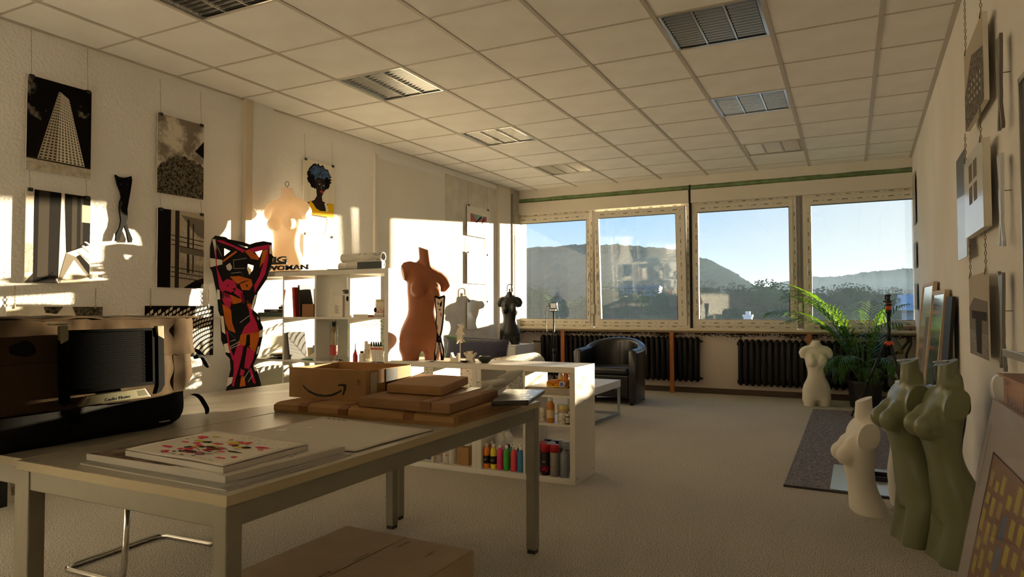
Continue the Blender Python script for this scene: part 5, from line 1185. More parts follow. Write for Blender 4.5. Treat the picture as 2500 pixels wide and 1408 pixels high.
# ---- big white sheet, boards and drawing pads
M_pap = mat('drawing_paper', '#cdc6bb', .85, spec=.08); M_pe = mat('pad_edge', '#c9c2b8', .8, var=.15, vscale=200, stretch=(1, 1, 30))
def flat(name, label, px, z, h, m, cat, prints=None, wav=0.0, edge=None, layout=None):
    Q = [gp(*p, z) for p in px]; c = sum((Vector(p) for p in Q), Vector((0, 0)))/4; t = thing(name, label, cat, (c.x, c.y, z))
    A, B, C, D = [Vector(p) for p in Q]; n = 16
    f = lambda u, v: A.lerp(B, u).lerp(D.lerp(C, u), v)
    if edge: slab(MB(), Q, z, z+h).build('page_block', edge, t, fix=True)
    zt = z+h+.0006 if edge else z
    def hz(u, v): return zt + wav*(max(0, u-.0)*0 + (.5+.5*mnoise.noise((u*2.2, v*2.2, 4)))*(.3+.7*max(abs(2*u-1), abs(2*v-1))**3))
    G = [[(*f(i/n, j/n), hz(i/n, j/n)) for j in range(n+1)] for i in range(n+1)]
    MB().grid(G).build('sheet', m, t, True, solid=.0007 if edge or wav else h)
    if prints:
        mb = MB(); ms = []
        for k, (mm, polys) in enumerate(prints):
            if mm not in ms: ms.append(mm)
            mb.cur = ms.index(mm)
            for q in polys: mb.poly([(*f(u, v), hz(u, v)+.0012+k*.0002) for u, v in q])
        mb.build('print', ms, t)
    return t
flat('paper_sheet', 'big blank white sheet with dark stamp lying on the table', [(568, 1066), (866, 1104), (1058, 1050), (795, 1018)], ZT+.0008, .0015, M_pap, 'paper', [(K_dk, [[(.06+.05*k, .935), (.10+.05*k, .93), (.09+.05*k, .955), (.07+.05*k, .95)] for k in range(4)]), (mat('paper_scrap', '#efeae0', .6), [[(.10, .30), (.16, .34), (.14, .40), (.09, .36)], [(.2, .52), (.24, .53), (.23, .57)]])], wav=.006)
flat('backing_board', 'thin dark-edged backing board under the drawing pads', [(196, 1133), (552, 1199), (858, 1110), (520, 1070)], ZT+.0004, .003, mat('board_grey', '#8d8a80', .3), 'board', edge=mat('board_edge', '#c9c4b8', .4))
sk = random.Random(9); strokes = [[(.05+.5*sk.random()**1.0, .04+.10*sk.random()) for _ in range(1)] for _ in range(1)]
def scr(n, u0, u1, v0, v1, L, w, seed):
    r = random.Random(seed); out = []
    for _ in range(n):
        u, v, a = r.uniform(u0, u1), r.uniform(v0, v1), r.uniform(-.5, .5); l = L*r.uniform(.4, 1); du, dv = l*cos(a), l*sin(a)
        out.append([(u, v), (u+du, v+dv), (u+du+w*.3, v+dv+w), (u, v+w)])
    return out
flat('drawing_pad', 'large drawing pad with a dark charcoal landscape, under the smaller pad', [(211, 1122), (550, 1180), (842, 1104), (505, 1066)], ZT+.0045, .017, M_pap, 'drawing pad', [(noise_mat('charcoal', '#3b3128', '#8b7a66', 14, .35, .7, stretch=(1, 1, 1)), [[(.01, .0), (.62, .02), (.70, .10), (.45, .16), (.2, .30), (.10, .7), (.02, 1), (0, .6)]]), (K_dk, scr(50, .2, .7, .03, .16, .10, .004, 4) + scr(14, .72, .95, .25, .9, .03, .006, 8))], edge=M_pe)
z2 = ZT+.0045+.017+.002
M_pk, M_ol, M_yl2 = mat('ink_pink', '#d4405a', .8, spec=.05), mat('ink_olive', '#3b3624', .8, spec=.05), mat('ink_lime', '#c6b84a', .8, spec=.05)
bl = lambda n, u0, u1, v0, v1, r0, r1, seed: [blob(random.Random(seed+k).uniform(u0, u1), random.Random(seed*3+k).uniform(v0, v1), random.Random(seed*5+k).uniform(r0, r1), random.Random(seed*7+k).uniform(r0, r1)*.6, 9, .25, seed+k) for k in range(n)]
flat('drawing_pad', 'small sketch pad with pink, black and yellow marker drawing and handwriting on top', [(306, 1112), (545, 1155), (752, 1098), (520, 1064)], z2, .015, mat('sketch_paper', '#d8d0c2', .85, spec=.08), 'drawing pad', [(M_yl2, bl(9, .15, .7, .35, .85, .03, .08, 21)), (M_pk, bl(30, .12, .88, .10, .78, .02, .06, 31)), (M_ol, bl(12, .3, .75, .22, .62, .025, .07, 41) + bl(10, .35, .6, .08, .3, .012, .03, 51) + scr(12, .4, .7, .25, .5, .12, .010, 61)), (K_blk, scr(26, .45, .90, .74, .80, .025, .004, 71) + scr(22, .42, .95, .84, .90, .025, .004, 72) + scr(26, .60, .98, .64, .70, .022, .004, 73) + scr(10, .25, .4, .06, .12, .03, .005, 74) + scr(8, .68, .82, .05, .10, .03, .005, 75) + scr(6, .06, .12, .55, .65, .04, .005, 76))], wav=.006, edge=M_pe)

# ---- large cardboard box under the table
za = .155
Q = [onz(590, 1400, za), onz(1085, 1408, za), onz(1157, 1342, za), onz(848, 1283, za)]
q1 = onz(848, 1283, za); q2 = onz(1157, 1342, za); ub = (q2-q1).normalized(); vb = Vector((ub.y, -ub.x, 0)); Lb = (q2-q1).length
t = thing('flat_cardboard_box', 'big flat cardboard box lying on the carpet under the table', 'box', (q1.x, q1.y, 0)); wd = .72
C4 = [q1, q2, q2+vb*wd, q1+vb*wd]; o_ = Vector((q1.x, q1.y, 0))
b = MB(); b.loft([[(p.x, p.y, 0.001) for p in C4], [(p.x, p.y, za-.004) for p in C4]]); b.build('carton', mat('kraft_pale', '#b09a7c', .8, var=.06, vscale=10), t, fix=True, bevel=.004)
for s0, s1 in ((0.004, .497), (.503, .996)):
    a0, a1 = q1.lerp(q2, s0), q1.lerp(q2, s1)
    P4 = [a0+vb*.004, a1+vb*.004, a1+vb*(wd-.004), a0+vb*(wd-.004)]
    MB().loft([[(p.x, p.y, za-.004) for p in P4], [(p.x, p.y, za + (.003 if s0 < .1 else .0015)) for p in P4]]).build('flap', mat('kraft_pale', '#b09a7c', .8, var=.06, vscale=10), t, fix=True, bevel=.002)
mb = MB(); rr_ = random.Random(5)
for (s, d, n) in ((.56, .05, 7), (.47, .24, 8), (.46, .46, 12), (.80, .10, 6)):
    for k in range(n):
        p = q1.lerp(q2, s) + vb*(d + .012*k) + Vector((0, 0, .004)); w = ub*.014; v2 = vb*rr_.uniform(.004, .009)
        mb.poly([p, p+w*rr_.uniform(.6, 1.2), p+w+v2, p+v2])
mb.build('stamp_print', mat('stamp_ink', '#6b573f', .8), t)
# framed pictures standing on the floor behind the left table leg
fA, fB = onz(18, 1236, 0), onz(-60, 1190, 0)
t = thing('framed_picture', 'black edged picture frame standing on the floor behind the left table', 'picture', (fA.x, fA.y, 0))
MB().box(fA.x-.03, fA.x, fA.y-.5, fA.y, 0, .42).build('frame', M_clip, t, bevel=.002)
fC, fD = onz(20, 1225, 0), onz(132, 1190, 0)
t = thing('framed_picture', 'white framed picture leaning low behind the left table leg', 'picture', ((fC.x+fD.x)/2, (fC.y+fD.y)/2, 0))
dd_ = (fD-fC).normalized(); nn_ = Vector((-dd_.y, dd_.x, 0))
MB().loft([[fC, fD, fD+nn_*.02, fC+nn_*.02], [p + Vector((0, 0, .36)) + nn_*.06 for p in (fC, fD, fD+nn_*.02, fC+nn_*.02)]]).build('frame', mat('frame_white', '#cfc8b8', .5), t, fix=True, bevel=.002)
MB().loft([[lerp(fC, fD, s) + Vector((0, 0, z)) + nn_*(.06*z/.36-.0015) for s, z in ((.08, .03), (.92, .03), (.92, .33), (.08, .33))], [lerp(fC, fD, s) + Vector((0, 0, z)) + nn_*(.06*z/.36+.0) for s, z in ((.08, .03), (.92, .03), (.92, .33), (.08, .33))]]).build('picture', noise_mat('frame_pic', '#b9ad98', '#6d6456', 9, .4, .6), t, fix=True)
# ================================================================== SHELF CONTENTS
def c5(cx, cy): return 620+cx/3.911, 600+cy/3.911
def c4(cx, cy): return 960+cx/3.706, 840+cy/3.706
def xz(c, cx, cy, Y): p = ony(*c(cx, cy), Y); return p.x, p.z
def boxy(name, label, cat, x0, x1, y0, y1, z0, z1, m, parts=(), group=None, bevel=.002, rz=0.0, body='body'):
    t = thing(name, label, cat, ((x0+x1)/2, (y0+y1)/2, z0), rz, group); w, d, h = (x1-x0)/2, (y1-y0)/2, z1-z0
    part(MB().box(-w, w, -d, d, 0, h), body, m, t, bevel=bevel); return t, w, d, h
def book(label, x0, x1, y0, y1, z0, z1, col, rz=0.0, lean=0.0, upright=False, group='books on the tall shelf', title=None, tcol='#e8e0d0'):
    t = thing('book', label, 'book', ((x0+x1)/2, (y0+y1)/2, z0), rz, group); w, d, h = (x1-x0)/2, (y1-y0)/2, z1-z0; mc = mat('cover_'+col, col, .45); c = .0025
    if lean: t.rotation_euler = (0, lean, rz)
    if upright:   # spine towards -y
        part(MB().box(-w, -w+c, -d, d, 0, h).box(w-c, w, -d, d, 0, h).box(-w, w, -d, -d+c, 0, h), 'cover', mc, t); part(MB().box(-w+c, w-c, -d+c, d-.004, .003, h-.003), 'pages', mat('pages', '#ddd3bd', .8), t)
        if title: local(put('lettering', text_mesh(title, w*1.5, .0003, mat('txt_'+tcol, tcol, .5))), t).matrix_basis = Matrix.Translation((0, -d-.0006, h*.5)) @ Matrix(((0, -1, 0, 0), (0, 0, -1, 0), (1, 0, 0, 0), (0, 0, 0, 1))) @ Matrix.Rotation(pi, 4, 'Z')
    else:
        part(MB().box(-w, w, -d, d, 0, c).box(-w, w, -d, d, h-c, h).box(-w, w, -d, -d+c, c, h-c), 'cover', mc, t); part(MB().box(-w+.003, w-.003, -d+c, d-.004, c, h-c), 'pages', mat('pages', '#ddd3bd', .8), t)
        if title: local(put('lettering', text_mesh(title, h*.55, .0003, mat('txt_'+tcol, tcol, .5))), t).matrix_basis = Matrix.Translation((0, -d-.0006, h*.5)) @ Matrix.Rotation(pi/2, 4, 'X')
    return t
Y1 = SY+.02
def X5(cx): return ony(*c5(cx, 640), Y1).x
z3, z2_, z1_ = tsz(3)+.0005, tsz(2)+.0005, tsz(1)+.0005
# top row, first cell
book('thick green book at the bottom of the small pile on the tall shelf', tsx(0)+.03, X5(285)-.006, Y1, Y1+.20, z3, z3+.036, '#4c5a48')
book('black book with pale title in the small pile on the tall shelf', tsx(0)+.09, X5(285)-.006, Y1+.01, Y1+.19, z3+.0365, z3+.063, '#1a1a1c', title='LE CORBEAU')
boxy('small_case', 'small black case lying on the book pile', 'case', X5(208), X5(278), Y1+.03, Y1+.12, z3+.0635, z3+.086, M_foot)
t = thing('cup', 'small white cup on the book pile', 'cup', (X5(187), Y1+.10, z3+.0635)); part(MB().lathe([(.014, 0), (.017, .038), (.0155, .038), (.0125, .004)], (0, 0, 0), 18), 'body', M_hand, t, smooth=True)
# top row, second cell: leaning books, white book, brown box
b0 = tsx(1)
book('red book with black spine lettering leaning on the tall shelf', X5(388)-.014, X5(388)+.014, Y1, Y1+.19, z3, z3+.245, '#b32a22', lean=radians(-4), upright=True, title='ANATOMIE', tcol='#2a0f0c')
book('black book standing right of the red book', X5(432)-.009, X5(432)+.009, Y1+.01, Y1+.20, z3, z3+.262, '#161618', lean=radians(-4), upright=True)
t, w, d, h = boxy('picture_box', 'white box printed with a small portrait and pink corner', 'box', X5(445), X5(445)+.138, Y1+.15, Y1+.20, z3, z3+.235, mat('white_card', '#e2dccf', .6))
part(MB().poly([(.0+p[0]*.035-.01, -d-.0006, .165+p[1]*.045) for p in blob(0, 0, 1, 1, 14, .1, 3)]), 'portrait_print', K_blk, t); part(MB().poly([(.03, -d-.0006, .03), (w, -d-.0006, .03), (w, -d-.0006, .19)]), 'pink_print', mat('ink_pinkred', '#d8566a', .5), t)
part(MB().poly([(-.01+p[0]*.018, -d-.0009, .155+p[1]*.022) for p in blob(0, 0, 1, 1, 12, .05, 3)]), 'face_print', K_wh, t)
boxy('brown_box', 'small brown box in front of the portrait box', 'box', X5(458), X5(458)+.125, Y1+.0, Y1+.13, z3, z3+.105, mat('brown_card', '#8a5c38', .7))
# top row, third cell: folded canvas, two white boxes
cx0 = X5(648); t = thing('folded_card', 'white triangular folded card on the tall shelf', 'card', (cx0, Y1+.1, z3))
part(MB()._add([(-.005, .02, .225), (.022, -.05, 0), (.125, -.02, 0), (.120, .0, .10), (-.005, .024, .225), (.024, -.045, 0), (.127, -.015, 0), (.122, .004, .10)], [(0, 1, 2, 3), (7, 6, 5, 4), (0, 4, 5, 1), (1, 5, 6, 2), (2, 6, 7, 3), (3, 7, 4, 0)]), 'sheet', mat('white_card', '#e2dccf', .6), t)
t, w, d, h = boxy('white_box', 'white product box with small print in the third cell', 'box', X5(762), X5(845), Y1, Y1+.10, z3, z3+.172, mat('white_card', '#e2dccf', .6))
mb = MB()
for k in range(7): mb.box(-w+.012, -w+.012+.045*RNG.uniform(.4, 1), -d-.0006, -d-.0003, .03+k*.010, .034+k*.010)
part(mb, 'small_print', K_md, t)
t, w, d, h = boxy('white_box', 'narrow white box with a little portrait logo beside the product box', 'box', X5(848), X5(908), Y1+.02, Y1+.12, z3, z3+.178, mat('white_card2', '#dcd8d0', .5))
part(MB().poly([(p[0]*.014, -d-.0006, .145+p[1]*.020) for p in blob(0, 0, 1, 1, 14, .12, 6)]), 'portrait_print', K_blk, t); part(MB().box(-w-.0004, w+.0004, -d-.0004, d, .100, .1015), 'seam_line', K_md, t)
t = thing('black_cable', 'coil of black cable lying on top of the white boxes', 'cable', (X5(842), Y1+.07, z3+.1785)); part(MB().tube([(.035*cos(a)*(1+.02*k), .03*sin(a), .005+.0012*k) for k, a in enumerate([2*pi*j/14 for j in range(32)])], .004, 6), 'cable', M_foot, t, smooth=True)
# top row, fourth cell
t = thing('printed_can', 'white can with dark portrait label on the tall shelf', 'can', (X5(1172), Y1+.05, z3)); part(MB().lathe([(.040, 0), (.042, .004), (.042, .115), (.040, .12)], (0, 0, 0), 24), 'body', mat('can_white', '#dfd6c6', .35), t, smooth=True); part(MB().lathe([(.0425, .03), (.0425, .08)], (0, 0, 0), 24, caps=False), 'label', noise_mat('can_label', '#c98a80', '#d8cfc0', 20, .45, .55), t, smooth=True)
part(MB().lathe([(.040, .12), (.040, .135), (.034, .138)], (0, 0, 0), 24), 'lid', mat('can_lid', '#b8ae84', .35), t, smooth=True); part(MB().poly([(-.02+p[0]*.014, -.0435+abs(p[0])*.002, .055+p[1]*.02) for p in blob(0, 0, 1, 1, 14, .1, 2)]), 'portrait_print', K_blk, t)
for k, (a, b, zz, hh, col, lb) in enumerate(((955, 1098, 0, .022, '#d8d2c6', 'flat white paint set at the front of the fourth cell'), (1095, 1148, 0, .018, '#8c4a44', 'flat dark red tin beside the white paint set'), (1150, 1245, 0, .018, '#b5aea2', 'grey flat pencil tin at the right of the fourth cell'), (1156, 1240, .0185, .014, '#e0dacb', 'flat cream box lying on the grey tin'))):
    boxy('flat_box', lb, 'box', X5(a), X5(b), Y1-.01, Y1+.07, z3+zz, z3+zz+hh, mat('flat_'+col, col, .5), group='flat boxes on the tall shelf')
# second row
t = thing('paper_pile', 'untidy pile of dark papers and sleeves in the first cell', 'papers', (X5(170), Y1+.1, z2_))
for k in range(6): part(MB().cbox((RNG.uniform(-.02, .03), RNG.uniform(-.02, .02), .004+k*.008), (.125, .18, .003), RNG.uniform(-.3, .3)), 'sheet', (K_blk, mat('sleeve_grey', '#8d887c', .3), K_wh)[k % 3], t)
boxy('small_case', 'dark flat case beside the paper pile', 'case', X5(226), X5(274), Y1, Y1+.07, z2_, z2_+.02, K_blk)
t = thing('dark_canvas', 'small dark canvas leaning on the divider in the second cell', 'canvas', (tsx(1)+.046, Y1+.10, z2_+.001)); t.rotation_euler = (0, radians(-8), 0)
part(MB().box(-.006, .006, -.10, .10, 0, .225), 'canvas', mat('canvas_dark', '#2c2a28', .7), t, bevel=.002)
boxy('blue_box', 'light blue box in the second cell', 'box', X5(462), X5(574), Y1+.12, Y1+.18, z2_+.0, z2_+.115, mat('box_blue', '#6fa5c8', .5))
t = thing('tan_cup', 'tan paper cup left of the blue box', 'cup', (X5(437), Y1+.13, z2_)); part(MB().lathe([(.022, 0), (.029, .095), (.027, .095), (.020, .004)], (0, 0, 0), 18), 'body', mat('cup_tan', '#c9b184', .6), t, smooth=True)
t = thing('plastic_bag', 'crumpled white plastic bag in the second cell', 'bag', (X5(500), Y1+.06, z2_)); mb = MB()
G = [[(lerp(-.09, .085, i/12), lerp(-.045, .045, j/8), max(.001, (.085*((i/12))**1.1)*(1-(2*j/8-1)**2)**.5 + .012*mnoise.noise((i*.6, j*.7, 2)))) for j in range(9)] for i in range(13)]
part(mb.grid(G), 'film', mat('bag_white', '#dcd6cc', .35), t, smooth=True, solid=.001)
t = thing('green_tube', 'green paint tube lying at the front of the second cell', 'paint tube', (X5(525), Y1-.005, z2_+.008)); part(MB().tube([(-.06, 0, 0), (.03, 0, 0), (.05, .0, 0)], [.004, .008, .008], 10), 'body', mat('tube_green', '#3f8a5e', .4), t, smooth=True); part(MB().tube([(.05, 0, 0), (.066, 0, 0)], .005, 10), 'cap', M_hand, t)
# brushes in a clear tube
def clear(name, col=(.96, .97, .97), ior=.04, kk=1.0):
    if name in MATS: return MATS[name]
    m = bpy.data.materials.new(name); m.use_nodes = True; n = m.node_tree.nodes; l = m.node_tree.links; n.clear(); MATS[name] = m
    o = n.new('ShaderNodeOutputMaterial'); tr = n.new('ShaderNodeBsdfTransparent'); tr.inputs[0].default_value = (*col, 1); gl = n.new('ShaderNodeBsdfGlossy'); gl.inputs['Roughness'].default_value = .06
    fr = schlick(m.node_tree, ior, kk); mx = n.new('ShaderNodeMixShader'); l.new(fr, mx.inputs[0]); l.new(tr.outputs[0], mx.inputs[1]); l.new(gl.outputs[0], mx.inputs[2]); l.new(mx.outputs[0], o.inputs[0]); return m
bt = Vector((X5(722), Y1+.05, z2_))
t = thing('brush_tube', 'clear plastic tube with a red label in the third cell', 'tube', bt); part(MB().lathe([(.030, 0), (.031, .002), (.031, .312), (.029, .312), (.029, .004), (.0, .004)], (0, 0, 0), 22, caps=False), 'tube', clear('clear_plastic'), t, smooth=True); part(MB().lathe([(.0312, .045), (.0312, .125)], (0, 0, 0), 22, caps=False), 'label', mat('label_red', '#b2433f', .5), t, smooth=True); part(MB().lathe([(.028, .003), (.028, .006)], (0, 0, 0), 20), 'base', mat('label_red', '#b2433f', .5), t)
for k, (dx, dy, h, col) in enumerate(((-.010, .0, .318, '#d8b25a'), (.006, -.006, .315, '#c99b45'), (.012, .006, .322, '#d9c7a0'), (-.002, .010, .300, '#e0d8c8'))):
    b = thing('paint_brush', 'paint brush with %s handle standing in the clear tube' % ('golden yellow', 'dark honey', 'pale tan', 'off-white')[k], 'brush', bt + Vector((dx, dy, .0045)), 0, 'brushes in the clear tube'); part(MB().tube([(0, 0, 0), (0, 0, h*.62), (0, 0, h*.72)], [.0025, .004, .0035], 8), 'handle', mat('brush_'+col, col, .4), b, smooth=True)
    part(MB().tube([(0, 0, h*.72), (0, 0, h*.86)], .0042, 8), 'ferrule', mat('ferrule_brass', '#b8944a', .3, .9), b, smooth=True); part(MB().tube([(0, 0, h*.86), (0, 0, h*.93), (0, 0, h)], [.0045, .006, .001], 8), 'bristles', mat('bristle', '#2a2320', .8), b, smooth=True)
t = thing('paper_scraps', 'crumpled paper scraps in front of the third cell', 'paper', (X5(830), Y1, z2_))
for k in range(6): part(MB().grid([[(lerp(-.03, .03, i/4)+RNG.uniform(-.04, .04)*0 + (k-3)*.022, lerp(-.02, .02, j/3), max(.0008, .006+.010*mnoise.noise((i*.9, j*.9, k*3.0)) + .004*k*(k < 3))) for j in range(4)] for i in range(5)]), 'scrap', (K_lt, K_wh, K_dk, M_kr)[k % 4], t, smooth=True, solid=.0008)
# fourth cell: red bottle, white bottles, tubes with black tips
t = thing('red_bottle', 'small red squeeze bottle with a needle nozzle on the tall shelf', 'bottle', (X5(962), Y1+.01, z2_)); part(MB().lathe([(.019, 0), (.020, .003), (.020, .055), (.014, .075), (.009, .082)], (0, 0, 0), 18), 'body', mat('plastic_red', '#a81c34', .3), t, smooth=True); part(MB().tube([(0, 0, .082), (0, 0, .10), (0, 0, .148)], [.009, .004, .0025], 8), 'nozzle', K_dk, t, smooth=True)
t = thing('white_bottle', 'small white bottle with a black cap beside the red bottle', 'bottle', (X5(1010), Y1+.03, z2_)); part(MB().lathe([(.024, 0), (.024, .06), (.015, .072)], (0, 0, 0), 18), 'body', M_hand, t, smooth=True); part(MB().lathe([(.016, .072), (.016, .088)], (0, 0, 0), 16), 'cap', M_foot, t)
for k, cx in enumerate((1045, 1078)):
    b = thing('white_tube', ('white paper tube standing right of the red bottle', 'white paint tube standing on its cap')[k], 'tube', (X5(cx), Y1+.04, z2_)); part(MB().loft([[(.016*cos(a)*(1 if z < .08 else 1.1), .016*sin(a)*(1-(z/.17)*.9*k), z) for a in [2*pi*q/14 for q in range(14)]] for z in (0.0, .05, .10, .165-.02*k)]), 'body', mat('tube_white', '#ddd5c4', .45), b, smooth=True)
    part(MB().box(-.010, .010, -.0185, -.0178, .03, .10), 'small_print', K_lt, b)
for k in range(5):
    b = thing('marker_pen', 'white marker with black tip, %s from the left in the row of five' % ('first', 'second', 'third', 'fourth', 'last')[k], 'marker', (X5(1126+k*22), Y1+.02, z2_+.0018), 0, 'row of white markers'); b.rotation_euler = (0, radians(-7), 0)
    part(MB().lathe([(.010, 0), (.0115, .004), (.0115, .118), (.008, .126)], (0, 0, 0), 14), 'body', M_hand, b, smooth=True); part(MB().lathe([(.009, .126), (.008, .146), (.004, .163)], (0, 0, 0), 12), 'tip', M_foot, b, smooth=True); part(MB().lathe([(.0118, .100), (.0118, .116)], (0, 0, 0), 14, caps=False), 'colour_band', mat('band_orange', '#c8603a', .4), b, smooth=True)
for k, (a, b, col, lb) in enumerate(((1052, 1110, '#d9d2c4', 'pale flat eraser block at the shelf front'), (1125, 1165, '#6b6a66', 'grey flat sharpener lying below the markers'), (1180, 1245, '#3d3b44', 'dark flat pencil case below the markers'))):
    boxy('flat_box', lb, 'box', X5(a), X5(b), Y1-.015, Y1+.0, z2_, z2_+.012, mat('flat_'+col, col, .5), group='flat boxes on the tall shelf')
t = thing('plastic_bag', 'clear crinkled plastic bag in the lower left cell', 'bag', (X5(190), Y1+.08, z1_)); G = [[(lerp(-.12, .055, i/12), lerp(-.06, .06, j/8), max(.001, .05*(1-(2*j/8-1)**2)**.5*(1-(2*i/12-1)**4) + .02*mnoise.noise((i*.7, j*.7, 5)))) for j in range(9)] for i in range(13)]
part(MB().grid(G), 'film', mat('bag_clear', '#cfc9bf', .15, alpha=.6), t, smooth=False)
# on top: paper rolls, book, loose prints
zt = 1.4705
def roll(label, px0, px1, py, Y, r, z, col, prints=True):
    a, b = ony(px0, py, Y), ony(px1, py, Y); t = thing('paper_roll', label, 'paper roll', (a.x, Y, z), 0, 'paper rolls on the tall shelf'); L = b.x-a.x; G = []
    part(MB().loft([[(x, rr*cos(q), r+rr*sin(q)) for q in [2*pi*k/24 for k in range(24)]] for x, rr in ((0, r*.80), (0, r), (L, r), (L, r*.8))], caps=False), 'paper', col, t, smooth=True, fix=True)
    part(MB().loft([[(x, r*.8*cos(q), r+r*.8*sin(q)) for q in [2*pi*k/24 for k in range(24)]] for x in (.006, .012)]), 'end_cap', M_hand, t)
roll('plain white paper roll at the back of the stack on the tall shelf', 832, 905, 647, SY+.16, .034, zt, mat('roll_white', '#dcd6ca', .5))
roll('plain white paper roll at the front of the stack on the tall shelf', 852, 934, 645, SY+.085, .036, zt, mat('roll_white', '#dcd6ca', .5))
roll('paper roll printed with blue and pink lines on top of the stack', 838, 936, 633, SY+.122, .036, zt+.0635, noise_mat('roll_print', '#e2dccf', '#7f93b4', 14, .40, .44, stretch=(1, 3, 3), dist=2.0))
bk = ony(874, 655, SY+.02).x; be = ony(934, 655, SY+.02).x
book('thick dark-covered book lying in front of the paper rolls', bk, be, SY+.01, SY+.045+.0, zt, zt+.055, '#3a3c42', group=None)
t = thing('loose_prints', 'loose printed sheets lying flat on the tall shelf', 'papers', (-3.9, SY+.06, zt))
for k in range(3): part(MB().cbox((-.10+k*.18, .05+.01*k, .0015+k*.003), (.26, .18, .002), (-.2+.2*k)), 'sheet', (K_wh, K_lt, noise_mat('sheet_print', '#d9d0c0', '#5a544c', 12, .4, .6))[k], t)

# ================================================================== LOW SHELVES
Y2 = SY+.045; zb = .0385
def X4(cx, Y=None): return ony(*c4(cx, 1000), Y or Y2).x
def bottle(name, label, x, y, z, r, h, col, cap='#e6e2da', lab=None, neck=.45, group=None, txt=None, shoulder=.76):
    t = thing(name, label, 'bottle', (x, y, z), 0, group); m = mat('paint_'+col, col, .35)
    part(MB().lathe([(r*.92, 0), (r, .004), (r, h*.52), (r*.965, h*.54), (r*.965, h*.56), (r, h*.58), (r, h*shoulder-.012), (r*.92, h*shoulder), (r*neck, h*(shoulder+.1)), (r*neck, h*(shoulder+.12))], (0, 0, 0), 18), 'body', m, t, smooth=True)
    part(MB().lathe([(r*neck*1.15, h*(shoulder+.105)), (r*neck*1.15, h*.985), (r*neck*.9, h)], (0, 0, 0), 16), 'cap', mat('cap_'+cap, cap, .35), t, smooth=True)
    if lab: part(MB().lathe([(r*1.012, h*.20), (r*1.012, h*.52)], (0, 0, 0), 18, caps=False), 'label', mat('label_'+lab, lab, .5), t, smooth=True)
    if txt: local(put('lettering', text_mesh(txt, .016, .0003, mat('txt_white', '#d8d4cc', .5))), t).matrix_basis = Matrix.Translation((0, -r*1.03, h*.36)) @ Matrix.Rotation(pi/2, 4, 'X')
    return t
G_ = 'paint bottles in the low shelf'
for cx, col, lab, nm, txt in ((835, '#e8861e', '#141414', 'orange', 'SC'), (897, '#e8dc3a', '#141414', 'yellow', 'ACS'), (955, '#e83878', None, 'hot pink', None), (1015, '#3fae3c', None, 'green', None), (1080, '#ee4a56', None, 'coral red', None), (1141, '#3f86b8', None, 'blue', None)):
    bottle('paint_bottle', 'bright %s paint bottle in the front row of the low shelf' % nm, X4(cx)+.010, Y2, zb, .0225, .172, col, lab=lab, group=G_, txt=txt)
for cx, col, nm in ((878, '#c88a50', 'tan'), (938, '#d8cfc0', 'cream'), (990, '#cf7aa0', 'pale pink'), (1058, '#3f9a98', 'teal'), (1130, '#3a4a80', 'dark blue')):
    bottle('paint_bottle', '%s paint bottle in the second row, mostly hidden' % nm, ony(*c4(cx, 1000), Y2+.075).x+.012, Y2+.075, zb, .0235, .172, col, group=G_)
for cx, dy, h, lb in ((962, .15, .262, 'big white plastic jug in the low shelf, left one'), (1032, .20, .272, 'big white plastic jug with black label, right one')):
    b = bottle('white_jug', lb, ony(*c4(cx, 900), Y2+dy).x, Y2+dy, zb, .040, h, '#e4e6e2', neck=.42, shoulder=.74, lab=None if dy < .17 else '#2a2a2c')
M_can = mat('can_silver', '#b8b4ae', .3, .6)
def spray(label, x, y, z, r, h, body, cap, band=None, txt=None, clearcap=False):
    t = thing('spray_can', label, 'spray can', (x, y, z), 0, 'spray cans in the low shelf'); part(MB().lathe([(r*.96, 0), (r, .004), (r, h*.74), (r*.95, h*.77)], (0, 0, 0), 20), 'body', body, t, smooth=True)
    part(MB().lathe([(r*.97, h*.745), (r*.98, h*.97), (r*.93, h)], (0, 0, 0), 20), 'cap', clear('clear_cap', (.85, .88, .9)) if clearcap else mat('cap_'+cap, cap, .3), t, smooth=True)
    if clearcap: part(MB().lathe([(r*.9, h*.76), (r*.45, h*.84), (r*.2, h*.86), (r*.2, h*.93)], (0, 0, 0), 14), 'valve', M_can, t, smooth=True)
    if band: part(MB().lathe([(r*1.01, h*.08), (r*1.01, h*.30)], (0, 0, 0), 20, caps=False), 'label_band', band, t, smooth=True)
    if txt: local(put('lettering', text_mesh(txt, .014, .0003, mat('txt_white', '#d8d4cc', .5))), t).matrix_basis = Matrix.Translation((0, -r*1.03, h*.44)) @ Matrix.Rotation(pi/2, 4, 'X')
mk = mat('can_black', '#17161a', .3); mg = mat('can_grey', '#9c9690', .35, .3, var=.2, vscale=40); mbg = mat('can_bluegrey', '#8a9098', .3, .4)
floral = noise_mat('can_floral', '#17161a', '#a8283c', 60, .45, .52)
spray('black spray can with red cap and red pattern, front row', X4(1378), Y2, zb, .030, .205, mk, '#c41c30', floral, 'MO')
spray('silver grey spray can with red cap, front row', X4(1461), Y2, zb, .032, .207, mg, '#c41c30')
spray('blue-grey spray can with clear cap at the right post', X4(1549), Y2, zb, .030, .205, mbg, '#ccd4d8', clearcap=True)
for cx, dy, cap, lb, bd in ((1362, .075, '#d8626e', 'spray can with pinkish cap behind the front row', mg), (1432, .075, '#cfccd2', 'spray can with pale cap behind the front row', mg), (1403, .16, '#17171a', 'spray can with black cap at the back, left one', mk), (1462, .135, '#1a1a1e', 'spray can with black cap at the back, right one', mk), (1507, .17, '#dcdcde', 'spray can with white cap at the back', mg), (1568, .14, '#c8cace', 'spray can with light grey cap behind the clear cap one', mg)):
    spray(lb, ony(*c4(cx, 950), Y2+dy).x, Y2+dy, zb, .030, .205, bd, cap)
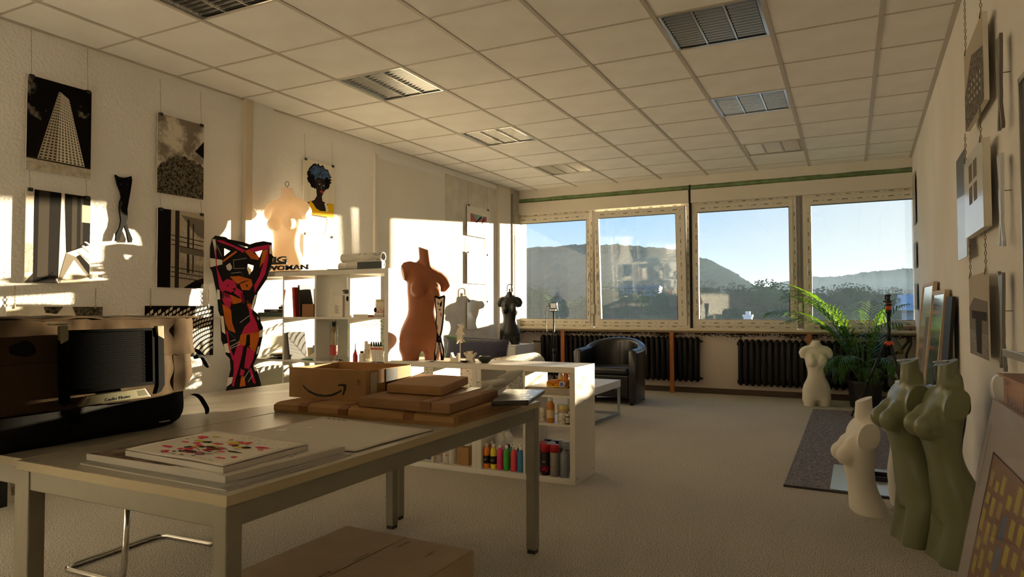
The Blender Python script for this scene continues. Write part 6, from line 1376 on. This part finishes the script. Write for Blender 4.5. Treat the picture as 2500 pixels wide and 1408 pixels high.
t = thing('solvent_tin', 'dark grey solvent tin with white cap in the low shelf', 'tin', (X4(1236)+.014, Y2+.01, zb)); part(MB().lathe([(.036, 0), (.037, .004), (.037, .15), (.030, .162), (.014, .166)], (0, 0, 0), 20), 'body', mat('tin_dark', '#5a5550', .35, .4), t, smooth=True); part(MB().lathe([(.013, .166), (.013, .188)], (0, 0, 0), 14), 'cap', M_hand, t)
# middle insert board: jars
zj = .375+.0165+.0
def jar(label, cx, dy, r, h, col, lid, lab=None):
    t = thing('paint_jar', label, 'jar', (ony(*c4(cx, 690), Y2+dy).x, Y2+dy, zj), 0, 'paint jars on the insert board'); part(MB().lathe([(r*.95, 0), (r, .003), (r, h*.78), (r*.93, h*.8)], (0, 0, 0), 18), 'body', mat('jar_'+col, col, .4), t, smooth=True); part(MB().lathe([(r*1.04, h*.78), (r*1.04, h)], (0, 0, 0), 18), 'lid', mat('lid_'+lid, lid, .4), t)
    part(MB().lathe([(r*1.012, h*.15), (r*1.012, h*.65)], (0, 0, 0), 18, caps=False), 'label', noise_mat('jar_label', '#d8d2c0', '#8a8476', 50, .40, .46), t, smooth=True)
bottle('amber_bottle', 'amber ink bottle with white cap on the insert board', X4(1425), Y2, zj, .028, .165, '#c8843a', neck=.5, lab='#e0c898')
jar('wide jar with pale yellow lid on the insert board', 1536, .05, .036, .118, '#d8b860', '#e6d890')
jar('small white jar in front of the wide jar', 1532, -.02, .022, .075, '#ddd8ca', '#e6e2d8')
jar('small dark jar at the right post', 1578, -.02, .014, .07, '#4a4640', '#d8d4ca')
jar('small white jar left of the amber bottle', 1355, .03, .022, .092, '#ddd8ca', '#e6e2d8')
jar('small yellow jar far left on the insert board', 1240, .03, .026, .05, '#cdbb3c', '#d8cc70')
# top tray: yellow pack, bottles, tape
ztr = .6285
t = thing('cloth_pack', 'orange and yellow plastic pack on the grey tray', 'pack', (ony(*c4(1490, 400), Y2+.02).x, Y2+.06, ztr))
for k in range(3): part(MB().grid([[(lerp(-.075, .075, i/10), lerp(-.06, .06, j/8), .004+k*.013 + .008*mnoise.noise((i*.5, j*.5, k*4.0)) + .010*(1-(2*j/8-1)**4)) for j in range(9)] for i in range(11)]), 'fold', mat(('pack_yellow', 'pack_orange', 'pack_orange')[k], ('#e8b818', '#dc8a1c', '#e09a28')[k], .4), t, smooth=True, solid=.008)
bottle('glass_bottle', 'small clear bottle with yellow label above the pack', ony(*c4(1517, 300), Y2+.18).x, Y2+.18, ztr, .018, .098, '#c9cfc0', lab='#e0cf40', neck=.5)
bottle('amber_bottle', 'small brown bottle at the right post above the pack', ony(*c4(1567, 300), Y2+.18).x, Y2+.18, ztr, .018, .096, '#a8682c', neck=.5)
p = ony(*c4(1530, 357), Y2-.02)
t = thing('tape_roll', 'tape roll with a blue printed core leaning on the pack', 'tape roll', (p.x, Y2-.02, ztr+.006)); part(MB().loft([[(.020*cos(a), y, .020+.020*sin(a)) for a in [2*pi*k/22 for k in range(22)]] for y in (-.012, .012)]), 'tape', M_hand, t, smooth=False); part(MB().loft([[(.014*cos(a), y, .020+.014*sin(a)) for a in [2*pi*k/22 for k in range(22)]] for y in (-.0135, -.012)]), 'core_label', mat('label_blue', '#3c4aa0', .4), t)
# first low unit, bottom: cans, carton, blue box
for cx, r, h, col, cap, lb in ((400, .030, .16, '#d8cfc4', '#b83a3a', 'white can with red print in the first low unit'), (472, .030, .165, '#cfc9be', '#b83a3a', 'pale can with hazard label in the first low unit')):
    t = thing('paint_can', lb, 'can', (X4(cx, Y2+.03)+.012, Y2+.03, zb)); part(MB().lathe([(r*.97, 0), (r, .004), (r, h-.01), (r*.9, h)], (0, 0, 0), 20), 'body', mat('pcan_'+col, col, .4), t, smooth=True); part(MB().lathe([(r*1.01, h*.3), (r*1.01, h*.8)], (0, 0, 0), 20, caps=False), 'label', noise_mat('label_'+cap, col, cap, 34, .40, .46), t, smooth=True); part(MB().lathe([(r*.5, h), (r*.5, h+.012)], (0, 0, 0), 14), 'cap', K_dk, t)
spray('pale spray can with black cap in the first low unit', X4(541, Y2+.02), Y2+.02, zb, .030, .205, mat('can_pale', '#cbc6bc', .35), '#17171a')
t, w, d, h = boxy('small_carton', 'open brown carton holding plastic wrap in the first low unit', 'box', X4(582), X4(688), Y2-.01, Y2+.12, zb, zb+.125, M_kr)
part(MB().grid([[(lerp(-w*.8, w*.9, i/10), lerp(-d*.8, d*.8, j/8), h-.002 + .018 + .028*mnoise.noise((i*.6, j*.6, 7)) ) for j in range(9)] for i in range(11)]), 'plastic_wrap', mat('wrap_clear', '#dcdcd8', .15, alpha=.75), t)
boxy('blue_box', 'dark blue box on the floor board of the first low unit', 'box', X4(200), X4(318), Y2+.05, Y2+.2, zb, zb+.07, mat('box_navy', '#26405c', .5))

# ================================================================== ON TOP OF THE LOW SHELVES
zl = .7705
def c3(cx, cy): return 1060+cx/4.693, 660+cy/4.693
M_pla = mat('pla_white', '#e0d6bf', .5)
def cutstand(name, label, poly, c, Y, m, th=.006, cat='figurine', base=None, holes=(), prints=None):
    P = [xz(c, *q, Y) for q in poly]; zmin = min(p[1] for p in P); P = [(x, z - zmin + zl + (.004 if base else 0)) for x, z in P]
    t = thing(name, label, cat, (sum(p[0] for p in P)/len(P), Y, zl))
    MB().prism(P, (0, Y, 0), (1, 0, 0), (0, 0, 1), (0, -1, 0), -th/2, th/2).build('figure', m, t)
    if base: MB().box(base[0], base[1], Y-.03, Y+.03, zl, zl+.004).build('base', base[2], t)
    return t, zmin
c8 = lambda cx, cy: (960+cx/4.695, 600+cy/4.695)
SM = [(475,555),(488,543),(530,560),(585,540),(597,558),(588,700),(578,840),(562,960),(548,1010),(562,1080),(588,1170),(588,1240),(578,1287),(545,1287),(540,1180),(527,1100),(515,1180),(500,1250),(492,1290),(470,1292),(470,1200),(495,1080),(502,960),(485,870),(492,760),(480,650)]
Yf = SY+.07
t, zmn = cutstand('cutout_figure', 'small black edged cut-out figure standing beside the terracotta torso', SM, c8, Yf, mat('cutout_black', '#121110', .5), cat='cut-out', base=(ony(*c8(440, 1290), Yf).x, ony(*c8(600, 1290), Yf).x, K_dk))
dz = zl+.004-zmn; inn = [[(490,570),(530,590),(580,565),(575,700),(562,840),(548,950),(530,1010),(510,960),(500,860),(505,750),(492,650)], [(500,1080),(520,1085),(508,1180),(492,1240),(484,1200)], [(535,1080),(552,1090),(572,1180),(574,1240),(556,1200)]]
mb = MB(); mk_ = [mat('fig_cream', '#d9c3b0', .5), K_red, K_blk]
for k, polys in enumerate((inn, [[(540,740),(560,750),(556,800),(545,780)], [(505,880),(520,890),(516,940),(506,930)], [(530,1030),(540,1030),(538,1060)]], [[(505,610),(530,640),(520,660)], [(535,640),(565,600),(560,660),(540,680)], [(520,700),(550,700),(540,720)]])):
    mb.cur = k
    for q in polys: mb.poly([(x, Yf-.0036-k*.0003, z+dz) for x, z in [xz(c8, *w, Yf) for w in q]])
mb.build('print', mk_, t)
ys = SY+.055
cutstand('crown_figurine', 'small white spiky crown shape near the shelf front', [(197,1048),(197,940),(205,938),(228,998),(236,998),(240,985),(246,998),(258,998),(276,942),(284,945),(286,1048)], c3, ys, M_pla, th=.03)
cutstand('star_figure', 'white angular star shaped figurine in front of the cushion', [(360,1028),(380,975),(343,925),(350,915),(385,945),(395,930),(378,905),(440,902),(428,930),(436,948),(476,918),(484,926),(450,985),(466,1028)], c3, ys+.04, M_pla, th=.025)
t, zmn = cutstand('tall_figurine', 'white angular figurine on a thin rod standing on the low shelf', [(246,735),(290,640),(268,618),(300,625),(312,640),(318,615),(322,640),(352,628),(330,690),(360,735),(330,740),(325,830),(312,790),(305,830),(296,790),(262,840),(270,745)], c3, ys+.02, M_pla, th=.018)
dzz = (ony(*c3(300, 1000), ys+.02).z)
for ch in t.children: ch.location.z += zmn - zl
a = ony(*c3(298, 760), ys+.02)
MB().tube([(a.x, ys+.02, zl), (a.x, ys+.02, a.z)], .0028, 8).build('rod', M_pla, t); MB().cbox((a.x, ys+.02, zl+.003), (.05, .05, .006)).build('base', M_pla, t)
p = ony(*c3(342, 1020), ys)
t = thing('black_dish', 'small black boat-shaped dish by the white crown', 'dish', (p.x, ys, zl)); part(MB().lathe([(.020, 0), (.034, .010), (.036, .014), (.032, .013), (.018, .004)], (0, 0, 0), 20, sx=.95, sy=.5), 'dish', mat('dish_black', '#1d1b1a', .3), t, smooth=True)
p = ony(*c3(580, 1000), ys+.05)
t = thing('glass_bowl', 'glossy black faceted bowl lying on the low shelf', 'bowl', (p.x, ys+.05, zl+.0)); part(MB().lathe([(.025, 0), (.045, .014), (.054, .030), (.046, .046), (.028, .050), (.02, .042), (.034, .028), (.015, .008)], (0, 0, 0), 9, sx=1.0, sy=.75), 'bowl', mat('glass_black', '#0e0f10', .08, coat=.8), t)
p0 = ony(*c3(100, 1035), ys)
t = thing('white_card', 'flat white card lying in front of the small cut-out figure', 'card', (p0.x, ys-.0, zl)); part(MB().box(-.06, .07, -.03, .06, 0, .006), 'card', M_pla, t)

# ================================================================== LIGHTS ON STANDS, TRIPOD
lp = ony(1352, 748, 7.9)
t = thing('floodlight_stand', 'black LED floodlight on a slim black stand behind the shelves', 'floodlight', (lp.x, 7.9, 0)); hz_ = lp.z
part(MB().box(-.045, .045, -.018, .022, hz_-.03, hz_+.05), 'lamp_housing', M_foot, t, bevel=.006); part(MB().box(-.036, .036, -.0195, -.018, hz_-.020, hz_+.042), 'lens', mat('flood_lens', '#cfd6dc', .15), t)
part(MB().tube(fillet([(-.052, 0, hz_+.01), (-.052, 0, hz_-.06), (.052, 0, hz_-.06), (.052, 0, hz_+.01)], .01), .005, 6), 'yoke', M_foot, t, smooth=True); part(MB().box(-.03, .03, -.012, .012, hz_-.055, hz_-.034), 'mount', M_hand, t, bevel=.004)
part(MB().tube([(0, 0, .45), (0, 0, hz_-.06)], .011, 10), 'upper_pole', M_foot, t, smooth=True); part(MB().tube([(0, 0, .12), (0, 0, .62)], .016, 10), 'lower_pole', M_foot, t, smooth=True); part(MB().lathe([(.02, .60), (.024, .61), (.024, .64), (.018, .65)], (0, 0, 0), 12), 'clamp', M_foot, t)
for k in range(3): a = 2*pi*k/3+.4; part(MB().tube([(0, 0, .30), (.28*cos(a), .28*sin(a), .015)], .010, 8), 'leg', M_foot, t, smooth=True)
part(MB().tube([(-.03, .02, hz_+.03), (-.10, .0, hz_+.0), (-.11, 0, hz_-.25), (-.06, 0, hz_-.5), (-.03, 0, .3)], .004, 6), 'cable', M_foot, t, smooth=True)
# camera tripod with orange collars
tp = ony(2170, 800, 8.35); M_or = mat('tripod_orange', '#d8502a', .4); M_cb = mat('tripod_black', '#131313', .35)
t = thing('camera_tripod', 'black camera tripod with orange collars beside the palm', 'tripod', (tp.x, 8.35, .0125)); za_ = ony(2170, 842, 8.35).z; zt_ = ony(2170, 722, 8.35).z
part(MB().tube([(0, 0, za_-.12), (0, 0, zt_-.17)], .018, 12), 'centre_column', M_cb, t, smooth=True)
part(MB().lathe([(.03, za_-.02), (.045, za_-.01), (.045, za_+.02), (.03, za_+.03)], (0, 0, 0), 14), 'spider', M_or, t, smooth=True)
for z0_, z1__, r, m in ((zt_-.20, zt_-.165, .030, M_cb), (zt_-.165, zt_-.155, .032, M_or), (zt_-.155, zt_-.12, .026, M_or), (zt_-.12, zt_-.10, .034, M_cb), (zt_-.10, zt_-.088, .024, M_or), (zt_-.088, zt_-.06, .032, M_cb), (zt_-.06, zt_-.02, .018, M_cb)): part(MB().lathe([(r*.9, z0_), (r, z0_+.004), (r, z1__-.004), (r*.9, z1__)], (0, 0, 0), 14), 'head_collar', m, t, smooth=True)
part(MB().cbox((0, 0, zt_-.008), (.05, .03, .024)).cbox((-.028, 0, zt_-.03), (.014, .02, .05)), 'clamp_plate', M_cb, t, bevel=.003); part(MB().tube([(.0, 0, zt_-.075), (-.05, -.01, zt_-.07)], .008, 8), 'knob', M_cb, t, smooth=True); part(MB().tube([(0, 0, zt_-.045), (-.035, 0, zt_-.045)], .008, 8), 'knob', M_or, t, smooth=True)
ft = onz(2080, 1019, 0)
for k, (fx, fy_) in enumerate(((ft.x-tp.x, ft.y-8.35), (.16, -.36), (.20, .30))):
    top = Vector((fx*.10, fy_*.10, za_)); fo_ = Vector((fx, fy_, .012)); md_ = top.lerp(fo_, .52)
    l = part(MB().tube([top, md_], .014, 10), 'leg', M_cb, t, smooth=True); local(MB().tube([md_, fo_], .009, 10).build('lower_leg', M_cb, None, True), l); local(MB().tube([md_-(fo_-top)*.02, md_+(fo_-top)*.03], .018, 10).build('leg_lock', M_cb, None, True), l); local(MB().ball(fo_, .013, 10, 8).build('foot', M_cb, None, True), l); local(MB().lathe([(.016, -.01), (.016, .01)], top+Vector((0, 0, -.0)), 10).build('joint', M_or, None, True), l)

# ================================================================== RIGHT SIDE STACK
def leaner(name, label, y0, y1, xt, zt_, xb, th, fm, pm, cat='picture', border=.03, prints=None):
    t = thing(name, label, cat, ((xt+xb)/2, (y0+y1)/2, 0)); U = Vector((0, -1, 0)); V = Vector((xt-xb, 0, zt_)); H = V.length; V.normalize(); N_ = U.cross(V)*1.0
    if N_.x > 0: N_ = -N_
    pl = Plane((xb-.0, y1, .0) + Vector((0, 0, 0)) if 0 else Vector((xb, y1, 0)), U, V, N_); w = y1-y0; lift = max(0, th*abs(N_.z))*0 + .0
    def fr(u0, u1, v0, v1, t0, t1, nm, m, **k): MB().loft([[pl.p(u0, v0, t0), pl.p(u1, v0, t0), pl.p(u1, v1, t0), pl.p(u0, v1, t0)], [pl.p(u0, v0, t1), pl.p(u1, v0, t1), pl.p(u1, v1, t1), pl.p(u0, v1, t1)]]).build(nm, m, t, fix=True, **k)
    b = border
    if b:
        for q in ((0, w, 0, b), (0, w, H-b, H), (0, b, b, H-b), (w-b, w, b, H-b)): fr(*q, -th, 0, 'frame_bar', fm, bevel=.002)
        fr(b, w-b, b, H-b, -th*.7, -th*.25, 'picture', pm)
    else: fr(0, w, 0, H, -th, 0, 'board', fm, bevel=.002)
    if prints: layers(Plane(pl.p(b, b, 0), U, V, N_), w-2*b, H-2*b, prints, t, t0=-th*.25+.0005 if b else .0006)
    return t, pl, w, H
M_pf = mat('pale_wood_frame', '#cdb79a', .5, col2='#bfa684', vscale=20)
leaner('framed_picture', 'tall framed picture with letters leaning on the right wall, nearer the window', 6.38, 7.25, xr(6.4)-.045, 1.37, .47, .03, M_pf, mat('pic_glass1', '#c9bfb0', .15, coat=.6), prints=[(K_md, [[(.55, .2), (.9, .2), (.9, .8), (.55, .8)]]), (K_dk, [[(.70, .06), (.74, .06), (.74, .30), (.70, .30)], [(.78, .06), (.95, .06), (.95, .09), (.78, .09)], [(.78, .18), (.95, .18), (.95, .21), (.78, .21)]])])
leaner('framed_picture', 'tall glazed picture in a pale wooden frame leaning on the right wall, nearest', 5.53, 6.34, xr(5.6)-.045, 1.285, .465, .03, M_pf, mat('pic_glass2', '#9aa09c', .06, coat=1.0))
leaner('black_slab', 'flat black slab leaning beside the nearer framed picture', 5.18, 5.50, xr(5.2)-.035, 1.23, .50, .02, mat('slab_black', '#0d0d0d', .6), None, 'board', 0)  # flat black slab fills the dark strip next to the framed picture
# wrapped painting close to the viewer
py1 = 3.02; top = ony(2400, 972, py1); H_ = top.z
marks_ = []; rk = random.Random(12)
YM = mat('paint_yellow', '#c3ae32', .5, var=.2, vscale=30); BM = mat('paint_blue', '#5a6e8e', .5); OM = mat('paint_ochre', '#a88a3a', .5)
ym, bm_, om = [], [], []
for i in range(9):
    v = .06
    while v < .74:
        h = rk.uniform(.045, .10); u = .19 + i*.088 + rk.uniform(-.012, .012); q = [(u, v), (u+.05, v+.004), (u+.054, v+h), (u+.006, v+h-.004)]
        (bm_ if (i == 3 and .30 < v < .66) or (i == 7 and v > .5) else (om if rk.random() < .15 else ym)).append(q); v += h + .022
t, pl, w, H = leaner('wrapped_painting', 'painting with yellow strokes in clear plastic wrap leaning at the lower right', 1.95, py1, top.x+.03, H_, .315, .035, mat('painting_margin', '#b4a9a0', .45), None, 'painting', 0,
    prints=[(mat('paint_ground', '#8e6648', .6, var=.15, vscale=8), [[(.165, .0), (.98, .0), (.98, .80), (.175, .80)]]), (YM, ym), (BM, bm_), (OM, om), (K_dk, [[(.16, .0), (.168, .0), (.178, .802), (.172, .802)], [(.172, .80), (.98, .80), (.98, .806), (.172, .806)]]), (K_dk, [[(.06, .62), (.063, .62), (.063, .90), (.06, .90)]])])
MB().loft([[pl.p(u*w, v*H, .004 + .002*mnoise.noise((u*5, v*5, 1))) for u, v in ((-.004, -.002), (1.0, -.002), (1.0, 1.004), (-.004, 1.004))], [pl.p(u*w, v*H, .0048) for u, v in ((-.004, -.002), (1.0, -.002), (1.0, 1.004), (-.004, 1.004))]]).build('plastic_wrap', clear('wrap_film', (.97, .97, .98), .015, .22), t, fix=True)
# carton with scribbles behind it
cb = thing('scribbled_carton', 'pinkish carton with scribbled grey lettering and white tape flap at the right edge', 'box', (.53, 2.6, 0)); M_pkc = mat('carton_pink', '#b5917f', .8, var=.08, vscale=8)
MB().box(.490, xr(2.2)-.004, 2.25, 2.96, 0, .915).build('carton', M_pkc, cb, bevel=.004)
MB().box(.470, xr(2.2)-.006, 2.27, 2.95, .917, .925).build('flap', M_pkc, cb)
for ch in cb.children:
    if ch.name.startswith('flap'): pass
mb = MB(); rs = random.Random(4)
for k in range(16):
    y = 2.90-k*.04; z = .80 + rs.uniform(-.01, .01); mb.poly([(.4892, y, z), (.4892, y-.010, z+.002), (.4892, y-.022, z+.06), (.4892, y-.012, z+.062)]); mb.poly([(.4891, y-.02, z+.03), (.4891, y-.036, z+.04), (.4891, y-.036, z+.046), (.4891, y-.02, z+.037)])
mb.build('scribble_print', mat('scribble_ink', '#6d6a78', .7), cb)
MB().grid([[(.490-.004-.03*sin(s*2.4)-.01*s, 2.945-.01*q*4, .927-.09*s+.02*sin(s*3)) for q in (0, 1)] for s in [k/8 for k in range(9)]]).build('tape_flap', mat('tape_white', '#e0e0e0', .35), cb, True, solid=.001)
# plates and tray on the floor by the rug
c4_ = [onz(2036, 1134, .013), onz(2026, 1194, .013), onz(2172, 1212, .013), onz(2180, 1150, .013)]
t = thing('metal_sheet', 'pale shiny sheet lying on the rug end behind the white profile torso', 'sheet', (c4_[0].x, c4_[0].y, .0125)); MB().loft([[(p.x, p.y, .0125) for p in c4_], [(p.x, p.y, .0165) for p in c4_]]).build('sheet', mat('sheet_pale', '#b9babd', .25, .3), t, fix=True)
a = onz(2150, 1172, .02)
t = thing('black_tray', 'small black tray on the pale sheet', 'tray', (a.x+.05, a.y+.05, .017)); part(MB().box(-.09, .09, -.08, .08, 0, .006).box(-.09, -.084, -.08, .08, .006, .03).box(.084, .09, -.08, .08, .006, .03).box(-.084, .084, -.08, -.074, .006, .03).box(-.084, .084, .074, .08, .006, .03), 'tray', M_foot, t)
# on the sill
p = ony(2010, 800, YB-.04)
t = thing('black_bowl', 'small black bowl on the window sill left of the palm', 'bowl', (p.x, YB-.045, .8825)); part(MB().lathe([(.018, 0), (.036, .022), (.042, .045), (.039, .045), (.030, .02), (.010, .005)], (0, 0, 0), 20), 'bowl', M_foot, t, smooth=True)
a, b = ony(2190, 806, YB-.05).x, ony(2236, 806, YB-.05).x
t = thing('sill_tray', 'brown plastic planter tray on the sill at the right end', 'tray', ((a+b)/2, YB-.035, .8825)); w = min((b-a)/2, .14); part(MB().box(-w, w, -.045, .045, 0, .05), 'tray', mat('tray_brown', '#8b6d5c', .6), t, bevel=.004)
# ================================================================== PALMS
def leaf_mat(name, c1, c2):
    m = mat(name, c1, .38, col2=c2, vscale=6, spec=.5); n = m.node_tree.nodes; l = m.node_tree.links; b = n['Principled BSDF']; o = n['Material Output']
    tl = n.new('ShaderNodeBsdfTranslucent'); tl.inputs[0].default_value = (*lin('#7fae2c'), 1); mx = n.new('ShaderNodeMixShader'); mx.inputs[0].default_value = .30
    l.new(b.outputs[0], mx.inputs[1]); l.new(tl.outputs[0], mx.inputs[2]); l.new(mx.outputs[0], o.inputs[0]); return m
M_pl = leaf_mat('palm_leaf', '#2f5c22', '#1f4420'); M_st = mat('palm_stem', '#4a6a2c', .5)
def frond_mesh(seed, L, rise, droop):
    """rachis in the local xz plane, starting at the origin, with paired drooping leaflets"""
    r = random.Random(seed); mb = MB(); N = 22; pts = []; x = z = 0.0; a = rise
    for k in range(N+1):
        pts.append(Vector((x, 0, z))); s = k/N; a -= droop/N*(.25+1.5*s); x += L/N*cos(a); z += L/N*sin(a)
    mb.cur = 1; mb.tube(pts, [lerp(.006, .0015, k/N) for k in range(N+1)], 5); mb.cur = 0
    for k in range(6, N+1):
        s = (k-6)/(N-6); p = pts[k]; d = (pts[min(k+1, N)]-pts[k-1]).normalized(); up = Vector((-d.z, 0, d.x))
        ll = (.10 + .20*sin(pi*min(1, .15+s*.85))**.7)*L/.9*r.uniform(.85, 1.1)
        for sd in (-1, 1):
            o = Vector((0, sd, 0)); dirn = (o*.75 + d*(.55+.5*s) + up*.18).normalized(); w = .012*r.uniform(.8, 1.15)
            pr = None; q = p.copy(); dd = dirn.copy(); G = []
            for j in range(5):
                t_ = j/4; wd = w*(sin(pi*(.12+.86*t_))**.8); sidev = dd.cross(Vector((0, 0, 1))); sidev = sidev.normalized() if sidev.length > .01 else Vector((1, 0, 0))
                G.append([q - sidev*wd, q + sidev*wd]); dd = (dd + Vector((0, 0, -.16-.16*t_))).normalized(); q = q + dd*(ll/4)
            mb.grid(G)
    return mb.mesh('frond', [M_pl, M_st])
FR = [frond_mesh(50+k, L, ri, dr) for k, (L, ri, dr) in enumerate(((1.20, 1.30, 1.5), (1.10, 1.15, 1.7), (1.25, 1.42, 1.25), (.95, 1.0, 1.9), (.80, .85, 1.8), (.62, .70, 1.9), (.50, .5, 1.7)))]
FREACH = [max(v.co.x for v in m.vertices) for m in FR]
def room_reach(loc, az):
    c, s = cos(az), sin(az); d = 9.0
    if c > .02: d = min(d, (xr(loc[1])-.03-loc[0])/c)
    if c < -.02: d = min(d, (loc[0]-xl(loc[1])-.03)/-c)
    if s > .02: d = min(d, (YB-.03-loc[1])/s)
    if s < -.02 and loc[1] < 6: d = min(d, (loc[1]-4.58)/-s)
    return d
def palm(label, loc, spec, potr, poth, H=1.0):
    t = thing('potted_palm', label, 'plant', loc)
    part(MB().lathe([(potr*.80, 0), (potr*.82, .006), (potr*.97, poth-.03), (potr*1.03, poth-.03), (potr*1.03, poth), (potr*.93, poth), (potr*.90, poth-.05)], (0, 0, 0), 28), 'pot', mat('pot_black', '#121212', .45), t, smooth=False)
    part(MB().lathe([(potr*.90, poth-.05), (potr*.5, poth-.035), (.01, poth-.03)], (0, 0, 0), 20), 'soil', mat('soil', '#2c2018', .95, bump=.8, bscale=40, bdist=.02), t)
    for k, (mi, az, sc, roll_) in enumerate(spec):
        o = local(put('frond', FR[mi]), t); o.location = (.05*cos(az), .05*sin(az), poth-.04); o.rotation_euler = Euler((radians(roll_), 0, az), 'XYZ'); q_ = min(sc*H, max(.25, (room_reach(loc, az)-.20)/FREACH[mi])); o.scale = (q_, min(q_, .7), sc*H)
    for k in range(7):
        a = 2*pi*k/7; part(MB().tube([(.05*cos(a), .05*sin(a), poth-.05), (.06*cos(a), .06*sin(a), poth+.25), (.10*cos(a+.2), .10*sin(a+.2), poth+.5)], [.011, .009, .006], 7), 'cane', M_st, t, smooth=True)
    return t
D = pi/180
spec1 = [(2, 170*D, 1.18, 8), (0, 184*D, 1.16, -6), (2, 200*D, 1.10, 10), (2, 192*D, 1.25, 4), (0, 158*D, 1.02, 0), (2, 216*D, 1.05, -6), (2, 8*D, 1.05, 5), (1, -14*D, 1.0, -8), (2, -35*D, 1.0, 6), (0, 40*D, .9, 0), (2, 238*D, 1.05, 10), (2, 268*D, 1.02, -5), (0, 300*D, 1.0, 5), (2, 318*D, .98, -6), (2, 100*D, .9, 0), (3, 150*D, 1.0, 5), (3, 240*D, .95, 5), (3, 345*D, .9, -5), (3, 250*D, 1.0, 0), (3, 290*D, .95, 0), (4, 250*D, 1.0, 8), (4, 330*D, .95, 0), (4, 350*D, .85, 0), (4, 275*D, .9, 0), (5, 335*D, .9, 0)]
palm('big potted palm in a black pot by the right window', (.150, 8.93, 0), spec1, .19, .31)
spec2 = [(0, 20*D, .95, 0), (1, 60*D, .95, 5), (2, -20*D, .95, -6), (1, -50*D, .9, 4), (0, 100*D, .9, 0), (2, 140*D, .9, 0), (2, 190*D, .95, 0), (1, 215*D, .9, 0), (0, 240*D, .9, 6), (2, 265*D, .95, -6), (1, 290*D, .9, 0), (2, 320*D, .95, 0), (3, 0, .9, 0), (3, 45*D, .95, 0), (3, 180*D, .8, 0), (3, 225*D, .8, 0), (3, 310*D, .85, 0), (4, 30*D, 1, 0), (4, 80*D, 1, 0), (4, -30*D, .9, 0), (4, 160*D, .9, 0), (4, 210*D, .8, 0), (4, 250*D, .8, 0), (4, 290*D, .8, 0)]
palm('second potted palm standing behind the tall shelf, glimpsed through a cell', (-3.98, 5.10, 0), spec2, .17, .30, .93)
